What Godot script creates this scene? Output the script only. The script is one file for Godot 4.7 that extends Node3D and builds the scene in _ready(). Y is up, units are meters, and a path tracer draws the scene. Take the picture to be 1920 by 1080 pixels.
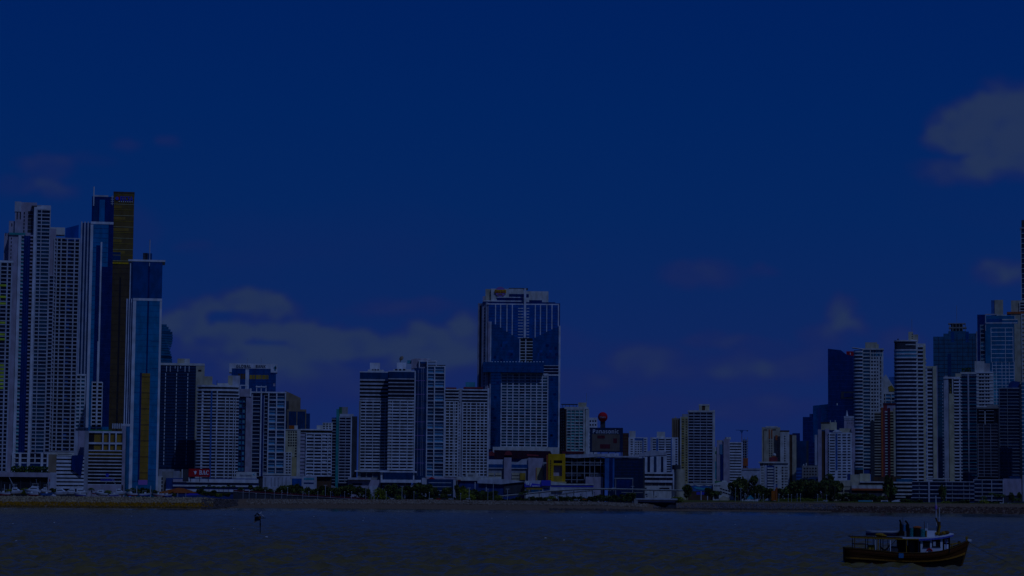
extends Node3D
# A city bay seen from across the water with a long lens. 1 unit = 1 metre, y up, the camera looks along -z.

const F := 4400.0
const EYE := Vector3(0, 6.3, 0)
const EXPO := 0.2

var cb: Basis
var root: Node3D
var dd := 2000.0
var yr := 800.0
var T := Transform3D()
var fa := 0.0
var fb := 0.0
var fl := 0.0
var rng := RandomNumberGenerator.new()
var mats := {}
var unit_box := BoxMesh.new()
var unit_tube := CylinderMesh.new()
var unit_ball := SphereMesh.new()
var wall_noise: NoiseTexture2D
var fine_noise: NoiseTexture2D
var pane_mat: StandardMaterial3D
var crowns := []
var palm_crown: ArrayMesh
var palm_trunk: ArrayMesh
var trunk_mesh: CylinderMesh
var font := SystemFont.new()
var serif := SystemFont.new()
const ORD := ["first", "second", "third", "fourth", "fifth", "sixth", "seventh", "eighth", "ninth", "tenth", "eleventh", "twelfth", "thirteenth", "fourteenth", "fifteenth", "sixteenth", "seventeenth", "eighteenth", "nineteenth", "twentieth"]


func _ready():
	rng.seed = 77
	# --- camera
	var cam := Camera3D.new()
	cam.name = "camera"
	add_child(cam)
	cam.position = EYE
	cam.rotation = Vector3(atan(403.0 / F), 0, deg_to_rad(0.5))
	cam.fov = rad_to_deg(2.0 * atan(540.0 / F))
	cam.near = 1.0
	cam.far = 60000.0
	cam.current = true
	cb = Basis.from_euler(cam.rotation)
	# --- sun, sky, exposure
	var sun := DirectionalLight3D.new()
	sun.name = "sun"
	add_child(sun)
	sun.look_at_from_position(Vector3.ZERO, Vector3(-0.41, -1.0, -0.68), Vector3.UP)
	sun.light_color = Color(0.28, 0.44, 1.0).linear_to_srgb()
	sun.light_energy = 1.12
	sun.light_angular_distance = 0.5
	sun.shadow_enabled = true
	sun.directional_shadow_max_distance = 6000.0
	var env := Environment.new()
	env.background_mode = Environment.BG_SKY
	env.tonemap_mode = Environment.TONE_MAPPER_LINEAR
	env.tonemap_exposure = EXPO
	env.sdfgi_enabled = true
	env.ssao_enabled = true
	env.ssil_enabled = true
	env.fog_enabled = true
	env.fog_density = 0.000005
	env.fog_light_color = Color(.45, .7, 1.0)
	env.sky = Sky.new()
	env.sky.sky_material = make_sky()
	var we := WorldEnvironment.new()
	we.name = "world_environment"
	we.environment = env
	add_child(we)
	prepare()
	setting()
	left_cluster()
	middle_left()
	middle()
	hotel()
	mall()
	right_middle()
	right_cluster()
	low_right()
	shore_things()
	yard()
	fishing_boat()
	marker_post()


# ---------------------------------------------------------------- sky
func sky_dir(px: float, py: float) -> Vector2:  # azimuth and elevation in degrees
	var v := (cb * Vector3((px - 960.0) / F, (540.0 - py) / F, -1)).normalized()
	return Vector2(rad_to_deg(atan2(v.x, -v.z)), rad_to_deg(asin(v.y)))


func make_sky() -> PanoramaSkyMaterial:
	var w := 4096
	var h := 2048
	var im := Image.create_empty(w, h, false, Image.FORMAT_RGBF)
	var k := 1.0 / EXPO
	var stops := [[0.0, Vector3(.0070, .0194, .108)], [2.0, Vector3(.0066, .0196, .112)], [5.0, Vector3(.0032, .0196, .114)], [7.0, Vector3(.0014, .0193, .115)], [9.5, Vector3(.0003, .0175, .115)], [12.0, Vector3(.0001, .0152, .112)], [20.0, Vector3(.0001, .0125, .101)], [40.0, Vector3(.0001, .0095, .085)], [90.0, Vector3(.0001, .0075, .072)]]
	var col := func(el: float) -> Vector3:
		for i in stops.size() - 1:
			if el <= stops[i + 1][0]:
				var t: float = clampf((el - stops[i][0]) / (stops[i + 1][0] - stops[i][0]), 0, 1)
				return stops[i][1].lerp(stops[i + 1][1], t)
		return stops[-1][1]
	for y in h:
		var el := 90.0 - (y + 0.5) * 180.0 / h
		var c: Vector3 = col.call(maxf(el, 0.0)) * k
		im.fill_rect(Rect2i(0, y, w, 1), Color(c.x, c.y, c.z))
	# clouds: [px, py, half width, half height, strength] as they stand in the sky, turned into angles
	var blobs := [[385, 574, 24, 16, .5], [428, 560, 28, 16, .6], [470, 553, 32, 15, .6], [520, 570, 24, 16, .5], [578, 616, 26, 16, .5], [625, 630, 30, 16, .5], [682, 642, 26, 15, .5], [735, 640, 20, 14, .4], [782, 618, 24, 16, .5], [812, 630, 22, 16, .4], [870, 612, 20, 18, .5], [1842, 196, 26, 18, .4], [1800, 222, 26, 18, .4], [1772, 246, 22, 16, .4], [425, 592, 85, 34, 1.0], [490, 590, 62, 36, 1.0], [400, 628, 80, 26, .85], [560, 640, 105, 30, 1.0], [645, 652, 85, 26, .95], [720, 662, 60, 20, .7], [345, 612, 40, 24, .7], [480, 668, 130, 20, .55], [300, 640, 60, 40, .35],
		[790, 640, 48, 34, .8], [800, 665, 80, 26, .6], [880, 640, 50, 46, .7], [870, 690, 80, 24, .35], [770, 574, 80, 15, .45], [690, 590, 60, 10, .2],
		[1890, 208, 70, 46, .95], [1815, 240, 62, 44, .85], [1768, 272, 40, 22, .6], [1880, 262, 90, 36, .8], [1800, 320, 78, 24, .62], [1890, 292, 60, 22, .5], [1900, 320, 70, 20, .45], [1985, 240, 90, 70, .9],
		[1310, 515, 62, 24, .6], [1425, 507, 34, 10, .35], [1576, 582, 24, 24, .6], [1596, 606, 24, 16, .5], [1566, 600, 22, 30, .35], [1610, 618, 26, 14, .35], [1545, 640, 44, 28, .4], [1335, 638, 54, 14, .5], [1205, 672, 60, 24, .52], [1390, 688, 56, 24, .6], [1500, 688, 66, 26, .5], [1085, 722, 54, 26, .45], [1410, 650, 70, 16, .3], [1300, 715, 170, 26, .26], [1872, 512, 40, 22, .7], [1915, 520, 30, 18, .45],
		[85, 312, 46, 22, .55], [95, 352, 44, 16, .6], [40, 350, 40, 14, .3], [238, 270, 26, 14, .4], [320, 262, 20, 10, .35], [150, 300, 60, 12, .2], [255, 440, 40, 50, .2], [370, 465, 34, 10, .2], [1690, 650, 50, 26, .45], [1020, 640, 80, 30, .25], [620, 715, 200, 40, .5], [480, 700, 120, 26, .4], [1430, 765, 100, 22, .5], [1230, 772, 110, 24, .34]]
	var holes := [[450, 594, 48, 17, 1.2], [415, 602, 22, 8, .4], [524, 600, 16, 8, .5], [484, 640, 24, 8, .8], [530, 645, 34, 4, .6], [368, 628, 14, 10, .5], [690, 672, 60, 12, .5], [775, 655, 26, 8, .5], [1775, 294, 60, 5, .35]]
	var list := []
	for set in [[blobs, 1.0], [holes, -1.0]]:
		for c in set[0]:
			var a := sky_dir(c[0], c[1])
			list.append([a.x, a.y, c[2] / 76.8, c[3] / 76.8, c[4] * (1.0 if set[1] > 0 else -1.4)])
	var wisp := FastNoiseLite.new()
	wisp.seed = 4
	wisp.noise_type = FastNoiseLite.TYPE_SIMPLEX_SMOOTH
	wisp.frequency = 0.9
	wisp.fractal_octaves = 5
	var wide := FastNoiseLite.new()
	wide.seed = 9
	wide.frequency = 0.11
	wide.fractal_octaves = 4
	for y in range(h / 2 - 380, h / 2):
		var el := 90.0 - (y + 0.5) * 180.0 / h
		var base: Vector3 = col.call(el)
		var low := smoothstep(9.0, 2.5, el)
		for x in w:
			var az := (x + 0.5) * 360.0 / w
			if az > 180.0:
				az -= 360.0
			var d := 0.0
			var u := cos(deg_to_rad(az)) * 57.3
			var v := sin(deg_to_rad(az)) * 57.3
			var n := wisp.get_noise_3d(u, el * 1.6, v)
			if absf(az) < 17.0:
				var wx := az + n * .26
				var wy := el + wisp.get_noise_3d(u + 40, el * 1.6, v) * .19
				for c in list:
					var ex: float = (wx - c[0]) / c[2]
					if absf(ex) > 1.6:
						continue
					var ey: float = (wy - c[1]) / c[3]
					var r := ex * ex + ey * ey
					if r < 2.2:
						d += c[4] * smoothstep(2.2, .05, r) * (.9 + (.22 * ey if c[4] > 0 else 0.0))
				d = clampf(d, 0, 1.1)
				d *= 0.92 + 0.5 * n
				d += low * clampf(wide.get_noise_3d(u, el * 3.0, v) * .7 + .02, 0, .22)
			else:
				d = low * clampf((wide.get_noise_3d(u, el * 3.0, v) + .1) * 3.0 + n * .4, 0, .95)
				var edge := clampf((absf(az) - 17.0) / 3.0, 0, 1)
				d *= edge
			if d > 0.01:
				d = clampf(d, 0, 1)
				var lit := Vector3(.0176, .0335, .0905) + Vector3(.002, .002, 0) * n
				var thin := Vector3(.0110, .0162, .1000)
				var cl := thin.lerp(lit, smoothstep(.2, 1.0, d))
				var c := base.lerp(cl, 1.0 - exp(-1.9 * d * (.55 + .45 * d))) * k
				im.set_pixel(x, y, Color(c.x, c.y, c.z))
	var m := PanoramaSkyMaterial.new()
	m.panorama = ImageTexture.create_from_image(im)
	return m


# ---------------------------------------------------------------- kit
func q(px: float, py: float, d: float) -> Vector2:
	var v := cb * Vector3((px - 960.0) / F, (540.0 - py) / F, -1)
	v *= -d / v.z
	return Vector2(v.x, v.y + EYE.y)


func mat(n: String) -> StandardMaterial3D:
	return mats[n]


func new_mat(n: String, c: Color, rough := 0.8, metal := 0.0, noisy := 1) -> StandardMaterial3D:
	var m := StandardMaterial3D.new()
	m.resource_name = n
	m.albedo_color = c.linear_to_srgb()
	m.roughness = rough
	m.metallic = metal
	if rough > .6:
		m.metallic_specular = .22
	if noisy == 1:
		m.albedo_texture = wall_noise
		m.uv1_triplanar = true
		m.uv1_world_triplanar = true
		m.uv1_scale = Vector3(.021, .0105, .021)
	elif noisy == 2:
		m.albedo_texture = fine_noise
		m.uv1_triplanar = true
		m.uv1_world_triplanar = true
		m.uv1_scale = Vector3(.15, .15, .15)
	mats[n] = m
	return m


func prepare():
	unit_tube.top_radius = 0.5
	unit_tube.bottom_radius = 0.5
	unit_tube.height = 1.0
	unit_tube.radial_segments = 8
	unit_tube.rings = 1
	unit_ball.radius = 0.5
	unit_ball.height = 1.0
	unit_ball.radial_segments = 14
	unit_ball.rings = 8
	font.font_names = PackedStringArray(["Droid Sans"])
	font.font_weight = 700
	serif.font_names = PackedStringArray(["Droid Serif"])
	serif.font_weight = 700
	var n := FastNoiseLite.new()
	n.seed = 3
	n.frequency = .012
	n.fractal_octaves = 5
	wall_noise = NoiseTexture2D.new()
	wall_noise.width = 512
	wall_noise.height = 512
	wall_noise.seamless = true
	wall_noise.noise = n
	var g := Gradient.new()
	g.set_color(0, Color(.86, .85, .83))
	g.set_color(1, Color(1, 1, 1))
	g.set_offset(0, .2)
	g.set_offset(1, .75)
	wall_noise.color_ramp = g
	var n2 := FastNoiseLite.new()
	n2.seed = 5
	n2.frequency = .03
	n2.fractal_octaves = 5
	fine_noise = NoiseTexture2D.new()
	fine_noise.width = 512
	fine_noise.height = 512
	fine_noise.seamless = true
	fine_noise.noise = n2
	var g2 := Gradient.new()
	g2.set_color(0, Color(.55, .52, .5))
	g2.set_color(1, Color(1, 1, 1))
	g2.set_offset(0, .25)
	g2.set_offset(1, .7)
	fine_noise.color_ramp = g2
	pane_mat = StandardMaterial3D.new()
	pane_mat.resource_name = "pane"
	pane_mat.vertex_color_use_as_albedo = true
	pane_mat.roughness = .22
	pane_mat.metallic_specular = .4
	for e in [["white", Color(.7, .7, .69)], ["offwhite", Color(.62, .6, .52)], ["grey", Color(.34, .34, .35)], ["lightgrey", Color(.5, .5, .52)], ["pinkgrey", Color(.44, .38, .42)], ["cream", Color(.62, .55, .33)], ["beige", Color(.5, .44, .29)],
		["tan", Color(.30, .22, .13)], ["brown", Color(.11, .06, .03)], ["dark", Color(.022, .022, .025)], ["charcoal", Color(.06, .06, .065)], ["blue", Color(.045, .14, .36)], ["darkblue", Color(.02, .06, .2)], ["teal", Color(.04, .3, .27)], ["lime", Color(.5, .6, .04)],
		["yellow", Color(.66, .37, .005)], ["mustard", Color(.42, .27, .03)], ["orange", Color(.42, .11, .008)], ["rust", Color(.45, .12, .03)], ["red", Color(.48, .012, .018)], ["maroon", Color(.12, .02, .025)], ["roofred", Color(.26, .045, .045)], ["yellowcream", Color(.52, .43, .2)], ["concrete", Color(.3, .28, .24)], ["green", Color(.06, .2, .08)]]:
		new_mat(e[0], e[1])
	for e in [["mirror", Color(.05, .62, .66), .12], ["mirror_blue", Color(.01, .30, .58), .1], ["mirror_deep", Color(.01, .24, .40), .12], ["mirror_teal", Color(.06, .42, .44), .14], ["mirror_navy", Color(.02, .10, .24), .12], ["mirror_green", Color(.07, .22, .27), .18], ["mirror_dark", Color(.03, .16, .24), .12]]:
		new_mat(e[0], e[1], e[2], .95, 1)
	mats["mirror_green"].metallic = .55
	new_mat("gold", Color(.38, .205, .01), .4, .15)
	new_mat("gold_dark", Color(.2, .112, .01), .4, .15)
	new_mat("plum", Color(.045, .012, .02))
	new_mat("bronze", Color(.14, .075, .02), .3, .2)
	new_mat("glass_black", Color(.004, .02, .05), .3, 0)
	new_mat("glass_line", Color(.01, .045, .1), .3, 0)
	new_mat("steel", Color(.5, .5, .52), .4, .6, 0)
	new_mat("pole", Color(.46, .46, .46), .5, 0, 0)
	new_mat("letter_dark", Color(.03, .03, .04), .5, 0, 0)
	new_mat("letter_white", Color(.8, .8, .8), .5, 0, 0)
	new_mat("letter_blue", Color(.04, .04, .42), .5, 0, 0)
	new_mat("purple", Color(.3, .13, .42), .5, 0, 0)
	new_mat("screen", Color(.14, .1, .06), .5, 0, 1)
	new_mat("seafoam", Color(.05, .35, .4), .6, 0, 1)


const PAL := {
	"dk": [[.010, .011, .016], [.016, .016, .02], [.028, .027, .028], [.012, .014, .02], [.09, .085, .08]],
	"br": [[.02, .015, .012], [.05, .03, .02], [.02, .018, .018], [.09, .06, .045], [.03, .02, .014]],
	"bl": [[.07, .24, .36], [.04, .13, .2], [.12, .36, .5], [.025, .05, .08], [.09, .3, .42], [.035, .07, .12]],
	"nv": [[.012, .02, .04], [.015, .03, .06], [.01, .014, .024], [.025, .05, .09]],
	"gr": [[.09, .42, .36], [.08, .36, .3], [.12, .48, .4], [.03, .09, .09]],
	"tl": [[.04, .2, .26], [.025, .11, .15], [.08, .26, .32], [.02, .04, .055], [.1, .25, .27]],
	"gd": [[.38, .22, .01], [.3, .17, .01], [.2, .11, .01]],
	"gb": [[.2, .11, .01], [.08, .045, .012], [.04, .025, .012]],
	"yl": [[.3, .2, .01], [.24, .16, .01], [.05, .04, .01]],
}


func pane_of(pal: String) -> StandardMaterial3D:
	var i: int = rng.randi() % PAL[pal].size()
	var key := "pane_%s_%d" % [pal, i]
	if not mats.has(key):
		var c: Array = PAL[pal][i]
		new_mat(key, Color(c[0], c[1], c[2]), .2, 0.0, 0)
	return mats[key]


func start(nm: String, label: String, cat: String, px: float, d: float, row := 820.0, group := "", ground := 8.0) -> Node3D:
	root = Node3D.new()
	root.name = nm
	add_child(root, true)
	dd = d
	yr = row
	root.position = Vector3(q(px, yr, d).x, ground, -d)
	root.rotation.y = atan2(-root.position.x, d)
	root.set_meta("label", label)
	root.set_meta("category", cat)
	if group:
		root.set_meta("group", group)
	flat()
	return root


func flat():
	T = Transform3D()
	fl = 0.0


func face(pa: float, za: float, pb: float, zb: float):
	flat()
	var a := Vector3(ux(pa), 0, za)
	var c := Vector3(ux(pb), 0, zb) - a
	fl = c.length()
	fa = pa
	fb = pb
	var xa := c.normalized()
	T = Transform3D(Basis(xa, Vector3.UP, xa.cross(Vector3.UP)), a)


func ux(px: float) -> float:
	if fl > 0.0:
		return (px - fa) / (fb - fa) * fl
	return q(px, yr, dd).x - root.position.x


func vy(px: float, py: float) -> float:
	return q(px, py, dd).y - root.position.y


func put(nm: String, mesh: Mesh, m: Material, t: Transform3D, par: Node3D = null) -> MeshInstance3D:
	var o := MeshInstance3D.new()
	o.name = nm
	o.mesh = mesh
	o.material_override = m
	var p: Node3D = par if par else root
	o.transform = t if p == root else p.transform.affine_inverse() * t
	p.add_child(o, true)
	return o


# a box: pixels across and down (of the photograph, at this building's distance) become metres; zf is its front, dep its depth, in metres
func b(nm: String, m: String, x0: float, x1: float, yt: float, yb: float, zf := 0.0, dep := 1.0, par: Node3D = null) -> MeshInstance3D:
	var u0 := ux(x0)
	var u1 := ux(x1)
	var px := (x0 + x1) / 2.0
	var y1 := vy(px, yt)
	var y0 := vy(px, yb)
	return put(nm, unit_box, mats[m], T * Transform3D(Basis.from_scale(Vector3(u1 - u0, y1 - y0, dep)), Vector3((u0 + u1) / 2, (y0 + y1) / 2, zf - dep / 2)), par)


func bands(nm: String, m: String, x0: float, x1: float, yt: float, pitch: float, n: int, h: float, zf := .6, dep := 2.5):
	for i in n:
		b(nm, m, x0, x1, yt + i * pitch, yt + i * pitch + h, zf, dep)


func piers(nm: String, m: String, xs: Array, w: float, yt: float, yb: float, zf := .75, dep := 2.7):
	for x in xs:
		b(nm, m, x - w / 2, x + w / 2, yt, yb, zf, dep)


# panes: a window to each cell; wide ones are parts of their own, narrow ones one part
func panes(x0: float, x1: float, yt: float, yb: float, nx: int, ny: int, fw: float, fh: float, pal: String, zf := -.9):
	var cw := (x1 - x0) / nx
	var ch := (yb - yt) / ny
	if cw * fw >= 9.5:
		for j in ny:
			for i in nx:
				var xa := x0 + (i + .5 - fw / 2) * cw
				var ya := yt + (j + .5 - fh / 2) * ch
				var o := b("window", "dark", xa, xa + cw * fw, ya, ya + ch * fh, zf, .2)
				o.material_override = pane_of(pal)
		return
	var mm := MultiMesh.new()
	mm.transform_format = MultiMesh.TRANSFORM_3D
	mm.use_colors = true
	mm.mesh = unit_box
	mm.instance_count = nx * ny
	var k := 0
	for j in ny:
		for i in nx:
			var xa := x0 + (i + .5) * cw
			var ya := yt + (j + .5) * ch
			var u := ux(xa)
			var w := (ux(xa + cw * fw / 2) - u) * 2
			var y := vy(xa, ya)
			var h := (vy(xa, ya - ch * fh / 2) - y) * 2
			mm.set_instance_transform(k, T * Transform3D(Basis.from_scale(Vector3(w, h, .2)), Vector3(u, y, zf - .1)))
			var c: Array = PAL[pal][rng.randi() % PAL[pal].size()]
			var s := rng.randf_range(.8, 1.2)
			mm.set_instance_color(k, Color(c[0] * s, c[1] * s, c[2] * s))
			k += 1
	var o := MultiMeshInstance3D.new()
	o.name = "window"
	o.multimesh = mm
	o.material_override = pane_mat
	o.set_meta("kind", "stuff")
	root.add_child(o, true)


# a facade of n storeys: slabs, piers and the recessed panes between them
func fac(x0: float, x1: float, yt: float, yb: float, n: int, ps: Array, pw: float, hs: float, m: String, pal: String, zs := .7, slab := "floor_slab"):
	var pitch := (yb - yt) / n
	for i in n + 1:
		b(slab, m, x0, x1, yt + i * pitch - hs / 2, yt + i * pitch + hs / 2, zs, zs + 1.4)
	if pw > 0:
		piers("pier", m, ps, pw, yt, yb, zs + .15, zs + 1.5)
	for i in ps.size() - 1:
		panes(ps[i] + pw / 2, ps[i + 1] - pw / 2, yt, yb, 1, n, 1.0, (pitch - hs) / pitch, pal, minf(-.5, zs - 1.1))


func core(m: String, x0: float, x1: float, yt: float, yb := 945.0, zf := -.8, dep := 22.0, nm := "wall") -> MeshInstance3D:
	return b(nm, m, x0, x1, yt, yb, zf, dep)


# an outline drawn in the facade's plane (pixels), given its depth
func slab_poly(nm: String, m: String, pts: Array, zf: float, dep: float) -> MeshInstance3D:
	var p := PackedVector2Array()
	for c in pts:
		p.append(Vector2(ux(c[0]), vy(c[0], c[1])))
	return put(nm, extrude(p, dep), mats[m], T * Transform3D(Basis(), Vector3(0, 0, zf)))


func extrude(p: PackedVector2Array, dep: float) -> ArrayMesh:
	if Geometry2D.is_polygon_clockwise(p):
		p.reverse()
	var st := SurfaceTool.new()
	st.begin(Mesh.PRIMITIVE_TRIANGLES)
	st.set_smooth_group(-1)
	var t := Geometry2D.triangulate_polygon(p)
	for i in range(0, t.size(), 3):
		var tri := [p[t[i]], p[t[i + 1]], p[t[i + 2]]]
		if (tri[1] - tri[0]).cross(tri[2] - tri[0]) > 0:
			tri = [tri[0], tri[2], tri[1]]
		for v in tri:
			st.add_vertex(Vector3(v.x, v.y, 0))
		for v in [tri[0], tri[2], tri[1]]:
			st.add_vertex(Vector3(v.x, v.y, -dep))
	for i in p.size():
		var a := p[i]
		var c := p[(i + 1) % p.size()]
		for v in [[a, 0], [c, -dep], [a, -dep], [a, 0], [c, 0], [c, -dep]]:
			st.add_vertex(Vector3(v[0].x, v[0].y, v[1]))
	st.generate_normals()
	return st.commit()


# a plan outline (pixel across, metres towards the viewer) raised between two heights; storeys of one plan share the mesh
func plan_mesh(pts: Array, thick: float) -> ArrayMesh:
	var p := PackedVector2Array()
	for c in pts:
		p.append(Vector2(ux(c[0]), -c[1]))
	var e := extrude(p, thick)
	return e


func plan_at(nm: String, mesh: Mesh, m: String, px: float, py_top: float) -> MeshInstance3D:
	# extrude() grows along -z; turn it so that it grows downwards from py_top
	return put(nm, mesh, mats[m], Transform3D(Basis(Vector3.RIGHT, PI / 2).inverse(), Vector3(0, vy(px, py_top), 0)))


func arc(x0: float, x1: float, bulge: float, back: float, n := 9, skew := 0.0) -> Array:
	var pts := []
	for i in n + 1:
		var t := float(i) / n
		pts.append([lerpf(x0, x1, t), bulge * sqrt(maxf(0.0, 1.0 - pow(2 * t - 1 - skew, 2) / pow(1 + absf(skew), 2)))])
	pts.append([x1, -back])
	pts.append([x0, -back])
	return pts


func px_m(p: float) -> float:
	return p * dd / F


func tube(nm: String, m: String, a: Vector3, c: Vector3, r: float, par: Node3D = null, r2 := -1.0) -> MeshInstance3D:
	var v := c - a
	var y := v.normalized()
	var x := y.cross(Vector3(0.13, 0.2, 0.97)).normalized()
	var mesh: Mesh = unit_tube
	var k := 2.0 * r
	if r2 >= 0:
		var cm := CylinderMesh.new()
		cm.bottom_radius = .5
		cm.top_radius = .5 * r2 / r
		cm.height = 1
		cm.radial_segments = 10
		mesh = cm
	return put(nm, mesh, mats[m], Transform3D(Basis(x * k, y * v.length(), x.cross(y) * k), (a + c) / 2), par)


# a pole in pixels on the current building
func mast(nm: String, m: String, px: float, yt: float, yb: float, w: float, z := 0.0):
	tube(nm, m, Vector3(ux(px), vy(px, yb), z), Vector3(ux(px), vy(px, yt), z), px_m(w) / 2)


func ball(nm: String, m: String, c: Vector3, r: Vector3, par: Node3D = null) -> MeshInstance3D:
	return put(nm, unit_ball, mats[m], Transform3D(Basis.from_scale(r * 2), c), par)


func words_on(text: String, m: String, x0: float, x1: float, yt: float, yb: float, zf: float, f: Font, par: Node3D = null, nm := "lettering") -> MeshInstance3D:
	var tm := TextMesh.new()
	tm.text = text
	tm.font = f
	tm.font_size = 48
	tm.pixel_size = .02
	tm.depth = .15
	tm.curve_step = 2.0
	var bb := tm.get_aabb()
	var w := ux(x1) - ux(x0)
	var px := (x0 + x1) / 2
	var h := vy(px, yt) - vy(px, yb)
	var s := Vector3(w / bb.size.x, h / bb.size.y, 2.0)
	var c := bb.get_center()
	var o := put(nm, tm, mats[m], T * Transform3D(Basis.from_scale(s), Vector3((ux(x0) + ux(x1)) / 2 - c.x * s.x, vy(px, (yt + yb) / 2) - c.y * s.y, zf)), par)
	return o


func disc(nm: String, m: String, px: float, py: float, r: float, zf: float, dep := .4, par: Node3D = null) -> MeshInstance3D:
	var p := PackedVector2Array()
	var k := px_m(r)
	for i in 24:
		p.append(Vector2(cos(i * TAU / 24), sin(i * TAU / 24)) * k)
	return put(nm, extrude(p, dep), mats[m], T * Transform3D(Basis(), Vector3(ux(px), vy(px, py), zf)), par)


func top_tag(o: Node, label: String, cat: String, group := "") -> Node:
	o.set_meta("label", label)
	o.set_meta("category", cat)
	if group:
		o.set_meta("group", group)
	return o


# ---------------------------------------------------------------- the towers at the left
func left_cluster():
	# far left: white framed tower with lime balconies
	start("apartment_tower", "white grid apartment tower with lime green balconies at the left edge", "apartment tower", -15, 1930, 700, "", 7)
	core("lightgrey", -48, 17, 491, 945)
	fac(-48, 17, 492, 884, 54, [-47, -36, -25, -14, -5, 8, 16], 2.6, 1.8, "lightgrey", "dk", .9)
	for y in [534, 555.5, 568, 604, 626, 635, 684, 691, 698, 705, 712, 719, 726]:
		b("lime_balcony", "lime", -45, 7, y - 1.2, y + 2.6, 1.15, .3)
	b("roof", "white", -49, 18.5, 488, 492, 1.2, 22)
	for x in [-30, -2, 13]:
		b("pillar", "white", x, x + 5, 884, 915, .8, 3)

	# tall stepped tower
	start("apartment_tower", "tallest white residential tower with stepped crown, balcony columns and blue glass strip", "apartment tower", 55, 1990, 650, "", 7)
	b("wall", "pinkgrey", 22, 62, 378, 945, -6, 22)
	b("stair_head", "lightgrey", 21, 33, 377, 396, -5.5, 12)
	for x in [25, 31]:
		b("window", "dark", x, x + 1.8, 396, 410, -5.8, .4)
	panes(37, 41, 395, 436, 1, 6, .5, .6, "dk", -5.8)
	for i in 6:
		b("louvre", "charcoal", 46, 54.5, 394.5 + i * 6.9, 399.5 + i * 6.9, -5.6, .6)
	b("wall", "pinkgrey", 11, 36, 413, 945, -9, 18)
	b("parapet", "brown", 22, 34, 411, 413.5, -8.8, 2)
	panes(13, 34, 416, 424, 3, 1, .25, .7, "dk", -8.8)
	b("wall", "pinkgrey", 3, 16, 436, 945, -11, 16)
	panes(4, 12, 434, 441, 2, 1, .35, .9, "dk", -10.8)
	b("wall", "pinkgrey", 12, 35, 440, 945, -1, 16)
	b("canopy", "teal", 12, 42, 437, 441, .2, 18)
	panes(14.5, 18.5, 444, 870, 1, 60, .42, .5, "dk", -.8)
	b("pillar", "white", 29.5, 35, 441, 905, 0, 4)
	b("glass_strip", "mirror_navy", 39.5, 51.5, 442, 850, -.6, 3)
	for x in [43.5, 47.5]:
		b("mullion", "darkblue", x, x + .8, 442, 850, -.3, .5)
	fac(35, 40, 442, 850, 59, [35, 40], 0, 2.2, "lightgrey", "gr", .3)
	fac(51.5, 57, 442, 850, 59, [51.5, 57], 0, 2.6, "pinkgrey", "br", .3)
	b("pillar", "white", 57, 62, 388, 912, .9, 6)
	b("wall", "lightgrey", 62, 88, 384, 850, -1.2, 20)
	b("parapet", "white", 62, 80, 386.5, 391.5, .6, 10)
	b("canopy", "charcoal", 52, 70, 385.5, 388, .4, 9)
	fac(62, 88, 393, 849, 66, [63, 71, 87], 1.5, 1.9, "lightgrey", "tl", 1.1, "balcony_slab")
	b("wall", "lightgrey", 88, 97, 515, 850, -2, 16)
	fac(88, 97, 516, 848, 48, [88.5, 96.5], 1, 1.8, "lightgrey", "nv", -.6)
	for x in [31, 44, 59, 84, 95]:
		b("pillar", "white", x - 2.5, x + 2, 850, 914, 1.2, 4)
	fac(31, 97, 850, 868, 2, [31, 44, 59, 71, 84, 97], 2, 2, "white", "dk", .4)
	b("glass_lobby", "mirror_dark", 33, 95, 868, 915, -1, 6)
	bands("lobby_beam", "lightgrey", 33, 95, 877, 12, 3, 1.6, -.6, 1)
	b("terrace", "offwhite", 20, 100, 891, 945, 6, 10)

	# grid tower
	start("apartment_tower", "white grid tower with plain grey flank and slanted blue roof screen", "apartment tower", 118, 2045, 650, "", 7)
	core("pinkgrey", 86, 100, 429, 945, 0, 22)
	core("lightgrey", 100, 145, 447, 945, -.9)
	b("roof_box", "offwhite", 86, 116, 426.5, 440, -.5, 12)
	slab_poly("roof_screen", "mirror_blue", [[117, 428], [141.5, 421], [141.5, 450], [117, 450]], .4, 1.2)
	fac(97, 145, 447, 846, 56, [97.5, 102.5, 110, 121.2, 135, 144], 2.2, 1.9, "lightgrey", "dk", .9)
	for i in 44:
		if rng.randf() < .75:
			b("blue_screen", "blue", 122.6, 128.4, 452 + i * 9.0, 456.6 + i * 9.0, -.1, .3)
	b("podium", "offwhite", 92, 148, 846, 945, .5, 14)

	# slender annex in front
	start("apartment_block", "slender white annex of paired windows in front of the blue glass tower", "apartment block", 152, 2062, 750, "", 7)
	core("lightgrey", 141, 160, 703, 945, -.8, 16)
	fac(141, 160, 704, 802, 14, [142.5, 150.5, 159], 2.2, 2.6, "white", "tl", .7)
	b("roof", "white", 140.5, 160.5, 701.5, 704.5, 1.2, 16)

	# blue glass tower with white fins
	start("glass_tower", "blue glass tower with white corner pillar and masts, left of the gold tower", "glass tower", 186, 2125, 650, "", 7)
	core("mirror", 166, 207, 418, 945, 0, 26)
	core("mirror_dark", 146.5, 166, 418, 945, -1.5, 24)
	b("corner_pillar", "white", 164.5, 169.5, 416, 945, .6, 4)
	for x in [148, 154, 160]:
		b("fin", "lightgrey", x - 1.2, x + 1.4, 416, 800, -.4, 2)
	b("cornice", "white", 165, 207, 416, 420.5, 1, 3)
	b("glass_strip", "mirror_navy", 176, 184, 460, 800, .3, .6)
	b("glass_strip", "mirror_navy", 187, 205, 500, 800, .25, .6)
	b("glass_strip", "mirror_navy", 198, 207, 420, 800, .3, .6)
	b("mast", "white", 184, 187, 454, 812, 1.6, 1.6)
	core("mirror_navy", 166, 207, 368, 420, -2, 20, "upper_block")
	b("glass_strip", "mirror", 180, 190, 374, 417, -1.7, .6)
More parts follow.
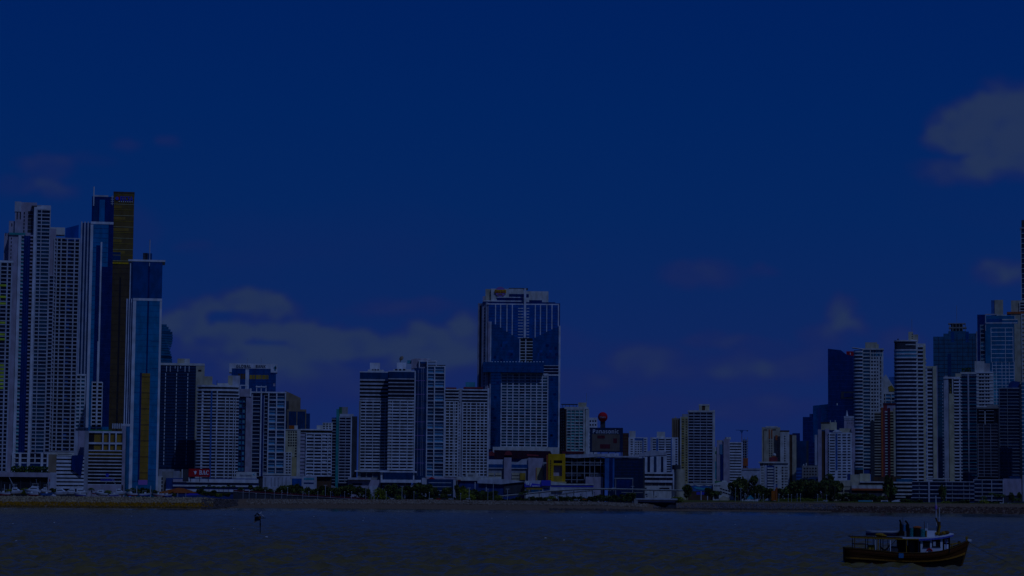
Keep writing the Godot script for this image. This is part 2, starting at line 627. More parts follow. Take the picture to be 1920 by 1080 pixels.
	b("glass_strip", "mirror_dark", 169, 178, 374, 417, -1.7, .6)
	b("cornice", "lightgrey", 168, 196, 365.5, 368.5, -1.5, 18)
	mast("mast", "white", 169, 350, 386, 2.6, -1)
	mast("mast", "lightgrey", 203.5, 366, 384, 1.6, -1)
	for i in 4:
		b("lattice", "lightgrey", 201, 206, 368 + i * 4.2, 369.3 + i * 4.2, -.8, .6)
	for i in 42:
		b("mullion", "darkblue", 170, 207, 428 + i * 9.0, 428.5 + i * 9.0, .45, .5)

	# balconies standing before its foot
	start("apartment_block", "white balcony block standing before the foot of the blue glass tower", "apartment block", 180, 2085, 760, "", 7)
	core("charcoal", 171, 191, 716, 945, -.5, 10)
	fac(171, 191, 717, 802, 12, [172, 181.5, 191], 1.6, 2.4, "white", "br", .9, "balcony_slab")
	b("pillar", "white", 180, 183.2, 640, 945, 1.6, 2)

	# gold tower
	start("glass_tower", "dark gold glass tower with blue rooftop lettering", "glass tower", 225, 2155, 650, "", 7)
	core("gold_dark", 206.5, 245, 361, 496, 0, 28, "upper_block")
	core("bronze", 206.5, 245, 496, 945, -.3, 28)
	for i in 12:
		b("panel_joint", "yellowcream" if i % 2 else "mustard", 206.7, 244.8, 372 + i * 10.6, 372.9 + i * 10.6, .25, .4)
	b("glass_band", "yellow", 206.7, 244.8, 492, 495, .3, .5)
	for i in 5:
		b("gold_panel", "gold", 206.8, 222 + (i * 7) % 20, 385.5 + i * 21.2, 391 + i * 21.2, .18, .3)
	b("glass_patch", "mirror_dark", 207, 222, 473, 488, .22, .4)
	b("vertical_joint", "dark", 221, 224, 520, 945, -.1, .3)
	bands("panel_joint", "brown", 206.7, 244.8, 502, 10.6, 28, .8, -.1, .3)
	b("parapet", "bronze", 206, 245.5, 359.5, 362, .3, 28)
	words_on("BICSA", "letter_blue", 219, 242.5, 368.2, 376.5, .5, font)
	disc("emblem", "red", 214.5, 372, 3.6, .5, .3)
	disc("emblem", "letter_blue", 213, 372.5, 3.2, .7, .2)
	for i in 7:
		ball("roof_lamp", "letter_white", Vector3(ux(217 + i * 4), vy(230, 378.5), .6), Vector3(.5, .5, .5))

	# right hand blue glass tower
	start("glass_tower", "blue glass tower in a white frame with a gold vertical strip", "glass tower", 272, 1960, 700, "", 7)
	core("mirror_deep", 243.5, 300, 489, 600, -6, 24, "upper_block")
	b("roof", "white", 236, 305, 486, 489.5, -4, 28)
	b("roof_box", "charcoal", 263, 272, 471.5, 487, -12, 8)
	b("roof_box", "mirror_deep", 272, 280, 472, 487, -12.5, 8)
	mast("mast", "lightgrey", 275.5, 448, 498, 2.0, -5)
	b("glass_strip", "mirror_navy", 273.5, 276.5, 489, 562, -5.7, .6)
	b("glass_strip", "mirror_dark", 241, 245, 492, 562, -5.5, 2)
	b("pillar", "white", 239.5, 241.2, 492, 562, -5.2, 2)
	core("mirror", 252, 298, 561, 945, 0, 30)
	b("frame", "white", 246.5, 252.5, 560, 925, .8, 4)
	b("frame", "white", 296.5, 300.5, 560, 925, .8, 24)
	b("frame", "white", 246.5, 300.5, 559.5, 564, 1, 4)
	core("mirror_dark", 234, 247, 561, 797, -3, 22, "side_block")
	for x in [235.5, 239.6, 243.8]:
		b("fin", "white", x - .9, x + .9, 560, 795, -2.2, 2)
	b("frame", "white", 232, 235.4, 797, 945, .3, 3)
	b("frame", "white", 232, 247, 795, 799.5, .5, 3)
	b("glass_strip", "mirror", 235.4, 247, 799, 945, -.4, 6)
	b("glass_strip", "mirror_navy", 273.5, 276.3, 564, 702, .3, .6)
	b("gold_strip", "gold", 265.5, 281.5, 700, 905, .7, 2)
	for i in 20:
		b("panel_joint", "mustard" if i % 3 else "brown", 266.5, 281.5, 706 + i * 10.0, 706.9 + i * 10.0, .95, .4)
	b("glass_strip", "mirror_navy", 262.8, 266, 699, 905, .75, 1.5)
	b("entrance", "purple", 264, 281, 900, 909, .9, 1)
	for y in [640, 690, 735, 785, 800, 845, 880, 903]:
		b("panel_joint", "darkblue", 252.5 if y % 2 else 281.6, 263 if y % 2 else 296.4, y, y + .8, .3, .5)
	for i in 31:
		b("mullion", "mirror_deep", 252.6, 296.4, 572 + i * 11.0, 572.5 + i * 11.0, .2, .4)

	# gold windowed office block
	start("office_block", "white framed office block with gold windows at the foot of the gold tower", "office block", 190, 1880, 850, "", 7)
	core("brown", 164, 232, 810, 945, -1, 20)
	b("wall", "pinkgrey", 147, 165, 808, 945, .8, 20)
	b("wall", "lightgrey", 140, 150, 808, 945, .2, 18)
	b("frame", "pinkgrey", 228.5, 234.5, 798, 945, .9, 20)
	for y in [808.5, 829.5]:
		b("beam", "white", 165, 229, y, y + 3.4, .6, 2)
	for r in [[813, 829], [833.5, 843.5]]:
		for c in [[176, 191], [194, 203], [206, 215], [218, 229]]:
			b("window", "gold", c[0], c[1], r[0], r[1], -.5, .5)
			b("window_shade", "bronze", c[1] - 2.5, c[1], r[0] + 3, r[1], -.3, .4)
		b("window", "dark", 166, 176, r[0], r[1], -.5, .5)
	for x in [192.3, 204.5, 216.5]:
		b("pier", "white", x - 1.2, x + 1.2, 809, 844, .7, 2)
	for i in 11:
		var y := 844 + i * 6.4
		b("floor_slab", "white", 165, 229, y, y + 1.8, .6, 2)
		b("window", "dark", 165.5, 229, y + 1.8, y + 6.4, -.5, .4).material_override = mats[["gold", "bronze", "bronze", "charcoal"][mini(i / 2 if i < 6 else 3, 3)] if i % 2 == 0 or i < 5 else "dark"]
	b("base", "pinkgrey", 162, 232, 909, 945, .9, 18)
	disc("emblem", "letter_blue", 202, 891, 3.2, .9)
	for i in 9:
		b("letter_tile", "letter_blue", 190 + i * 2.9, 192 + i * 2.9, 898.5, 901.5, .9, .3)
	for i in 5:
		tube("roof_vent", "white", Vector3(ux(210 + i * 3.9), vy(210, 803), -5), Vector3(ux(210 + i * 3.9), vy(210, 793.5), -5), .55)
	b("hedge", "green", 167, 208, 805.5, 808.6, -1, 3)

	# white striped building
	start("office_block", "white striped low block with a slanted blue glass sail", "office block", 130, 1850, 880, "", 7)
	core("charcoal", 105, 157, 855, 945, -.6, 18)
	b("wall", "tan", 91, 106, 852, 886, .4, 18)
	b("wall", "lightgrey", 95, 107, 886, 945, .5, 18)
	for i in 9:
		b("floor_slab", "white", 106, 157, 856 + i * 7.0, 860.2 + i * 7.0, .6, 2)
		b("window", "dark", 106, 157, 860.2 + i * 7.0, 863 + i * 7.0, -.3, .3)
	slab_poly("glass_sail", "mirror_navy", [[134, 854], [156, 853], [152, 893], [134, 880]], 2.2, 1.2)
	b("roof_rail", "charcoal", 108, 134, 851.5, 852.6, -1, .4)
	b("wall", "grey", 157, 164.5, 808, 945, -.2, 16)

	# long podium with a hedge on its roof
	start("podium_building", "long grey podium with a green hedge on its roof at the left edge", "podium", 30, 1890, 890, "", 7)
	b("wall", "dark", -60, 92, 893, 945, -3, 30)
	b("fascia", "pinkgrey", -60, 95, 885.5, 894, 0, 34)
	b("side_pier", "pinkgrey", 89, 97, 890, 945, .2, 10)
	b("banner", "red", 91.5, 94.5, 898, 903, .5, .4)
	b("banner", "seafoam", 91.5, 94.5, 903.2, 909, .5, .4)
	for i in 8:
		b("pier", "charcoal", -52 + i * 18, -50 + i * 18, 894, 945, -2.4, 1)
	hedge(22, 90, 873, 886, 90)


func hedge(x0: float, x1: float, yt: float, yb: float, n: int):
	var st := SurfaceTool.new()
	st.begin(Mesh.PRIMITIVE_TRIANGLES)
	for i in n * 6:
		var c := Vector3(ux(rng.randf_range(x0, x1)), vy(x0, rng.randf_range(yt + 1, yb)), rng.randf_range(-5, -.5))
		leaf(st, c, rng.randf_range(.8, 1.5), Color(.05, .085, .012) * rng.randf_range(.6, 1.5))
	st.generate_normals()
	var o := put("hedge", st.commit(), mats["foliage"], Transform3D())
	o.set_meta("kind", "stuff")


func leaf(st: SurfaceTool, c: Vector3, s: float, col: Color):
	var a := Vector3(rng.randfn(), rng.randfn(), rng.randfn()).normalized()
	var e := a.cross(Vector3(rng.randfn(), rng.randfn(), rng.randfn())).normalized()
	st.set_color(Color(col.r, col.g, col.b, 1))
	st.set_smooth_group(-1)
	for v in [c - a * s, c + e * s * .55, c + a * s, c - a * s, c + a * s, c - e * s * .55]:
		st.add_vertex(v)


# ---------------------------------------------------------------- towers from the glass slab to the twin hotel block
func middle_left():
	# spiral tower peeping out
	start("spiral_tower", "turquoise twisting glass tower half hidden behind the white framed blue tower", "glass tower", 305, 3000, 650)
	for i in 17:
		var t := deg_to_rad(9.0 * i)
		var s := px_m(17.5 if i > 2 else 9.0 + i * 3.0)
		var y := vy(305, 609 + i * 4.6)
		put("storey", unit_box, mats["mirror_teal"], Transform3D(Basis(Vector3.UP, t) * Basis.from_scale(Vector3(s * 1.5, px_m(3.9), s * 1.5)), Vector3(0, y, -14)))
		put("floor_edge", unit_box, mats["darkblue"], Transform3D(Basis(Vector3.UP, t) * Basis.from_scale(Vector3(s * 1.38, px_m(.8), s * 1.38)), Vector3(0, y - px_m(2.3), -14)))
	b("core", "mirror_teal", 296, 314, 685, 945, -6, 18)
	mast("mast", "lightgrey", 305, 600, 612, 1, -14)

	# dark glass slab
	start("glass_tower", "dark blue glass slab with dashed white lines and a beige flank", "glass tower", 340, 2380, 760)
	core("glass_black", 300, 366, 685, 945, 0, 8)
	core("beige", 366, 382, 683, 945, .4, 26, "flank")
	b("roof", "offwhite", 300, 382, 681, 685.2, .7, 26)
	b("roof_box", "beige", 331, 354, 672, 682, -3, 10)
	b("roof_box", "offwhite", 344, 354, 672.2, 682, -2.6, 8)
	b("flank_window", "dark", 370, 376, 693, 696.2, .6, .4)
	b("step_block", "beige", 382, 397, 705, 945, -3, 20)
	b("step_block", "cream", 384, 401, 720, 945, -2, 16)
	for i in 34:
		b("floor_line", "glass_line", 301, 365.5, 688 + i * 5.6, 690.6 + i * 5.6, .3, .4)
	for x in [309.6, 330.2, 351]:
		for i in 25:
			b("white_dash", "white", x - .7, x + .7, 700 + i * 6.95, 704.6 + i * 6.95, .55, .4)
	for x in [311, 318, 327, 332, 337, 345.5, 353]:
		b("white_dash", "white", x - .6, x + .6, 686.5, 691 if int(x) in [327, 337] else 697, .55, .4)
	b("podium", "grey", 301, 340, 880, 945, 6, 16)

	# rounded white balcony tower
	start("apartment_tower", "white tower with rounded balcony bands in front of the sign topped bank", "apartment tower", 407, 2330, 810)
	plan_at("wall", plan_mesh(arc(370.5, 445, px_m(9), 18), px_m(222)), "charcoal", 407, 727)
	var sl := plan_mesh(arc(368, 447, px_m(10.5), 16), px_m(2.1))
	var gl := plan_mesh(arc(369.6, 445.6, px_m(9.4), 16), px_m(3.6))
	for i in 27:
		var y := 738 + i * 5.95
		plan_at("balcony_slab", sl, "white", 407, y)
		plan_at("window", gl, "dark", 407, y + 2.1).material_override = pane_of("br" if i % 3 else "dk")
	var bigsl := plan_mesh(arc(367.5, 446, px_m(11), 16), px_m(3.4))
	for y in [722.5, 730.0]:
		plan_at("roof_band", bigsl, "white", 407, y)
	for c in [[379, 3.4, 6.2], [395.5, 3.2, 9.9], [406, 2.2, 10.6], [421.5, 1.6, 10.4], [429, 1.2, 9.9], [437, 1.2, 8.2], [441, 1.2, 7.0]]:
		b("pier", "blue" if c[0] == 395.5 else "white", c[0] - c[1] / 2, c[0] + c[1] / 2, 731 if c[0] < 420 else 745, 897, px_m(c[2]) + .2, 3)
	b("roof_block", "offwhite", 405, 427, 718.5, 724, 0, 9)
	b("roof_block", "lightgrey", 426, 448, 703.5, 745, -5, 9)
	b("roof_block", "beige", 425.4, 434, 703.8, 745, -4.6, 6)
	mast("antenna", "charcoal", 405, 713, 723, .8)
	b("base", "offwhite", 368, 446, 893, 945, 3, 18)

	# bank tower with lettering
	start("bank_tower", "glass tower with dark lettering and a round emblem on its white crown", "bank tower", 474, 2650, 720)
	core("mirror_deep", 434, 517, 690, 945, 0, 20)
	b("crown", "white", 429.5, 519.5, 682, 691.3, 1.6, 24)
	b("crown", "white", 507, 519.5, 691, 698.5, 1.7, 24)
	b("crown", "white", 429.5, 434.5, 691, 698.5, 1.7, 22)
	b("pier", "white", 460, 466.5, 690, 740, 1, 3)
	words_on("GLOBAL", "letter_dark", 442.5, 470, 684.2, 689.8, 1.75, font)
	words_on("BANK", "letter_dark", 479, 497.5, 684.2, 689.8, 1.75, font)
	disc("emblem", "letter_dark", 515, 690, 2.7, 1.9)
	words_on("C", "seafoam", 513.5, 517, 685.5, 694.5, 2.1, font)
	for i in 6:
		b("glass_panel", "mustard", 467.5 + i * 6.0, 473 + i * 6.0, 703, 711, .3, .4)
	for i in 3:
		b("glass_panel", "bronze", 446 + i * 5, 450.5 + i * 5, 700, 711, .3, .4)
	for y in [700, 712, 717, 724, 730]:
		b("mullion", "darkblue", 434.4, 516.6, y, y + .9, .5, .4)
	for x in [444, 478, 489, 500, 509]:
		b("mullion", "darkblue", x, x + .7, 691, 740, .55, .4)
	b("glass_panel", "pinkgrey", 512, 516, 718, 724, .3, .4)
	mast("antenna", "grey", 463, 671, 683, .7, -8)
	mast("antenna", "grey", 489, 670, 683, .7, -8)

	# white and blue glazed block
	start("apartment_tower", "white gridded tower with bright blue glazing and a plain grey stair shaft", "apartment tower", 491, 2390, 810)
	core("charcoal", 447, 535, 737, 945, -1, 20)
	b("shaft", "pinkgrey", 460.5, 472, 742, 945, 1.4, 10)
	b("head_block", "pinkgrey", 449, 468, 729.5, 744, 2, 14)
	b("head_block", "white", 467, 470.2, 728.5, 744, 2.4, 14)
	b("roof_frame", "white", 449, 464, 721.5, 723.4, -2, 8)
	b("roof_frame", "white", 478, 498, 724, 726, -1, 8)
	for x in [449, 463, 479, 487.5, 496.5]:
		b("roof_post", "white", x, x + 1.6, 723, 738, -1.5, 1.5)
	fac(447, 460, 745, 893, 15, [447.5, 454, 460], 1, 1.4, "darkblue", "tl", .2)
	fac(472, 489, 737, 893, 22, [472.5, 488.5], 1.6, 1.2, "lightgrey", "nv", .5)
	b("glass_strip", "mirror_navy", 490, 494, 741, 893, .2, 1)
	b("pier", "white", 487.5, 490, 736, 893, 1.6, 3)
	fac(494, 502, 741, 893, 22, [494.4, 501.6], 1, 1.1, "lightgrey", "nv", .4)
	fac(501.5, 535, 736, 890, 11, [502.6, 517.6, 533.8], 2.2, 2.0, "white", "bl", 1.4)
	for i in 11:
		b("transom", "lightgrey", 503.5, 533, 742.6 + i * 14.0, 743.6 + i * 14.0, .4, .8)
	b("cornice", "white", 470, 535.5, 734.5, 737, 1.8, 18)

	# tan tower behind
	start("office_tower", "tan tower with a slanted roof above dark gold glass", "office tower", 556, 2800, 790)
	core("mirror_dark", 531, 572, 768, 945, 0, 18)
	core("mirror_dark", 570, 581, 775, 945, -3, 16)
	slab_poly("upper_block", "tan", [[533.5, 733], [544, 737], [563, 746], [563, 775], [533.5, 775]], -1, 16)
	b("cornice", "tan", 538, 574, 767.5, 771.5, .8, 3)
	for x in [540, 556.5, 573]:
		b("pier", "tan", x - 1, x + 1, 770, 812, .6, 2)
	b("stair_block", "charcoal", 531, 541, 752, 790, .4, 4)
	for x in [547, 551.5, 561.5, 567]:
		b("mullion", "charcoal", x, x + .5, 771, 812, .3, .5)

	# cream block
	start("apartment_block", "cream apartment block with an orange roof hut", "apartment block", 548, 2480, 850)
	core("cream", 533, 563, 805.5, 945, 0, 18)
	b("roof", "offwhite", 532.5, 564, 804.5, 806.6, .5, 18)
	panes(539, 556.5, 807.5, 848, 4, 8, .62, .55, "dk", .15)
	panes(552, 556.5, 848, 890, 1, 8, .8, .5, "br", .15)
	b("roof_hut", "orange", 541, 551, 797.5, 805, -3, 8)
	b("roof_hut", "offwhite", 551, 557.5, 797.5, 805, -3.4, 8)
	b("flank", "offwhite", 556.5, 564, 806.6, 945, .4, 16)
	# small white block before it
	start("apartment_block", "small white block with window rows in front of the cream block", "apartment block", 541, 2440, 860)
	core("white", 533, 547, 848, 945, 0, 14)
	panes(535.5, 546, 848, 894, 2, 9, .66, .45, "dk", .15)
	b("wall", "yellowcream", 547, 556, 857, 945, -.5, 12)
	b("roof_step", "cream", 536, 551, 838, 849, -1.5, 10)

	# white balconies
	start("apartment_block", "white block of stacked balconies with a planted roof", "apartment block", 594, 2318, 850)
	core("brown", 563, 622, 807, 945, -1.6, 20)
	b("flank", "pinkgrey", 563, 574, 811, 945, -.2, 18)
	fac(563.5, 574, 811, 892, 12, [564, 573.5], 0, 1.4, "grey", "dk", .5)
	b("roof", "white", 563, 622, 804.6, 807, 1.2, 20)
	fac(573, 622, 813, 892, 13, [574, 588.7, 602.7, 614.3, 621.4], 1.4, 2.7, "white", "br", 1.6, "balcony_slab")
	for i in 13:
		for c in [[576, 587], [604, 612.5], [616, 620.6]]:
			if rng.randf() < .6:
				b("balcony_rail", "white", c[0], c[1] - rng.randf_range(0, 3), 816.6 + i * 6.08, 818.4 + i * 6.08, 1.5, .3)
	b("upper_block", "offwhite", 593, 623, 797, 806, -4, 12)
	b("upper_block", "offwhite", 604, 623, 792, 798, -5, 10)
	panes(604, 621, 792.5, 806, 3, 3, .6, .5, "dk", -3.7)
	hedge(589, 606, 806, 812.5, 30)

	# teal striped block
	start("apartment_block", "white balcony block with a teal stripe and a dark flank", "apartment block", 645, 2345, 850)
	core("darkblue", 621, 658.5, 783, 945, -1.3, 16)
	b("teal_shaft", "teal", 629.5, 634.5, 767, 945, 1, 14)
	b("teal_shaft", "green", 634.5, 640, 763, 785, -1, 8)
	b("roof_block", "concrete", 640, 651, 763, 783, -2, 8)
	b("roof_block", "lightgrey", 636, 662, 776, 780.5, -1, 12)
	fac(621, 629, 786, 905, 21, [622, 628.6], 0, 1.7, "grey", "nv", .9, "balcony_slab")
	fac(635, 659, 782, 905, 22, [635.5, 647.4, 657.8], .8, 1.9, "lightgrey", "nv", 1.3, "balcony_slab")
	b("pier", "white", 656.8, 659, 780, 945, 1.5, 6)
	b("flank", "charcoal", 659, 669, 780.5, 945, -1, 14)


func middle():
	# twin balcony block
	start("apartment_tower", "broad twin white balcony block with two rooftop boxes and a dish", "apartment tower", 725, 2360, 800)
	core("darkblue", 673.5, 730, 700, 888, -1, 24)
	b("roof", "white", 673, 728, 696.5, 698.6, 1.2, 26)
	b("dark_band", "mirror_dark", 674, 727, 698.6, 710.5, .5, 6)
	for i in 6:
		b("floor_slab", "lightgrey", 673.5, 727, 711 + i * 7.0, 714.2 + i * 7.0, .7, 2.2)
		b("window", "dark", 674, 727, 714.2 + i * 7.0, 718 + i * 7.0, -.2, .4)
	fac(673.5, 729, 752, 880, 22, [676, 685.3, 699, 713, 722], 1.0, 2.5, "white", "dk", 1.6, "balcony_slab")
	b("corner", "concrete", 672.8, 676, 752, 888, 1.9, 8)
	# right half stands forward
	b("wing", "charcoal", 727.6, 777, 700, 888, 14.5, 40)
	b("roof", "white", 726.8, 777.8, 696.7, 698.8, 16.6, 42)
	b("dark_band", "mirror_dark", 728, 776, 698.8, 710.5, 15.6, 4)
	for i in 6:
		b("floor_slab", "lightgrey", 727, 777, 711 + i * 7.0, 712.8 + i * 7.0, 16.2, 2.2)
		b("window", "dark", 728, 776.5, 712.8 + i * 7.0, 718 + i * 7.0, 15, .4).material_override = pane_of("br")
	for i in 23:
		b("balcony_slab", "white", 727, 777, 750.6 + i * 5.82, 753.4 + i * 5.82, 16.4, 3)
	for i in 22:
		for c in [[732, 735, "dk"], [735.6, 749, "br"], [749.8, 763, "br"], [764, 773, "dk"]]:
			b("window", "dark", c[0], c[1], 753.4 + i * 5.82, 756.4 + i * 5.82, 14.8, .2).material_override = pane_of(c[2])
	for x in [735.3, 749.4, 763.5]:
		b("pier", "white", x - .6, x + .6, 752, 880, 16.6, 2.4)
	for x in [729.5, 775]:
		b("pier", "concrete", x - 2.4, x + 2.4, 752, 888, 16.0, 3)
	b("side_frame", "white", 775.8, 778, 698, 888, 16.8, 10)
	for c in [[688, 718, 693, 697, "offwhite"], [692, 711, 680, 694, "white"], [736, 770, 692, 697, "offwhite"], [742.5, 760, 679.5, 692.5, "white"]]:
		b("roof_box", c[4], c[0], c[1], c[2], c[3], -3, 12)
	panes(695, 710, 691.5, 694.5, 3, 1, .6, .8, "dk", -2.8)
	panes(738, 760, 691, 694.5, 3, 1, .6, .8, "dk", -2.8)
	var dish := ball("satellite_dish", "tan", Vector3(ux(751), vy(751, 671), -6), Vector3(px_m(4.6), px_m(4.8), 1.2))
	dish.rotation = Vector3(-.4, -.7, -.5)
	b("dish_post", "grey", 748, 750, 675, 680, -6, 1)
	# podium
	b("podium_roof", "white", 667, 731, 882.5, 885, 18, 40)
	b("podium_roof", "white", 714, 782, 884, 886.3, 26, 40)
	b("podium_glass", "mirror_dark", 720, 776, 886.3, 900, 22, 30)
	b("podium_wall", "concrete", 672, 724, 885, 945, 15, 30)
	panes(677, 712, 886.5, 896, 3, 1, .8, .8, "nv", 15.2)
	b("podium_pillar", "white", 715, 718.5, 886, 900, 24, 4)
	b("podium_pillar", "white", 775, 777.5, 886, 900, 24, 4)
	b("podium_slab", "white", 715, 790, 900, 905.5, 30, 40)
	b("podium_slab", "lightgrey", 655, 697, 896, 900, 26, 30)
	b("podium_wall", "pinkgrey", 655, 715, 900, 945, 22, 30)
	b("podium_glass", "glass_black", 718, 772, 905.5, 945, 26, 20)
	bands("beam", "lightgrey", 718, 772, 910, 6.5, 2, .8, 26.4, 1)
	for x in [732, 746, 760]:
		b("pillar", "lightgrey", x, x + 1, 905, 940, 26.7, 1)
	slab_poly("ramp", "lightgrey", [[764, 918], [774, 908], [789, 908], [789, 918]], 28, 8)
	b("podium_window", "dark", 663, 681, 906.5, 909.5, 22.2, .4)
	b("entrance", "lightgrey", 694, 713, 912, 940, 23, 3)

	# glazed neighbour
	start("apartment_tower", "white gridded tower with blue glazing and a dark glass flank, right of the twin block", "apartment tower", 802, 2430, 790)
	core("charcoal", 799, 834, 684, 945, -1, 20)
	b("flank", "mirror_dark", 776, 800, 690, 945, -2, 18)
	for i in 15:
		b("floor_line", "purple" if i % 2 else "charcoal", 777, 799, 700 + i * 12.9, 700.9 + i * 12.9, -1.7, .4)
	for x in [783, 789.5, 792.5]:
		b("mullion", "pinkgrey", x, x + .6, 690, 892, -1.6, .4)
	fac(799, 834, 687, 894, 16, [800.3, 814, 833], 2.0, 1.7, "white", "bl", 1.2)
	for i in 16:
		b("transom", "lightgrey", 801, 832, 693 + i * 12.94, 694.0 + i * 12.94, .4, .8)
	b("penthouse", "pinkgrey", 770, 800, 673, 691, -3, 14)
	b("penthouse", "lightgrey", 775, 806, 671.3, 674.5, -4, 12)
	b("roof_frame", "white", 783, 818, 675.8, 678.3, .4, 12)
	b("roof_glass", "mirror_deep", 787, 797, 677, 681.5, -.5, 8)
	for x in [785, 800, 816.6]:
		b("roof_post", "white", x - .9, x + .9, 676, 688, .6, 1.5)
	b("roof_tank", "seafoam", 762, 771, 675, 681, -6, 5)

	# double grid block
	start("apartment_tower", "pale pink and white grid block with deep square windows, left of the tall hotel", "apartment tower", 874, 2470, 810)
	core("brown", 834, 915, 731, 945, -1.4, 20)
	b("shaft", "lightgrey", 858.5, 866.5, 728, 945, -.2, 8)
	panes(860, 862, 733, 900, 1, 28, .8, .4, "dk", 0)
	for c in [[834, 861, 729.5, 752], [866, 915.5, 730, 754]]:
		for i in 4:
			var y: float = c[2] + i * 6.0
			b("floor_slab", "white", c[0], c[1], y, y + 2.2, 1.2, 2.6)
			b("window", "dark", c[0] + 1, c[1] - 1, y + 2.2, y + 6, -.4, .4).material_override = pane_of("br")
	fac(834, 859, 753, 893, 25, [835, 842.7, 850, 852.8, 858.2], 1.7, 2.1, "white", "br", .9)
	fac(866, 915, 755, 893, 25, [867.2, 875, 882, 893, 900, 907.4, 914], 1.8, 2.1, "white", "br", .9)
	b("roof", "roofred", 835, 855, 726.2, 729, -3, 10)
	b("roof", "roofred", 868, 905, 725.5, 728.5, -3, 10)
	b("roof_box", "seafoam", 872, 890, 716, 728, -6, 8)
	b("side_frame", "white", 913.5, 916.5, 728, 894, 1.4, 12)
	b("base", "offwhite", 874, 898, 887, 902, 4, 10)
	panes(877, 889, 889, 896, 1, 2, .8, .35, "br", 4.2)


func hotel():
	start("hotel_tower", "tall blue glass hotel with a white crown, round sign and projecting glass band", "hotel tower", 980, 2760, 750)
	core("darkblue", 914, 1049, 568, 945, -1.4, 40)
	# white crown
	b("crown", "offwhite", 918.5, 1027, 545, 570, -6, 22)
	b("crown", "offwhite", 918.5, 980, 540.5, 546, -6.2, 22)
	b("crown", "beige", 908, 919, 540.5, 570, -9, 16)
	b("crown", "pinkgrey", 903, 909, 554, 570, -10, 12)
	b("crown_window", "mirror_navy", 930, 979, 556.5, 563, -5.6, .6)
	b("crown_window", "mirror_navy", 953, 990, 550.5, 556, -5.5, .6)
	b("crown_window", "mirror_navy", 991, 1015, 562, 568, -5.6, .6)
	b("crown_slab", "white", 929, 981, 556, 557.4, -4.8, 2)
	b("crown_slab", "white", 905, 980, 563, 565, -3, 8)
	b("helipad", "charcoal", 952, 988, 539, 540.6, -7, 18)
	b("terrace_glass", "mirror_navy", 903, 1040, 566, 569.5, -2, 10)
	b("terrace_slab", "white", 912, 1047, 569.5, 571.6, .9, 8)
	disc("sign", "purple", 936.2, 546.6, 9.2, -4.6, 1)
	disc("sign_ring", "mustard", 936.2, 546.6, 9.8, -5.2, .6)
	b("sign_banner", "yellow", 925.5, 947.3, 542.6, 548.6, -4.3, .5)
	words_on("Hard Rock", "rust", 926.5, 946.3, 543.2, 548, -4.1, serif)
	words_on("HOTEL", "mustard", 931.5, 941, 550, 553.2, -4.3, font)
	# glass front
	b("glass_front", "mirror_blue", 914.5, 981, 571.6, 680, 0, 2)
	b("glass_front", "mirror_blue", 985, 1047, 571.6, 680, 0, 2)
	slab_poly("glass_wedge", "mirror_deep", [[919, 604], [971, 634], [975, 634], [975, 680], [919, 680]], .5, 1)
	slab_poly("glass_wedge", "mirror_deep", [[1047, 612], [1001, 634], [998, 637], [998, 686], [1047, 686]], .5, 1)
	for c in [[927.6, 608], [937.2, 614.5], [949.2, 622], [959.2, 628.4], [1002.4, 633], [1012.2, 628], [1024, 622.4], [1033.8, 617.6]]:
		b("fin", "white", c[0] - .9, c[0] + .9, 571, c[1], 1.1, 2)
	for i in 19:
		b("mullion", "darkblue", 915, 974, 577 + i * 5.5, 577.6 + i * 5.5, .75, .4)
		b("mullion", "darkblue", 998, 1046.5, 577 + i * 5.5, 577.6 + i * 5.5, .75, .4)
	for i in 36:
		var px: float = [rng.randf_range(917, 968), rng.randf_range(1000, 1042)][i % 2]
		var py := 640 + 5.5 * (rng.randi() % 7)
		b("glass_panel", ["mirror_navy", "mirror_deep", "mirror_blue", "darkblue"][rng.randi() % 4], px, px + rng.randf_range(2.5, 7), py, py + 4.6, .8, .35)
	b("spine", "white", 981, 985, 541, 634, 2, 4)
	for i in 11:
		for c in [[970, 979.8], [986.2, 991]]:
			b("balcony_slab", "white", c[0], c[1], 577.6 + i * 5.5, 579 + i * 5.5, 1.4, 2)
	b("wall", "dark", 974, 998, 634, 680, .6, 2)
	for i in 8:
		for c in [[975, 984], [986, 998]]:
			b("balcony_slab", "offwhite", c[0], c[1], 640 + i * 5.6, 641.6 + i * 5.6, 1.8, 2)
	b("pier", "white", 984, 986, 636, 680, 2, 3)
	b("pier", "white", 973.2, 974.8, 636, 680, 1.6, 2)
	b("corner", "pinkgrey", 914, 920, 603, 680, 1, 3)
	b("corner", "white", 918.3, 920, 603, 680, 1.3, 1)
	b("corner", "white", 1046.8, 1050.2, 611, 930, 1, 26)
	b("corner", "white", 1045, 1047, 571, 612, .9, 3)
	# projecting glass band
	b("glass_band", "mirror_deep", 905, 1019, 680, 699, 10, 14)
	for i in 11:
		b("mullion", "darkblue", 911 + i * 10, 911.6 + i * 10, 680, 699, 10.3, .4)
	for y in [685.5, 692]:
		b("mullion", "darkblue", 905, 1019, y, y + .7, 10.35, .4)
	for i in 18:
		b("terrace_lamp", "letter_white", 921 + i * 5.6, 923.6 + i * 5.6, 678.6, 679.8, 9, 1)
	for i in 4:
		b("floor_slab", "lightgrey", 1019, 1047, 685 + i * 5.6, 686.4 + i * 5.6, 1.6, 2)
	b("floor_slab", "white", 1019, 1047, 702.4, 704.6, 1.8, 3)
	# lower half
	b("glass_front", "mirror_deep", 919.5, 939, 699, 842, 0, 2)
	b("glass_front", "mirror_deep", 1028, 1046.5, 704, 842, 0, 2)
	for i in 25:
		b("mullion", "darkblue", 920, 939, 704 + i * 5.5, 704.6 + i * 5.5, .3, .4)
		b("mullion", "darkblue", 1028, 1046, 706 + i * 5.5, 706.6 + i * 5.5, .3, .4)
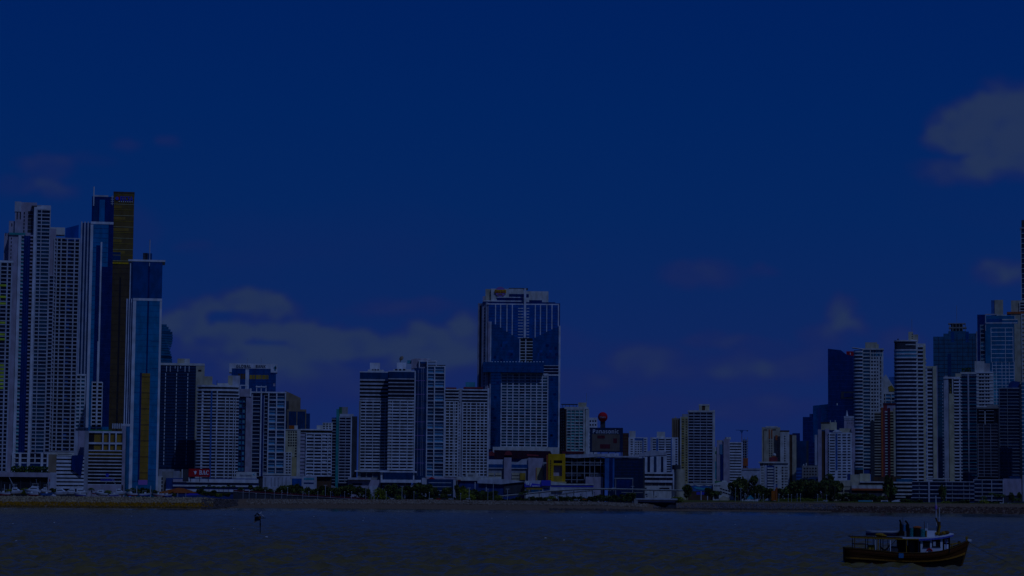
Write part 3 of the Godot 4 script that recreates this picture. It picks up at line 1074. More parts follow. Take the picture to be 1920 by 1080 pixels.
	for i in 14:
		var px: float = [rng.randf_range(920, 932), rng.randf_range(1029, 1040)][i % 2]
		var py := 709.6 + 5.5 * (rng.randi() % 23)
		b("glass_panel", "mirror_navy", px, px + 5, py, py + 4.4, .4, .3)
	b("corner", "lightgrey", 917.6, 920, 699, 842, 1, 3)
	fac(939, 1027, 701, 838, 25, [939.8, 950.8, 961.6, 973, 984.4, 995.2, 1006, 1016.4, 1027], 1.9, 1.7, "white", "tl", 1.5, "balcony_slab")
	b("base", "offwhite", 925, 1052, 838.5, 851, 5, 20)
	# left flank, receding
	face(895, -10, 914, 0)
	b("flank", "pinkgrey", 895, 914, 568, 945, .4, 6)
	b("flank_fin", "lightgrey", 895, 896.4, 567, 945, .9, 2)
	b("flank_slit", "dark", 898.4, 901.2, 572, 930, .6, .3)
	b("flank_fin", "lightgrey", 903, 905, 567, 930, 1, 2)
	b("flank_fin", "lightgrey", 910, 911.6, 567, 930, 1, 2)
	panes(906.4, 909.4, 575, 930, 1, 60, .6, .5, "dk", .7)
	flat()


func mall():
	# narrow green tower
	start("office_tower", "cream framed tower with green glass and a dark flank, right of the hotel", "office tower", 1080, 2690, 800)
	core("beige", 1060, 1103, 764, 945, -.8, 24)
	b("cornice", "offwhite", 1058, 1103, 763, 767, .6, 24)
	fac(1062, 1095, 768.5, 846, 14, [1063, 1070.7, 1078.3, 1086, 1094], 1.0, 1.6, "offwhite", "gr", .5)
	b("pier", "offwhite", 1093.5, 1096.5, 764, 847, .9, 2)
	b("flank", "offwhite", 1098, 1103, 768, 945, .3, 20)
	b("roof_block", "beige", 1084, 1099.5, 754.5, 764, -3, 10)
	b("roof_frame", "charcoal", 1052, 1083, 757, 758.4, -5, 10)
	for x in [1054, 1060, 1067, 1074, 1080]:
		b("roof_post", "charcoal", x, x + .8, 757, 764, -5, 1)
	mast("antenna", "grey", 1099.5, 737, 756, .6, -4)
	face(1049, -22, 1060, 0)
	b("flank", "brown", 1049, 1060, 764, 945, .1, 6)
	panes(1052, 1059, 768, 845, 2, 14, .4, .5, "br", .3)
	flat()

	start("apartment_block", "small white block with little windows behind the video billboard", "apartment block", 1110, 2900, 810)
	core("white", 1100, 1120, 783, 945, 0, 14)
	b("roof_box", "offwhite", 1100, 1104.5, 767, 784, -2, 6)
	panes(1104.5, 1119, 786, 842, 3, 8, .55, .45, "dk", .15)

	# billboard
	start("video_billboard", "black video billboard with white lettering and a red ball on top", "billboard", 1137, 2520, 820)
	b("cabinet", "glass_black", 1106, 1168, 802, 848, 0, 4)
	b("screen", "screen", 1110, 1162, 814, 845.5, .25, .4)
	for c in [[1120, 816.5, 1134, 822], [1125, 833, 1144, 841], [1150, 822, 1157, 831]]:
		b("screen_patch", "maroon", c[0], c[2], c[1], c[3], .4, .2)
	words_on("Panasonic", "lightgrey", 1111.5, 1160, 804.5, 812.8, .3, font)
	b("post", "charcoal", 1125.5, 1134.8, 790, 803, -1, 3)
	ball("red_ball", "red", Vector3(ux(1130), vy(1130, 781.8), -2), Vector3(1, 1, 1) * px_m(9.4))
	for x in [1112, 1126, 1140, 1154, 1164]:
		b("leg", "charcoal", x, x + 1.6, 847, 858, -1, 1.5)
	words_on("Claro", "pinkgrey", 1124.6, 1135.4, 780.2, 784, px_m(9.2) - 2.0, serif)

	# mall
	start("shopping_mall", "long grey shopping mall with pale pillars, red roofs and yellow louvres", "shopping mall", 970, 2480, 870)
	b("wall", "grey", 914, 1030, 866, 945, -1, 40)
	b("roof_band", "lightgrey", 914, 944, 861.5, 870.5, .4, 20)
	slab_poly("roof_band", "lightgrey", [[964, 871], [978, 861.5], [991, 859.5], [991, 871]], .4, 20)
	b("glass_band", "mirror_deep", 914.5, 944, 870.5, 877, 0, 2)
	b("glass_band", "mirror_deep", 959, 990, 871, 877.4, 0, 2)
	b("sill", "lightgrey", 914, 944, 877, 878.6, .5, 2)
	b("sill", "lightgrey", 959, 990, 877.4, 879, .5, 2)
	for i in 3:
		for c in [[915.5, 926.5], [929, 940.5], [960, 974]]:
			b("louvre", "beige", c[0], c[1], 886.5 + i * 6.2, 891 + i * 6.2, 0, .6)
	b("panel", "mustard", 975, 985.5, 887, 900, .1, .6)
	b("pillar", "pinkgrey", 945, 959, 858, 905, 3, 20)
	b("pillar", "pinkgrey", 990.5, 1005, 858.5, 905, 3, 20)
	b("pillar", "pinkgrey", 1005, 1018.5, 859, 905, 2.6, 20)
	b("panel", "yellowcream", 1006, 1018, 877, 901, 3.2, 1)
	b("panel_edge", "rust", 1004.6, 1006, 877, 901, 3.3, 1)
	slab_poly("red_roof", "roofred", [[915, 848], [922, 845], [926.5, 849], [926.5, 854], [915, 854]], -14, 10)
	slab_poly("red_roof", "roofred", [[945, 853], [948, 846.5], [953, 844.5], [958, 847], [960.5, 853]], -12, 10)
	slab_poly("red_roof", "plum", [[926, 843], [1032, 845], [1040, 859], [926, 859]], -20, 14)
	slab_poly("red_roof", "roofred", [[988, 851], [1010, 852.5], [1010, 855], [988, 854]], -11, 4)
	b("red_roof", "maroon", 1054, 1095, 846, 850.5, -8, 10)

	start("yellow_portal", "bright yellow building front with a square opening", "building", 1043, 2460, 880)
	b("wall", "yellow", 1028, 1038, 851, 904, 0, 14)
	b("wall", "yellow", 1054, 1060, 851, 904, 0, 14)
	b("wall", "yellow", 1038, 1054, 851, 863, 0, 14)
	b("wall", "yellow", 1038, 1054, 868.5, 872.5, 0, 14)
	b("wall", "mustard", 1038, 1054, 892.5, 904, 0, 14)
	b("opening", "charcoal", 1038, 1054, 863, 868.5, -4, 6)
	b("opening", "pinkgrey", 1038, 1054, 872.5, 892.5, -5, 6)
	b("side", "rust", 1024.5, 1028, 853, 906, -1, 10)
	for i in 9:
		b("slot", "brown", 1031.4, 1033, 863 + i * 4.4, 865.6 + i * 4.4, .2, .3)
	b("eave", "yellowcream", 1028, 1062, 903, 907, 6, 12)

	start("mall_block", "dark open fronted mall wing under a white roof, right of the yellow portal", "shopping mall", 1100, 2490, 880)
	b("wall", "dark", 1060, 1134, 858, 945, -6, 30)
	slab_poly("roof", "lightgrey", [[1060, 850.5], [1098, 851.5], [1160, 850], [1160, 854.5], [1080, 859], [1060, 857.5]], 2, 34)
	for x in [1072, 1082, 1096, 1106, 1115, 1126]:
		b("pillar", "grey", x - .6, x + .6, 857, 905, -.5, 1.5)
	for y in [866, 871.5, 886.5, 899]:
		b("floor_slab", "grey", 1060, 1134, y, y + 1.2, -.9, 3)
	for c in [[1073, 1081, 866], [1084, 1092, 866], [1108, 1114, 866], [1117, 1124, 866], [1062, 1071, 887.5], [1073, 1090, 887.5], [1108, 1115, 887.5], [1117, 1127, 887.5]]:
		b("room_panel", "offwhite", c[0], c[1], c[2] + .8, c[2] + 5.6, -3, 1)
	b("annex", "pinkgrey", 1098, 1131, 894, 945, 3, 14)
	panes(1131, 1134, 870, 905, 1, 12, .8, .45, "bl", -.3)

	start("glass_mall", "dark glass mall cube with a bright blue corner strip", "shopping mall", 1170, 2480, 880)
	core("glass_black", 1140, 1209, 859, 945, 0, 40)
	core("charcoal", 1206, 1209, 858, 945, .3, 38)
	b("corner_strip", "blue", 1134, 1142, 858, 916, 1, 10)
	b("corner_strip", "mirror_navy", 1142, 1149, 858, 916, .6, 6)
	b("corner_strip", "blue", 1149, 1152, 858, 916, .8, 3)
	b("roof", "lightgrey", 1134, 1198, 855, 857.6, 1.6, 30)
	b("portal", "grey", 1152, 1187, 896, 898, 1, 2)
	for x in [1154, 1186]:
		b("portal_post", "grey", x, x + 1.2, 896, 945, 1.2, 2)
	b("portal_glass", "mirror_navy", 1156, 1185, 899, 945, .7, 1)
	for i in 5:
		b("panel_joint", "darkblue", 1153, 1206, 866 + i * 6, 866.6 + i * 6, .3, .4)
	for i in 6:
		b("panel_joint", "charcoal", 1158 + i * 8, 1158.5 + i * 8, 859, 896, .35, .4)
	for i in 10:
		b("roof_rail", "charcoal", 1145 + i * 5.5, 1145.5 + i * 5.5, 851.5, 855, 0, .5)

	# low white shop with lettering
	start("supermarket", "low white and blue shop with a script sign below the yellow portal", "shop", 1000, 2350, 910)
	b("wall", "offwhite", 984, 1020, 901.5, 945, 0, 30)
	slab_poly("roof", "lightgrey", [[984, 904], [1000, 900.5], [1016, 901], [1016, 912], [984, 912]], 1, 30)
	slab_poly("blue_sign", "letter_blue", [[983.5, 907], [996, 906], [1016, 908.5], [1016, 913], [983.5, 913]], 1.8, .6)
	b("blue_block", "letter_blue", 1015, 1032.5, 900.5, 911, 3, 12)
	b("blue_block", "darkblue", 1019, 1031, 915, 922, 1, 6)
	b("wall", "lightgrey", 1015, 1033, 911, 945, .8, 12)
	b("awning", "mustard", 987, 1017, 915.2, 918, 2.6, 3)
	b("shop_window", "mirror_teal", 996, 1016, 918, 923, .4, .5)
	words_on("Sky", "letter_white", 986, 997, 903.8, 911.6, 2.2, font)
	words_on("MARKET", "letter_white", 998, 1012, 910.3, 912.4, 2.2, font)
	b("wall", "lightgrey", 1033, 1113, 907.5, 945, -1, 20)
	b("blue_stripe", "letter_blue", 1033, 1113, 909.6, 912.8, -.6, .6)
	slab_poly("roof", "offwhite", [[1033, 902], [1060, 907], [1113, 907], [1113, 909.5], [1033, 909.5]], 0, 18)
	b("awning", "mustard", 1033, 1055, 919, 921.6, 1, 3)

	# dark shed
	start("warehouse", "dark blue shed with a pale roof left of the low white shop", "shed", 930, 2360, 915)
	b("wall", "darkblue", 897, 984, 906, 945, 0, 30)
	slab_poly("roof", "lightgrey", [[895, 900], [945, 898.5], [984, 903.5], [965, 905], [940, 908], [895, 906]], 3, 30)
	slab_poly("gable", "charcoal", [[960, 905], [982, 901.5], [984, 908], [984, 925], [945, 925], [945, 909]], 1.2, 2)
	for x in [890, 911]:
		b("pillar", "lightgrey", x, x + 1.5, 904, 930, .6, 2)
	start("office_block", "low white building with a flat roof terrace under the pale grid block", "office block", 885, 2400, 900)
	b("wall", "darkblue", 858, 912, 901, 945, 0, 24)
	b("terrace", "offwhite", 856, 940, 894.5, 901.5, 2, 26)
	b("roof_canopy", "roofred", 858, 864, 899.5, 902, 2.6, 6)
	start("office_block", "low dark glazed block with white floor lines and a red canopy below the glazed tower", "office block", 826, 2370, 905)
	b("wall", "mirror_dark", 801, 850, 898, 945, 0, 24)
	for y in [904.5, 912, 919.5, 927]:
		b("floor_slab", "lightgrey", 804, 846, y, y + 1.2, .6, 2)
	b("pillar", "lightgrey", 791, 800, 896, 945, .8, 20)
	b("pillar", "lightgrey", 850, 855, 896, 945, .8, 20)
	b("terrace", "pinkgrey", 799, 856, 895, 898.5, 1, 24)
	slab_poly("red_canopy", "red", [[803, 898], [809, 894.2], [816, 898]], 2, 6)

func right_middle():
	start("apartment_block", "white block with small windows and blue recesses behind the dark glass mall", "apartment block", 1196, 2930, 830)
	core("white", 1178.5, 1214, 820, 945, 0, 14)
	core("blue", 1190, 1206.5, 821.5, 945, .2, 10, "recess")
	b("wall", "white", 1190, 1206.5, 826, 945, .5, 10)
	b("roof_box", "offwhite", 1180, 1191.5, 808, 821, -1, 8)
	panes(1182, 1187, 822, 853, 1, 7, .8, .4, "dk", .15)
	panes(1190, 1204, 827, 853, 3, 6, .6, .4, "dk", .65)
	panes(1207, 1212.5, 822, 853, 1, 7, .8, .4, "dk", .15)
	b("blue_shaft", "blue", 1204.6, 1206.6, 821, 945, .8, 4)
	start("brick_block", "narrow brown brick block behind the video billboard", "apartment block", 1173, 2960, 830)
	core("brown", 1167, 1179, 812, 945, 0, 10)
	bands("brick_course", "maroon", 1167, 1179, 816, 6, 6, 1.2, .2, .5)
	start("apartment_block", "broad white block of long window bands left of the brown tower", "apartment block", 1245, 2700, 840)
	core("white", 1219.5, 1271.5, 820, 945, 0, 14)
	b("roof_box", "offwhite", 1231.5, 1247, 809.5, 821, -2, 8)
	b("flank", "lightgrey", 1219.5, 1223, 820, 945, .3, 14)
	for i in 14:
		for c in [[1224, 1230, "dk"], [1235, 1246, "dk"], [1248.4, 1257.6, "dk"], [1266.4, 1270, "nv"]]:
			panes(c[0], c[1], 822.8 + i * 4.6, 825.6 + i * 4.6, 1, 1, 1, .8, c[2], .2)
	b("blue_shaft", "blue", 1257.8, 1259.6, 821, 945, .3, 2)
	b("blue_shaft", "blue", 1230.6, 1234, 822, 850, .2, 2)

	start("office_block", "white block with three tall dark window strips", "office block", 1229, 2620, 865)
	core("white", 1208.6, 1250, 849, 945, 0, 20)
	slab_poly("parapet", "lightgrey", [[1198, 852], [1206, 848.5], [1220, 844.5], [1246, 846.5], [1250.5, 850], [1250.5, 853], [1198, 856]], .6, 18)
	for c in [[1214, 1219], [1226, 1231], [1239.4, 1243.8]]:
		b("window_strip", "darkblue", c[0], c[1], 856, 885.5, .2, .5).material_override = pane_of("nv")
	start("office_block", "low white office block with dark window bands before the three strip block", "office block", 1230, 2520, 900)
	core("offwhite", 1196.5, 1263.5, 887, 945, -1, 20)
	b("roof", "white", 1202, 1263.5, 885.5, 888.6, .8, 22)
	for c in [[888.6, 892.8, 1205, 1262], [895.6, 900.5, 1199, 1262], [904.6, 909.8, 1197, 1261], [914.4, 918.5, 1200, 1213], [914.4, 918.5, 1236, 1256]]:
		var n := int((c[3] - c[2]) / 11)
		panes(c[2], c[3], c[0], c[1], maxi(n, 1), 1, .93, 1, "br", -.6)
	b("floor_slab", "white", 1203, 1264, 892.8, 895.6, .9, 3)
	b("floor_slab", "white", 1196.5, 1262, 900.5, 904.6, .7, 3)
	b("corner", "white", 1261.5, 1264, 886, 945, 1, 3)
	start("round_annex", "beige rounded annex with a dark cap left of the brown tower", "building", 1273, 2600, 900)
	plan_at("wall", plan_mesh(arc(1263.5, 1284, 8, 8), px_m(60)), "beige", 1273, 880)
	plan_at("cap", plan_mesh(arc(1260, 1276, 7, 6), px_m(8)), "charcoal", 1268, 872)

	start("apartment_tower", "narrow cream tower with a yellow window column", "apartment tower", 1275, 2790, 840)
	core("tan", 1259.5, 1276, 784, 945, -2, 16)
	for x in [1263, 1267, 1271]:
		b("slit", "brown", x, x + 1.8, 787, 870, -1.8, .3)
	b("roof_fin", "beige", 1265, 1268, 781.5, 784, -2.4, 4)
	core("yellowcream", 1275, 1290.5, 781.5, 945, 0, 18)
	panes(1278, 1282.6, 784, 888, 1, 23, .9, .55, "yl", .15)
	panes(1285.4, 1288.4, 784, 903, 1, 25, .8, .5, "br", .15)
	b("corner", "offwhite", 1275, 1277.4, 781, 945, .4, 2)
	b("roof_box", "grey", 1279, 1290, 776, 782, -3, 6)
	start("apartment_tower", "tall cream and brown tower of uniform balcony rows with a rooftop frame", "apartment tower", 1315, 2700, 840)
	core("brown", 1290, 1340, 771, 945, -1.6, 20)
	fac(1290, 1337, 773, 907, 25, [1291, 1301, 1313, 1325, 1336], .8, 1.7, "lightgrey", "dk", 1.2, "balcony_slab")
	b("flank", "offwhite", 1336.6, 1340.5, 769, 945, 1.5, 20)
	b("roof", "offwhite", 1289.5, 1340.5, 769.6, 772.6, 1.6, 22)
	b("roof_frame", "offwhite", 1310, 1330.5, 757.5, 760.5, -3, 8)
	b("roof_frame", "beige", 1310.5, 1316, 760, 771, -3, 8)
	b("roof_frame", "cream", 1322, 1330, 760, 771, -3.4, 8)
	b("roof_core", "brown", 1315, 1323, 760.5, 770, -4, 5)

	start("apartment_tower", "white block with dark bands and a plain pinkish shaft, right of the brown tower", "apartment tower", 1366, 2800, 870)
	b("wall", "offwhite", 1340, 1345, 838, 945, -2, 12)
	b("sign_panel", "seafoam", 1341, 1343.6, 865, 898, -1.8, .4)
	b("sign_panel", "green", 1341, 1343.6, 846, 851, -1.8, .4)
	b("wall", "pinkgrey", 1344, 1357, 828, 945, -1, 14)
	b("roof_box", "beige", 1344, 1356, 825.5, 830, -1.4, 8)
	b("glass_strip", "bl_glass", 1349, 1355, 833, 852, -.7, .4)
	b("glass_strip", "mirror_navy", 1350.5, 1356, 852, 903, -.7, .4)
	b("shaft", "pinkgrey", 1356.6, 1368.6, 823, 945, 1, 16)
	for x in [1363, 1367]:
		tube("roof_tank", "offwhite", Vector3(ux(x), vy(x, 824), -5), Vector3(ux(x), vy(x, 819.5), -5), 2.2)
	core("charcoal", 1368, 1391, 831, 945, -1, 16)
	for i in 15:
		b("balcony_slab", "white", 1368, 1391.8, 833.6 + i * 5.26, 836.6 + i * 5.26, 1, 3)
		panes(1368.6, 1390, 830.8 + i * 5.26, 833.6 + i * 5.26, 2, 1, .86, 1, "br", -.5)
	b("roof", "white", 1367.6, 1392, 829, 831.2, 1.1, 16)
	b("corner", "white", 1390, 1392.2, 830, 945, 1.3, 14)

	# tower under construction and its crane
	start("unfinished_tower", "bare concrete tower under construction with orange netting on its lower floors", "unfinished tower", 1397, 3300, 860)
	for i in 12:
		b("floor_slab", "rust" if i > 8 else "grey", 1391, 1402.6, 826 + i * 4.6, 827.4 + i * 4.6, 0, 14)
	for x in [1391.6, 1396, 1401.6]:
		for z in [-.4, -12.0]:
			b("column", "grey", x - .5, x + .5, 820, 885, z, 1)
	b("core_wall", "darkblue", 1393, 1400, 824, 885, -5, 6)
	b("netting", "rust", 1393.5, 1402.4, 859, 874, .3, .3)
	start("tower_crane", "thin tower crane above the unfinished concrete tower", "crane", 1391, 3320, 830)
	b("mast", "roofred", 1390.4, 1391.4, 806, 880, 0, .8)
	slab_poly("jib", "blue", [[1380, 806], [1403, 806.6], [1403, 807.6], [1380, 807]], .5, 1)
	slab_poly("cab", "blue", [[1386.5, 806.6], [1394, 806.8], [1392, 812], [1390, 812]], .8, 1.6)
	b("counterweight", "charcoal", 1400, 1402, 807, 809, .6, 1)

	start("warehouse", "wide blank grey wall building in the gap between towers", "building", 1408, 2700, 895)
	slab_poly("wall", "lightgrey", [[1391, 881], [1425, 881], [1425, 945], [1391, 945]], 0, 20)
	b("roof", "grey", 1391, 1425, 878, 881.4, .6, 22)
	b("base", "grey", 1391, 1425, 897, 945, .5, 2)

	start("apartment_tower", "cream stepped tower with red window columns and brown flank", "apartment tower", 1460, 2960, 860)
	core("beige", 1428.6, 1463, 801, 945, 0, 18)
	b("roof", "offwhite", 1436, 1458, 799, 802, .4, 12)
	b("slit", "brown", 1431.6, 1432.6, 806, 940, .2, .3)
	panes(1433, 1438.6, 805, 807, 1, 1, 1, 1, "br", .15)
	panes(1448, 1455, 805, 807, 1, 1, 1, 1, "br", .15)
	for x in [1441.4, 1446]:
		b("red_panel", "rust", x, x + 2.4, 805, 822, .2, .3)
	panes(1441, 1449, 820, 866, 2, 10, .45, .55, "dk", .15)
	b("recess", "charcoal", 1451.5, 1463, 818, 945, .25, 1)
	b("red_panel", "rust", 1454, 1458, 816, 825, .4, .3)
	panes(1456, 1462, 820, 866, 2, 11, .5, .5, "br", .4)
	core("offwhite", 1463, 1480, 809.5, 945, .6, 16)
	b("roof", "brown", 1463, 1480, 807, 809.6, .8, 14)
	panes(1470, 1473, 816, 866, 1, 11, .7, .5, "br", .8)
	core("brown", 1479.6, 1485.6, 817, 945, -.5, 14)
	core("beige", 1485.4, 1493, 816.5, 945, .4, 14)
	b("roof", "brown", 1480, 1492.6, 814.6, 817, -.3, 14)

	start("apartment_block", "short cream block with dark window columns before the cream stepped tower", "apartment block", 1451, 2640, 890)
	core("offwhite", 1425.5, 1477.6, 868, 945, 0, 16)
	b("cornice", "offwhite", 1422.6, 1478.4, 865.6, 868.4, 1.4, 18)
	panes(1424, 1450, 868.6, 872, 3, 1, .8, 1, "br", .6)
	panes(1456, 1470, 868.6, 871, 4, 1, .8, .8, "bl", .15)
	panes(1427.5, 1432, 874, 920, 2, 9, .55, .55, "br", .15)
	b("recess", "darkblue", 1434.6, 1452, 873, 945, .2, 1)
	for i in 9:
		b("balcony_slab", "offwhite", 1439, 1450.5, 876.6 + i * 5.3, 879.4 + i * 5.3, 1.4, 2)
	b("pier", "lightgrey", 1434.4, 1437.5, 872, 945, .6, 1)
	panes(1454, 1458, 874, 927, 1, 10, .8, .55, "br", .15)
	panes(1465.4, 1469, 874, 927, 1, 10, .9, .6, "br", .15)
	panes(1470.6, 1477, 874, 927, 2, 10, .6, .5, "br", .15)
	b("roof_hut", "roofred", 1442, 1457.5, 857, 866, -3, 6)
	b("roof_hut", "rust", 1447, 1455, 855, 858, -3.4, 5)
	ball("roof_dome", "offwhite", Vector3(ux(1452), vy(1452, 853), -5), Vector3(1, 1, 1) * px_m(3.3))

	start("glass_tower", "far pale blue stepped glass towers left of the navy tower", "glass tower", 1525, 3700, 850)
	core("mirror_navy", 1505.5, 1524.6, 781.8, 945, 0, 16)
	core("darkblue", 1518, 1524.6, 776, 945, -1, 14)
	slab_poly("wall", "mirror_deep", [[1524.5, 760.8], [1553.5, 757.8], [1553.5, 945], [1524.5, 945]], 1, 18)
	b("glass_strip", "darkblue", 1533, 1540, 765.5, 945, 1.3, .5)
	for i in 14:
		b("floor_line", "darkblue", 1505.6, 1524, 790 + i * 7, 790.7 + i * 7, .3, .4)
		b("floor_line", "darkblue", 1541, 1553, 768 + i * 7, 768.7 + i * 7, 1.3, .4)
	start("glass_tower", "dark teal glass block behind the trees, right of the cream stepped tower", "glass tower", 1511, 3200, 860)
	core("mirror_dark", 1492, 1516, 826.6, 945, 0, 16)
	core("mirror_navy", 1516, 1529, 829.6, 945, -.6, 14)
	core("mirror_navy", 1486, 1500, 812, 945, -3, 10)
	for i in 10:
		b("floor_line", "darkblue", 1516.4, 1528.6, 834 + i * 7, 835 + i * 7, -.3, .4)
	b("pier", "charcoal", 1512, 1516, 826.6, 945, .4, 1)
	start("apartment_block", "low blue block and concrete block with rows of small windows", "apartment block", 1515, 2820, 890)
	core("blue", 1493, 1505.5, 877, 945, 0, 12)
	bands("floor_slab", "darkblue", 1493, 1505.4, 881, 6, 5, 2.6, .3, 1)
	core("concrete", 1504, 1534, 873, 945, .6, 14)
	panes(1506, 1532, 875.5, 898, 5, 4, .6, .5, "br", .8)
	b("roof_tank", "offwhite", 1506, 1508, 870, 873, -3, 2)
	b("roof_tank", "offwhite", 1511, 1513, 868, 873, -3, 2)


func right_cluster():
	start("glass_tower", "dark navy glass tower with a slanted top and a red roof sign", "glass tower", 1577, 3300, 800)
	slab_poly("wall", "mirror_navy", [[1553, 653.6], [1577, 656.4], [1587, 664.5], [1604, 669], [1604, 945], [1553, 945]], 0, 30)
	b("roof_sign", "red", 1587.4, 1604, 658.5, 668.6, -4, 1)
	b("sign_mark", "letter_white", 1594.4, 1595.4, 661, 665, -3.8, .2)
	b("bridge_box", "charcoal", 1576.8, 1604, 734.4, 748, 2, 6)
	b("bridge_glass", "mirror_navy", 1582.5, 1604, 737.5, 745, 2.4, .6)
	for i in 32:
		b("floor_line", "darkblue", 1553.5, 1603, 676 + i * 7, 676.7 + i * 7, .3, .3)
	b("lit_panel", "offwhite", 1569, 1571, 756, 760, .4, .3)

	start("apartment_tower", "cream white tower with curved balconies and many square windows beside the navy tower", "apartment tower", 1629, 2840, 770)
	core("offwhite", 1616, 1656.5, 655, 888, -.6, 20)
	plan_at("wall", plan_mesh(arc(1601.8, 1618, px_m(5), 16, 7, .3), px_m(232)), "dark", 1609, 657)
	var sl := plan_mesh(arc(1600.8, 1618, px_m(6.6), 16, 7, .3), px_m(2.3))
	var gl := plan_mesh(arc(1601.6, 1618, px_m(5.4), 16, 7, .3), px_m(4.3))
	for i in 34:
		var y := 658.5 + i * 6.53
		plan_at("balcony_slab", sl, "white", 1609, y)
		plan_at("window", gl, "dark", 1609, y + 2.3).material_override = pane_of("tl" if i % 3 == 0 else "dk")
	fac(1617.4, 1633, 655, 877, 34, [1618, 1632.4], 1.4, 2.1, "offwhite", "tl", .9)
	for c in [[1633.6, 1637.6], [1639, 1642.6], [1644.6, 1647]]:
		panes(c[0], c[1], 655, 877, 1, 34, .9, .42, "dk", -.35)
	panes(1650, 1653, 668, 800, 1, 18, .6, .7, "br", -.35)
	for i in 2:
		panes(1634, 1655, 656 + i * 7, 660.5 + i * 7, 5, 1, .7, 1, "tl", -.3)
	b("penthouse", "beige", 1623, 1645, 641.5, 654, -4, 10)
	b("penthouse", "cream", 1642, 1648, 645, 655, -3.4, 9)
	slab_poly("roof_wing", "white", [[1598.5, 650.8], [1618.5, 653.4], [1618.5, 655], [1598.5, 651.8]], 2.6, 14)
	b("roof", "offwhite", 1617, 1657.5, 653.4, 656, 1.2, 21)
	b("lobby", "darkblue", 1606, 1632, 877, 889, -.4, 10)
	b("pier", "offwhite", 1616, 1619, 655, 889, 1.2, 3)
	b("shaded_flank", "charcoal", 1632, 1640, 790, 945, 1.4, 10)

	start("gabled_tower", "white tower with a pointed gable and a gold patch, between two tall towers", "apartment tower", 1668, 2880, 740)
	slab_poly("gable", "offwhite", [[1656, 735], [1656, 708], [1661, 701.5], [1665, 708], [1679, 731], [1679, 738], [1656, 738]], 0, 12)
	slab_poly("gold_patch", "mustard", [[1665.5, 725], [1672, 722.5], [1678.5, 731], [1678, 734], [1667, 734]], .5, .6)
	core("offwhite", 1655.5, 1680, 736, 945, -.9, 14)
	fac(1656, 1680, 738, 758, 3, [1657, 1660.4, 1671, 1679.4], 1.2, 1.8, "offwhite", "bl", .4)
	b("back_wing", "blue", 1667, 1680, 706, 735, -8, 6)

	start("orange_tower", "orange and olive balcony tower with a deep red stripe", "apartment tower", 1659, 2570, 830)
	core("brown", 1640, 1653, 773, 945, -.8, 16)
	fac(1640, 1653, 774, 895, 23, [1640.5, 1652.6], 0, 2.0, "beige", "gb", .9, "balcony_slab")
	b("orange_pier", "rust", 1652.6, 1656, 764, 945, 1.6, 6)
	b("orange_pier", "roofred", 1656, 1659.4, 764, 945, 1.3, 6)
	core("rust", 1659, 1679, 765, 945, -.6, 16)
	fac(1659.4, 1665, 772, 895, 23, [1659.8, 1664.8], 0, 2.2, "offwhite", "br", 1, "balcony_slab")
	b("red_stripe", "maroon", 1664.6, 1669.4, 765, 945, 1.4, 4)
	fac(1669.4, 1676, 772, 895, 23, [1669.8, 1675.6], 0, 2.2, "yellowcream", "br", 1, "balcony_slab")
	b("corner", "beige", 1675.4, 1679, 765, 945, 1.2, 6)
	b("head_block", "roofred", 1656.5, 1663.5, 757.5, 774, .8, 10)
	b("head_block", "pinkgrey", 1663, 1679, 759, 772, .6, 10)
	b("roof", "maroon", 1656, 1680, 755.8, 759.5, 1, 12)
	b("base", "brown", 1638, 1659, 894, 945, 1.8, 10)

	start("apartment_tower", "tallest round fronted white banded tower of the right cluster with a cream roof hut", "apartment tower", 1706, 2640, 790)
	plan_at("wall", plan_mesh(arc(1678.4, 1720, px_m(6.5), 20, 9, .15), px_m(300)), "charcoal", 1700, 640)
	var s2 := plan_mesh(arc(1677.2, 1720.5, px_m(8.2), 20, 9, .15), px_m(2.4))
	var g2 := plan_mesh(arc(1678.0, 1720, px_m(7.0), 20, 9, .15), px_m(4.6))
	for i in 39:
		var y := 655.4 + i * 7.1
		plan_at("balcony_slab", s2, "white", 1700, y)
		plan_at("window", g2, "dark", 1700, y + 2.4).material_override = pane_of("tl" if i in [0, 1] else "dk")
	plan_at("roof_band", s2, "white", 1700, 638)
	plan_at("roof_band", plan_mesh(arc(1693, 1720.5, px_m(8.0), 20), px_m(1.6)), "offwhite", 1706, 646)
	core("offwhite", 1719, 1736, 648, 945, -.9, 18)
	b("pier", "offwhite", 1718, 1721.4, 640, 945, px_m(5), 6)
	fac(1721, 1731.6, 650, 926, 39, [1721.2, 1731.4], 0, 2.6, "white", "br", 2.2, "balcony_slab")
	b("pier", "cream", 1731, 1735.6, 648, 945, 1.8, 8)
	for i in 36:
		b("balcony_slab", "offwhite", 1733.6, 1737.6, 672 + i * 7.1, 674.6 + i * 7.1, .8, 5)
	b("roof", "offwhite", 1720, 1736, 644.5, 649, 1.5, 14)
	b("penthouse", "cream", 1704.4, 1713, 622, 638, -2, 8)
	b("penthouse", "beige", 1713, 1722.4, 627, 640, -2.4, 8)
	for i in 3:
		b("vent", "brown", 1710.5, 1713, 625.6 + i * 3.8, 627 + i * 3.8, -1.8, .4)
	mast("antenna", "grey", 1711, 597, 623, .7, -4)
	ball("roof_tank", "dark", Vector3(ux(1685), vy(1685, 636), -2), Vector3(.8, 1.1, .8))
	# lower wing at its right
	core("brown", 1737, 1750, 690, 945, -3, 14)
	fac(1737, 1749.6, 691, 922, 33, [1738, 1749.2], 1.4, 2.7, "white", "br", -1.2, "balcony_slab")
	b("pier", "cream", 1749, 1755.6, 687, 945, 0, 16)
	b("flank", "pinkgrey", 1755.4, 1757.4, 686, 945, -.3, 15)
	b("roof", "cream", 1738, 1755, 687, 690.4, -.6, 14)

	start("glass_tower", "grey green glass tower with a stepped crown and a thin antenna", "glass tower", 1791, 3060, 720)
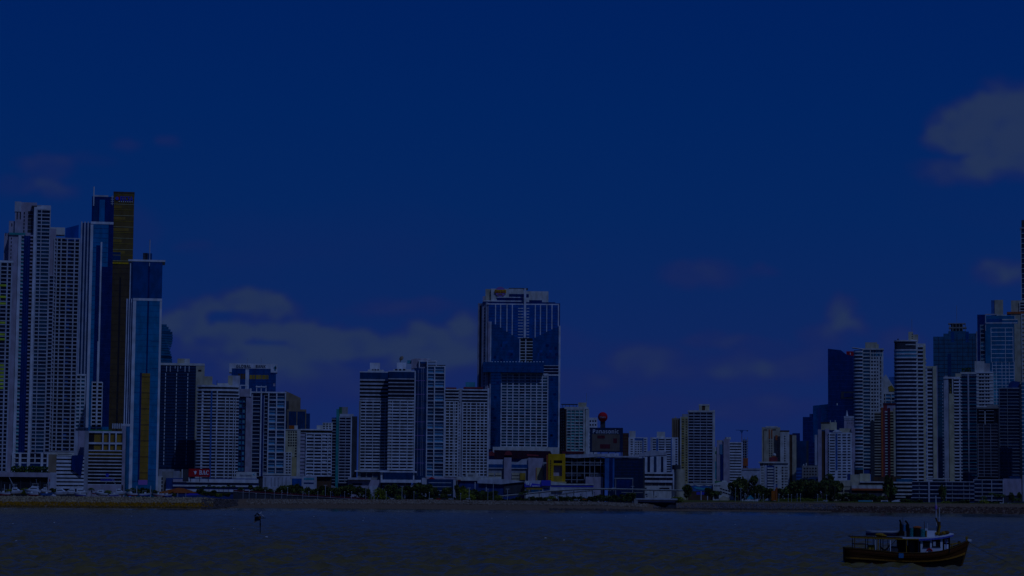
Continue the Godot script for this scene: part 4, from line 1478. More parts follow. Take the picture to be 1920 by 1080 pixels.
	core("mirror_green", 1751, 1832, 631, 945, 0, 26)
	core("mirror_green", 1770, 1832, 625.4, 640, -.6, 24, "step")
	core("mirror_green", 1779, 1812, 621, 632, -.2, 22, "step")
	core("mirror_deep", 1784, 1790, 622, 641, .2, 4, "glass_bay")
	core("mirror_deep", 1811, 1817, 622, 642, .2, 4, "glass_bay")
	b("slit", "mirror_dark", 1777.5, 1784, 663, 704, .3, .6)
	b("corner", "grey", 1830, 1832.4, 622, 945, .4, 4)
	for i in 20:
		b("mullion", "charcoal", 1751.4, 1830, 637 + i * 7.6, 637.7 + i * 7.6, .25, .3)
	for x in [1761, 1771, 1795, 1805, 1815, 1823]:
		b("mullion", "charcoal", x, x + .6, 632, 760, .3, .3)
	b("crown_ring", "grey", 1779, 1811, 605.4, 607, -2, 16)
	b("crown_ring", "concrete", 1780, 1813, 613, 615.4, -2, 16)
	for x in [1781, 1787, 1793, 1799, 1805, 1810]:
		b("crown_post", "concrete", x, x + 1.2, 606, 622, -2.2, 1)
	b("crown_core", "tan", 1784, 1806, 608, 622, -6, 8)
	mast("antenna", "grey", 1795, 572, 606, .7, -8)

	start("apartment_tower", "slim white and cream balcony tower with a sawtooth left edge", "apartment tower", 1786, 2700, 800)
	core("lightgrey", 1770.5, 1779, 709, 945, 0, 16)
	for i in 34:
		b("balcony_slab", "white", 1767.8, 1773, 712 + i * 6.1, 714.4 + i * 6.1, -1, 4)
	core("charcoal", 1778, 1802, 710, 945, -1.4, 14)
	b("wall", "cream", 1780, 1789.4, 738, 945, .6, 12)
	panes(1781.6, 1786.4, 712, 738, 1, 4, .9, .6, "yl", -1)
	b("wall", "offwhite", 1785.6, 1788, 708, 738, .4, 10)
	fac(1789, 1802.6, 710, 916, 34, [1789.4, 1798.6], 0, 2.6, "white", "br", 1, "balcony_slab")
	b("pier", "white", 1798.6, 1801, 709, 916, .8, 2)
	for i in 33:
		b("balcony_slab", "lightgrey", 1801, 1804.2, 715 + i * 6.06, 717.6 + i * 6.06, .6, 2)
	b("roof", "white", 1770, 1800, 706.6, 710, .8, 14)
	b("roof_box", "beige", 1792, 1803, 700, 707, -3, 6)
	b("roof_box", "grey", 1772, 1778, 704, 708, -3, 6)

	start("apartment_tower", "dark banded tower with a thin pale pier and a white windowed right side", "apartment tower", 1833, 2740, 800)
	core("mirror_dark", 1803, 1832, 701, 945, -.8, 16)
	for i in 36:
		b("floor_slab", "seafoam" if i % 2 else "grey", 1803.6, 1831.6, 704 + i * 6.02, 704.9 + i * 6.02, .5, 1.4)
		if i < 35:
			panes(1804, 1831, 704.9 + i * 6.02, 710 + i * 6.02, 2, 1, .95, 1, "nv", -.5)
	b("pier", "lightgrey", 1815.2, 1818, 702, 805, .9, 2)
	b("pier", "grey", 1815.4, 1817.6, 805, 920, .8, 2)
	core("offwhite", 1831.4, 1863, 697, 945, 0, 16)
	panes(1836, 1846, 699, 762, 2, 10, .85, .5, "dk", .15)
	panes(1847.6, 1856, 699, 762, 2, 10, .8, .5, "dk", .15)
	fac(1832, 1862.6, 699, 763, 10, [1832.6, 1835.4], 0, 1.4, "white", "dk", .5)
	b("penthouse", "offwhite", 1828.6, 1846.6, 677, 698, -2, 10)
	b("penthouse", "grey", 1846, 1857, 681, 698, -5, 8)
	b("roof", "offwhite", 1802, 1832, 697.4, 701.4, .7, 16)
	hedge(1805, 1822, 688, 700, 26)

	start("glass_tower", "tall teal glazed tower with white floor lines and a beige rooftop box", "glass tower", 1872, 2940, 700)
	core("mirror_navy", 1834, 1850, 589, 945, -3.4, 22, "side_bay")
	core("mirror_teal", 1848.6, 1902, 592, 945, 0, 24)
	fac(1839, 1850, 609, 720, 14, [1839.4, 1849.4], 1, 1.4, "grey", "tl", -2)
	b("bay_frame", "lightgrey", 1848.6, 1850, 589, 620, .6, 2)
	b("bay_frame", "lightgrey", 1848.6, 1870, 588.4, 590.4, .8, 3)
	b("terrace_slab", "lightgrey", 1850, 1908, 604.4, 607, 1.4, 6)
	b("terrace_glass", "mirror_deep", 1852, 1880, 597.6, 604.4, .6, 3)
	b("terrace_glass", "mirror_teal", 1902, 1908.6, 600.6, 607.6, .8, 3)
	b("upper_slab", "offwhite", 1880, 1908, 598.6, 600.6, 1.2, 5)
	fac(1858.4, 1900, 615, 679, 8, [1859.2, 1885.4, 1899.4], 1.0, 1.1, "white", "tl", .9)
	for i in 8:
		b("dark_glass", "mirror_navy", 1868 + (i * 3) % 5, 1894, 617 + i * 8.0, 622 + i * 8.0, -.2, .3)
	fac(1860, 1902, 679, 760, 13, [1861, 1868, 1878.6, 1885.6, 1892, 1901], 1.0, 1.2, "white", "bl", .9)
	b("glass_strip", "seafoam", 1862, 1870, 700, 760, .6, 1)
	b("penthouse", "beige", 1866.4, 1882, 562, 600, -3, 10)
	b("penthouse", "blue", 1860, 1866.6, 562.4, 590, -3.6, 9)
	b("penthouse", "offwhite", 1870, 1888.6, 590, 600, -1, 8)
	panes(1872, 1878, 591, 597, 1, 1, 1, .8, "dk", -.8)
	b("flank", "beige", 1902, 1913.4, 618, 716, 1.2, 20)
	b("flank", "lightgrey", 1888, 1904, 592, 600, -2, 8)
	panes(1889, 1903, 593.5, 598, 4, 1, .7, 1, "dk", -1.8)

	start("apartment_tower", "beige tower with an orange roof edge at the right side of the frame", "apartment tower", 1913, 3020, 650)
	core("beige", 1896, 1962, 588, 945, 0, 22)
	b("upper_block", "beige", 1897, 1962, 563, 590, -3, 16)
	b("roof_edge", "rust", 1889, 1962, 584.6, 588.6, .8, 20)
	fac(1912, 1960, 566, 588, 4, [1913, 1936, 1959], 1.4, 1.5, "offwhite", "br", -1.6)
	fac(1915, 1962, 590, 760, 22, [1916, 1938, 1961], 1.6, 3.0, "offwhite", "dk", .8)

	start("skyscraper", "dark slender skyscraper cut off by the right edge", "skyscraper", 1935, 3100, 600)
	core("charcoal", 1917.0, 1962, 428, 945, -.8, 26)
	fac(1915.6, 1962, 428, 720, 31, [1916.4, 1938, 1961], 1.4, 1.2, "lightgrey", "nv", .5)
	b("crown", "charcoal", 1917.6, 1960, 412, 428, -2, 22)
	b("crown_lip", "grey", 1914.6, 1962, 426, 428.6, .8, 20)

	start("apartment_tower", "short dark tower with a thin white grid in the right cluster", "apartment tower", 1852, 2620, 830)
	core("dark", 1832.4, 1873, 766, 945, -.8, 16)
	fac(1833, 1872.6, 795, 894, 17, [1834.4, 1845, 1857.6, 1871.4], .8, .8, "grey", "br", .4)
	b("roof", "concrete", 1832, 1873, 763, 766, .8, 18)
	b("roof_box", "concrete", 1851, 1872, 758.5, 764, -3, 6)
	for i in 4:
		for c in [[1836, 1846], [1849, 1864]]:
			b("balcony_slab", "grey", c[0], c[1], 769.4 + i * 6.3, 770.5 + i * 6.3, .8, 2)
	b("pier", "offwhite", 1846.6, 1848.4, 771, 796, 1, 1)
	b("side_frame", "charcoal", 1871, 1874, 764, 945, .6, 14)
	start("apartment_tower", "broad dark blue tower with thin pale floor lines at the right edge", "apartment tower", 1894, 2660, 820)
	core("darkblue", 1873.6, 1915, 728, 945, -.8, 16)
	slab_poly("roof_block", "darkblue", [[1890, 728], [1894, 717], [1900, 714], [1913, 716], [1913, 728]], -2, 12)
	fac(1874, 1914, 729, 897, 27, [1875, 1889.6, 1912], .7, 1.0, "grey", "nv", .5)
	b("roof", "grey", 1873.6, 1912, 727, 729, .8, 16)
	b("side_frame", "charcoal", 1912, 1917, 720, 945, 1, 14)
	start("apartment_block", "narrow teal and white balcony strip at the right edge", "apartment block", 1935, 2600, 820)
	core("mirror_teal", 1917.4, 1965, 715, 945, 0, 14)
	fac(1916.6, 1964, 716, 936, 30, [1918, 1940, 1963], 0, 1.8, "offwhite", "tl", 1, "balcony_slab")

	start("church_tower", "pale tower with a small white spire in front of the navy tower", "tower", 1593, 3000, 820)
	core("pinkgrey", 1583, 1603, 784, 945, 0, 12)
	b("cornice", "lightgrey", 1582.6, 1603, 780, 785, .5, 13)
	b("cornice", "lightgrey", 1583, 1603, 786.4, 788, .4, 12)
	tube("spire", "white", Vector3(ux(1588.2), vy(1588, 781), -4), Vector3(ux(1588.2), vy(1588, 769), -4), 1.7, null, .2)
	ball("finial", "lightgrey", Vector3(ux(1602), vy(1602, 777), -2), Vector3(1, 1.4, 1))
	panes(1588, 1599, 791.6, 794.6, 3, 1, .3, .6, "dk", .15)
	start("apartment_block", "white block of window bands with a blue stripe and cream roof huts", "apartment block", 1570, 2550, 850)
	core("lightgrey", 1528, 1535, 815, 872, -2, 12)
	core("pinkgrey", 1534, 1541, 805, 945, -1, 14)
	core("brown", 1540, 1548, 808, 945, -2.4, 12)
	core("pinkgrey", 1547.4, 1555, 804, 945, -.6, 14)
	core("white", 1554, 1597, 811, 945, 0, 18)
	panes(1552.4, 1555, 812, 895, 1, 16, .8, .45, "dk", .3)
	for i in 16:
		for c in [[1555.6, 1566], [1570.6, 1577], [1579.4, 1587], [1588.8, 1594.6]]:
			panes(c[0], c[1], 814 + i * 5.28, 816.6 + i * 5.28, 1, 1, rng.randf_range(.8, 1), .8, "dk", .2)
	b("blue_stripe", "blue", 1567, 1570.2, 813, 881, .4, 1)
	core("pinkgrey", 1596, 1603, 802, 866, -.6, 14)
	panes(1596, 1598, 808, 860, 1, 11, .8, .4, "dk", -.4)
	for c in [[1540, 1556, 793, 806, "beige"], [1555.6, 1569, 791.6, 806, "cream"], [1574, 1596, 803, 811, "beige"]]:
		b("roof_hut", c[4], c[0], c[1], c[2], c[3], -3, 8)
	b("roof_edge", "brown", 1539, 1556, 791.4, 793.4, -2.6, 9)
	slab_poly("parapet", "white", [[1560, 811], [1566, 806], [1573, 806], [1580, 811]], .4, 8)
	for x in [1556.6, 1565.6]:
		b("roof_post", "offwhite", x, x + 1.4, 787.6, 792, -4, 1.2)


func low_right():
	start("low_office", "curved low blue and white office with long floor lines by the right shore", "office block", 1768, 2420, 920, "", 9)
	core("darkblue", 1711, 1826, 904, 945, -1, 16)
	for i in 5:
		b("floor_slab", "lightgrey", 1709 if i == 4 else 1711, 1826, 902.6 + i * 7.55, 904 + i * 7.55, 1, 3)
	for i in 5:
		for c in [[1712, 1724], [1725, 1741], [1745, 1757], [1758, 1773], [1774.6, 1785], [1786, 1796], [1797, 1806], [1807, 1816], [1817, 1826]]:
			panes(c[0], c[1], 904 + i * 7.55, 910 + i * 7.55, 1, 1, 1, 1, "nv", -.6)
	for x in [1724.2, 1774, 1785.4, 1806.4, 1817]:
		b("pier", "grey", x - .5, x + .5, 903, 940, .4, 1)
	b("pillar", "lightgrey", 1741, 1743.8, 902, 948, 1.8, 2)
	b("roof_terrace", "offwhite", 1739.6, 1781.6, 896.8, 898.6, -2, 8)
	b("roof_hut", "beige", 1749, 1772, 897.6, 903, -5, 6)
	for x in [1771, 1776, 1779]:
		b("roof_post", "roofred", x, x + .9, 897, 903, -2.4, .8)
	start("low_office", "white and blue office wing right of the curved one, behind the palms", "office block", 1853, 2430, 920, "", 9)
	core("darkblue", 1825.6, 1881, 899, 948, -1, 16)
	for i in 6:
		b("floor_slab", "lightgrey", 1825.4, 1881, 899 + i * 7.6, 900.5 + i * 7.6, 1.4, 3)
		for c in [[1827, 1841], [1842, 1858], [1860, 1872], [1873, 1880]]:
			panes(c[0], c[1], 900.5 + i * 7.6, 906.6 + i * 7.6, 1, 1, 1, 1, "nv", -.6)
	for x in [1826.4, 1842, 1859.4, 1880.4]:
		b("pier", "lightgrey" if x > 1850 else "grey", x - .7, x + .7, 899, 945, 1.6, 1)
	start("low_building", "plain grey pink windowless block at the right shore", "building", 1898, 2440, 920, "", 9)
	core("pinkgrey", 1881.6, 1915, 897.6, 929, 0, 16)
	core("charcoal", 1882, 1914, 928.6, 948, -.6, 14)
	b("pillar", "lightgrey", 1917, 1921, 893, 940, .4, 4)
	b("roof_glass", "mirror_dark", 1893, 1913, 893, 897.8, -3, 6)
	start("tower_podium", "banded podium at the foot of the tall round fronted tower", "podium", 1700, 2560, 915, "", 9)
	core("charcoal", 1684, 1712, 904, 948, -1, 20)
	b("glass", "mirror_teal", 1681, 1711, 898, 904, 0, 10)
	for i in 4:
		b("floor_slab", "offwhite", 1672 if i == 0 else 1675, 1711.5, 903.4 + i * 7.2, 906.4 + i * 7.2, 1.6, 10)
	b("wall", "brown", 1672, 1690, 893, 945, -4, 10)
	b("porch", "offwhite", 1679, 1698, 931, 933, 4, 6)
	b("porch_wall", "charcoal", 1682, 1694, 933, 939, 3, 4)

	start("low_building", "low cream hall with pilasters and an orange striped canopy", "hall", 1606, 2480, 915, "", 9)
	core("beige", 1552, 1597, 908, 945, 0, 20)
	slab_poly("parapet", "beige", [[1551.6, 910], [1559, 904.5], [1568, 901.5], [1596, 900.5], [1596, 912], [1551.6, 912]], .5, 20)
	for x in [1559, 1569.4, 1582]:
		b("pilaster", "cream", x - .6, x + .6, 906, 930, .9, 1)
	panes(1560, 1594, 918.4, 922.4, 3, 1, .9, 1, "br", .2)
	b("upper_wall", "beige", 1594.6, 1618, 889.6, 906, -8, 12)
	b("upper_wall", "cream", 1612, 1631.6, 888, 906, -7.6, 12)
	b("upper_side", "darkblue", 1588.6, 1595, 888, 900, -8.4, 8)
	core("beige", 1596, 1661, 903, 945, 1, 18, "wing")
	b("roof_slab", "offwhite", 1612, 1656, 902.6, 905, 2.6, 12)
	b("dark_band", "dark", 1612.4, 1655, 905, 908.4, 1.3, .5)
	b("fascia", "offwhite", 1597, 1660, 910.6, 916, 4, 6)
	b("orange_stripe", "rust", 1597, 1657, 916, 919.6, 4.6, 6)
	for x in [1609, 1625.6, 1642]:
		b("panel_joint", "tan", x - .3, x + .3, 909, 916, 4.2, .4)
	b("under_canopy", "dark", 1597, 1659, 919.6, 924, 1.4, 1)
	b("pillar", "offwhite", 1660.4, 1662.4, 909, 930, 3, 2)
	start("dome_house", "low white house with a shallow domed roof behind the right trees", "house", 1524, 2600, 900, "", 9)
	core("offwhite", 1504, 1542, 900, 945, 0, 14)
	slab_poly("roof", "white", [[1514, 899.4], [1519, 895], [1526, 893], [1533, 894.6], [1540, 899.4]], 1.2, 16)
	b("window", "dark", 1515.4, 1527, 898.4, 901, 1.4, .5)
	b("window", "dark", 1530, 1539, 897.6, 901, 1.4, .5)
	b("wall", "beige", 1503, 1515, 896, 945, .4, 10)
	start("low_house", "low teal roofed shed on the right shore", "shed", 1622, 2350, 940, "", 9)
	core("seafoam", 1609.6, 1635, 938, 943.4, 0, 8)
	b("base", "offwhite", 1609, 1636, 943, 948, .3, 8)
	b("post", "white", 1635, 1636.2, 938, 948, .6, .6)
	start("low_house", "tiny white kiosk with a wide window on the right shore", "kiosk", 1658, 2350, 940, "", 9)
	core("offwhite", 1652, 1665, 938, 948, 0, 6)
	b("window", "darkblue", 1654, 1663.6, 939.6, 943, .2, .3)
	b("wall", "lightgrey", 1641, 1653, 942.4, 948, .1, 5)
	start("entry_canopy", "white peaked entrance canopy at the right shore road", "canopy", 1680, 2345, 938, "", 9)
	slab_poly("roof", "white", [[1672, 940], [1678, 937.4], [1688, 936.6], [1694, 938.6], [1694, 940.4], [1672, 941]], 0, 8)
	for x in [1675, 1691]:
		b("post", "lightgrey", x, x + 1, 940, 948, -1, .8)

	# building with sloping stair ribbons at the gap
	start("stair_building", "white building with sloping ribbon windows beside the blue painted wall", "building", 1352, 2480, 905, "", 9)
	slab_poly("wall", "offwhite", [[1337, 907], [1353, 903], [1362, 903], [1370, 909], [1376, 921], [1376, 940], [1337, 940]], 0, 14)
	b("roof_hut", "green", 1340, 1353, 902, 906, -3, 8)
	b("roof_hut", "offwhite", 1354, 1362, 901, 908, -2, 8)
	for i in 5:
		panes(1339, 1351, 909.6, 911.8, 4, 1, .6, 1, "dk", .2) if i == 0 else null
		slab_poly("window", "dark", [[1350 + i * 5, 915 + i * 1.4], [1354 + i * 5, 915.8 + i * 1.6], [1354 + i * 5, 917.6 + i * 1.6], [1350 + i * 5, 916.6 + i * 1.4]], .3, .5)
		slab_poly("window", "dark", [[1350 + i * 5, 920.6 + i * 1.4], [1354 + i * 5, 921.4 + i * 1.6], [1354 + i * 5, 923.2 + i * 1.6], [1350 + i * 5, 922.2 + i * 1.4]], .3, .5)
	b("dark_entry", "dark", 1339, 1348, 920.5, 935, .3, .5)
	slab_poly("ramp", "beige", [[1349, 934], [1356, 929], [1376, 938], [1376, 942], [1349, 940]], 1.4, 6)
	start("painted_wall", "bright blue painted wall with wavy pale patches under the brown tower", "wall", 1312, 2490, 910, "", 9)
	b("wall", "blue", 1284, 1337, 908, 921, 0, 4)
	slab_poly("wave_patch", "offwhite", [[1290, 908], [1296, 911], [1303, 909.4], [1311, 912], [1320, 909.6], [1329, 911.4], [1337, 909], [1337, 906.6], [1285, 906.6]], .4, .5)
	slab_poly("wave_patch", "seafoam", [[1300, 914], [1309, 912.6], [1318, 915.4], [1327, 913], [1335, 916], [1324, 919], [1308, 917.6]], .35, .4)
	b("lower_panel", "letter_blue", 1306, 1326, 922.6, 927.5, -.4, 2)
	b("wall_cap", "offwhite", 1300, 1338, 905.4, 907, 1, 5)
	for x in [1314, 1326]:
		b("post", "white", x, x + 1.3, 921, 938, .6, .6)

# ---------------------------------------------------------------- ground, water, shore
func setting():
	new_mat("bl_glass", Color(.08, .2, .3), .3, 0, 0)
	for e in [["sand", Color(.29, .185, .10)], ["earth", Color(.25, .2, .13)], ["grass", Color(.16, .15, .02)], ["road", Color(.3, .27, .23)]]:
		new_mat(e[0], e[1], .95, 0, 2)
		mats[e[0]].uv1_scale = Vector3(.05, .05, .05)
	var fo := new_mat("foliage", Color(1, 1, 1), .8, 0, 0)
	fo.vertex_color_use_as_albedo = true
	fo.backlight_enabled = true
	fo.backlight = Color(.3, .35, .1)
	var rk := new_mat("rock", Color(1, 1, 1), 1.0, 0, 0)
	rk.metallic_specular = .1
	rk.vertex_color_use_as_albedo = true
	# px, then (distance, height) of waterline, foot of the bank, top of the bank
	var cols := []
	for c in [[-700, 1645, 1648, .3, 1668, 7.4], [0, 1645, 1648, .3, 1668, 7.4], [200, 1690, 1693, .3, 1713, 7.5], [384, 1735, 1738, .3, 1760, 7.6], [402, 1770, 1776, .6, 1810, 7.2], [420, 1830, 1850, 1.4, 1900, 6.8], [440, 1930, 2070, 3.0, 2100, 6.8], [465, 2070, 2120, 2.6, 2150, 7.4], [600, 2110, 2160, 3.4, 2185, 7.9], [800, 2120, 2175, 4.2, 2195, 8.2], [1000, 2100, 2165, 4.2, 2192, 7.8], [1130, 2080, 2150, 4.4, 2190, 7.4], [1200, 2110, 2180, 3.0, 2220, 6.4], [1240, 2200, 2240, 3.0, 2270, 7.4], [1320, 2250, 2275, 3.0, 2300, 8.8], [1500, 2240, 2270, 3.0, 2300, 9.0], [1700, 2230, 2265, 3.2, 2300, 9.2], [1920, 2250, 2275, 3.4, 2310, 9.6], [2700, 2250, 2275, 3.4, 2310, 9.6]]:
		cols.append(c)
	var st := SurfaceTool.new()
	st.begin(Mesh.PRIMITIVE_TRIANGLES)
	st.set_smooth_group(-1)
	var grid := []
	for c in cols:
		var row := []
		for k in [[c[1] - 25, -2.0], [c[1], 0.0], [c[2], c[3]], [c[4], c[5]], [c[4] + 60, c[5] + .8], [12000, 9.5]]:
			var p := q(c[0], 945, k[0])
			row.append(Vector3(p.x, k[1], -k[0]))
		grid.append(row)
	for i in grid.size() - 1:
		for j in 5:
			var a: Vector3 = grid[i][j]
			var d: Vector3 = grid[i + 1][j]
			var e: Vector3 = grid[i + 1][j + 1]
			var f: Vector3 = grid[i][j + 1]
			for v in [a, f, e, a, e, d]:
				st.add_vertex(v)
	st.generate_normals()
	root = self
	var g := put("ground", st.commit(), mats["sand"], Transform3D(), self)
	g.set_meta("kind", "structure")
	# grass verge on the right shore
	var sg := SurfaceTool.new()
	sg.begin(Mesh.PRIMITIVE_TRIANGLES)
	var prev := []
	for c in [[1236, 7.2, 2271], [1290, 7.3, 2287], [1340, 7.6, 2294], [1500, 7.6, 2293], [1600, 8.2, 2296], [1640, 9.3, 2303], [1700, 9.4, 2304], [1960, 9.8, 2314]]:
		var a := q(c[0], 945, c[2])
		var e := q(c[0], 945, c[2] + 46)
		var now := [Vector3(a.x, c[1] - .1, -c[2]), Vector3(e.x, 10.6, -c[2] - 46)]
		if prev:
			for v in [prev[0], prev[1], now[1], prev[0], now[1], now[0]]:
				sg.add_vertex(v)
		prev = now
	sg.generate_normals()
	put("grass_verge", sg.commit(), mats["grass"], Transform3D(), self).set_meta("kind", "structure")
	water()
	# stones
	var rock := rock_mesh(1)
	stones("breakwater_stone", "pale and rust stained stones stacked on the breakwater at the left", -240, 400, 1660, rock, cols, 6000, -.1, 1.06, 1.1, 2)
	stones("shore_stone", "pale riprap stones along the middle shore", 462, 1215, 0, rock, cols, 3400, .05, 1.0, 1.0, 0)
	stones("shore_stone", "grey riprap stones along the right shore below the grass", 1225, 1570, 0, rock, cols, 2600, -.55, .78, 1.25, 1)
	stones("shore_stone", "dark scattered rocks along the sandy bank at the right", 1560, 2000, 0, rock, cols, 2600, -.95, .42, 1.5, 4)
	stones("toe_stone", "dark wet boulders at the end of the breakwater", 378, 446, 0, rock, cols, 700, -.5, 1.0, 1.3, 3)
	stones("reef_stone", "dark flat rocks at the waterline of the middle shore", 1030, 1205, 0, rock, cols, 500, -1.0, -.62, 1.0, 3)


func rock_mesh(s: int) -> ArrayMesh:
	var sm := SphereMesh.new()
	sm.radius = .6
	sm.height = 1.2
	sm.radial_segments = 6
	sm.rings = 3
	var arr := sm.get_mesh_arrays()
	var n := FastNoiseLite.new()
	n.seed = s
	n.frequency = .9
	var v: PackedVector3Array = arr[Mesh.ARRAY_VERTEX]
	var st := SurfaceTool.new()
	st.begin(Mesh.PRIMITIVE_TRIANGLES)
	st.set_smooth_group(-1)
	var idx: PackedInt32Array = arr[Mesh.ARRAY_INDEX]
	for i in idx:
		var p := v[i]
		st.add_vertex(p * (1.0 + .5 * n.get_noise_3dv(p * 2.0)))
	st.generate_normals()
	return st.commit()


# stones strewn over the bank between its foot (0) and its top (1); below 0 reaches down to the waterline
func stones(nm: String, label: String, p0: float, p1: float, _d: float, mesh: Mesh, cols: Array, n: int, lo: float, hi: float, size: float, tone: int):
	var mm := MultiMesh.new()
	mm.transform_format = MultiMesh.TRANSFORM_3D
	mm.use_colors = true
	mm.mesh = mesh
	mm.instance_count = n
	for i in n:
		var px := rng.randf_range(p0, p1)
		var k := 0
		while k < cols.size() - 2 and cols[k + 1][0] < px:
			k += 1
		var t: float = (px - cols[k][0]) / (cols[k + 1][0] - cols[k][0])
		var m := []
		for j in 6:
			m.append(lerpf(cols[k][j], cols[k + 1][j], t))
		var s := rng.randf_range(lo, hi)
		var d: float
		var y: float
		if s >= 0:
			d = lerpf(m[2], m[4], s)
			y = lerpf(m[3], m[5], s)
		else:
			d = lerpf(m[2], m[1], -s)
			y = lerpf(m[3], 0.0, -s)
		var w := q(px, 945, d)
		var r := size * rng.randf_range(.55, 1.25)
		var bas := Basis.from_euler(Vector3(rng.randf() * 6, rng.randf() * 6, rng.randf() * 6)) * Basis.from_scale(Vector3(r * 1.2, r * .8, r))
		mm.set_instance_transform(i, Transform3D(bas, Vector3(w.x, y + .1, -d)))
		var c := Color(.30, .235, .16)
		if tone == 1:
			c = Color(.15, .125, .12) if s > -.1 else Color(.085, .06, .045)
		elif tone == 2:
			c = Color(.35, .26, .14) if s > .5 else (Color(.29, .13, .005) if s > .12 else Color(.13, .075, .02))
		elif tone == 4:
			c = Color(.10, .055, .035) if rng.randf() < .88 else Color(.25, .18, .13)
		elif tone == 3:
			c = Color(.09, .07, .06)
		elif s < .12:
			c = Color(.14, .09, .05)
		var f := rng.randf_range(.55, 1.25)
		mm.set_instance_color(i, Color(c.r * f, c.g * f, c.b * f))
	var o := MultiMeshInstance3D.new()
	o.name = nm
	o.multimesh = mm
	o.material_override = mats["rock"]
	o.set_meta("kind", "stuff")
	top_tag(o, label, "stones")
	add_child(o, true)


func water():
	var n := FastNoiseLite.new()
	n.seed = 15
	n.noise_type = FastNoiseLite.TYPE_SIMPLEX_SMOOTH
	n.frequency = 1.0
	n.fractal_octaves = 3
	n.fractal_gain = .55
	var sw := FastNoiseLite.new()
	sw.seed = 31
	sw.noise_type = FastNoiseLite.TYPE_SIMPLEX_SMOOTH
	sw.frequency = .05
	sw.fractal_octaves = 2
	var rows := []
	var z := 150.0
	while z < 2300.0:
		rows.append(z)
		z += clampf(z * .0026, .55, 9.0)
	rows.append_array([2500.0, 3200.0])
	var nx := 420
	var pos := PackedVector3Array()
	var idx := PackedInt32Array()
	for j in rows.size():
		var d: float = rows[j]
		var half := 60.0 + d * .27
		var fade := clampf(260.0 / d, .12, 1.0)
		for i in nx + 1:
			var x := lerpf(-half, half, float(i) / nx)
			var h := n.get_noise_2d(x * .12 + d * .04, d * .2) + .8 * n.get_noise_2d(x * .34 + 90, d * .55)
			var crest := 1.0 - absf(n.get_noise_2d(x * .07 + 300, d * .15 - x * .015)) * 2.2
			var y := (h * .58 + crest * .36 + sw.get_noise_2d(x, d * 1.6) * .35) * lerpf(fade, 1.0, .35)
			if d > 1500:
				y *= .6
			pos.append(Vector3(x, y, -d))
	for j in rows.size() - 1:
		for i in nx:
			var a := j * (nx + 1) + i
			idx.append_array(PackedInt32Array([a, a + nx + 1, a + nx + 2, a, a + nx + 2, a + 1]))
	var nor := PackedVector3Array()
	nor.resize(pos.size())
	var w := nx + 1
	for j in rows.size():
		for i in w:
			var k := j * w + i
			var dx: Vector3 = pos[k + (1 if i < nx else 0)] - pos[k - (1 if i > 0 else 0)]
			var dz: Vector3 = pos[k + (w if j < rows.size() - 1 else 0)] - pos[k - (w if j > 0 else 0)]
			nor[k] = dx.cross(dz).normalized()
	var m := StandardMaterial3D.new()
	m.resource_name = "water"
	m.albedo_color = Color(.17, .118, .022).linear_to_srgb()
	m.roughness = .22
	m.metallic_specular = .5
	var nn := FastNoiseLite.new()
	nn.seed = 8
	nn.frequency = .018
	nn.fractal_octaves = 4
	var nt := NoiseTexture2D.new()
	nt.width = 512
	nt.height = 512
	nt.seamless = true
	nt.as_normal_map = true
	nt.bump_strength = 5.0
	nt.noise = nn
	m.normal_enabled = true
	m.normal_texture = nt
	m.normal_scale = 1.4
	m.uv1_triplanar = true
	m.uv1_world_triplanar = true
	m.uv1_scale = Vector3(.05, .05, .1)
	# open chop, then calmer water toward the sheltered shore
	var calm := m.duplicate()
	calm.normal_scale = .55
	calm.albedo_color = Color(.19, .125, .008).linear_to_srgb()
	var still := m.duplicate()
	still.normal_scale = .2
	still.roughness = .12
	still.albedo_color = Color(.07, .06, .01).linear_to_srgb()
	var first := 0
	for band in [[950.0, m], [1400.0, calm], [9999.0, still]]:
		var last := first
		while last < rows.size() - 1 and rows[last] < band[0]:
			last += 1
		var part := []
		part.resize(Mesh.ARRAY_MAX)
		part[Mesh.ARRAY_VERTEX] = pos.slice(first * w, (last + 1) * w)
		part[Mesh.ARRAY_NORMAL] = nor.slice(first * w, (last + 1) * w)
		part[Mesh.ARRAY_INDEX] = idx.slice(0, (last - first) * nx * 6)
		var mesh := ArrayMesh.new()
		mesh.add_surface_from_arrays(Mesh.PRIMITIVE_TRIANGLES, part)
		put("water", mesh, band[1], Transform3D(), self).set_meta("kind", "structure")
		first = last
	# the rest of the bay, beyond the chop that the lens sees
	var st := SurfaceTool.new()
	st.begin(Mesh.PRIMITIVE_TRIANGLES)
	for v in [Vector3(-9000, -1.2, 600), Vector3(-9000, -1.2, -9000), Vector3(9000, -1.2, -9000), Vector3(-9000, -1.2, 600), Vector3(9000, -1.2, -9000), Vector3(9000, -1.2, 600)]:
		st.add_vertex(v)
	st.generate_normals()
	put("sea", st.commit(), m, Transform3D(), self).set_meta("kind", "structure")
	# a few whitecaps
	var fm := new_mat("foam", Color(.75, .78, .8), .8, 0, 0)
	var mm := MultiMesh.new()
	mm.transform_format = MultiMesh.TRANSFORM_3D
	var sp := SphereMesh.new()
	sp.radius = .5
	sp.height = 1
	sp.radial_segments = 8
	sp.rings = 4
	mm.mesh = sp
	mm.instance_count = 30
	for i in 30:
		var d := 330.0 + 1000.0 * pow(rng.randf(), 1.2)
		var x := rng.randf_range(-.24, .24) * d
		var s := rng.randf_range(.4, 1.0)
		mm.set_instance_transform(i, Transform3D(Basis.from_scale(Vector3(.6 * s, .14, .5 * s)), Vector3(x, .4, -d)))
	var o := MultiMeshInstance3D.new()
	o.name = "foam"
	o.multimesh = mm
	o.material_override = fm
	o.set_meta("kind", "stuff")
	top_tag(o, "white foam flecks on the wave crests of the bay", "foam")
	add_child(o)


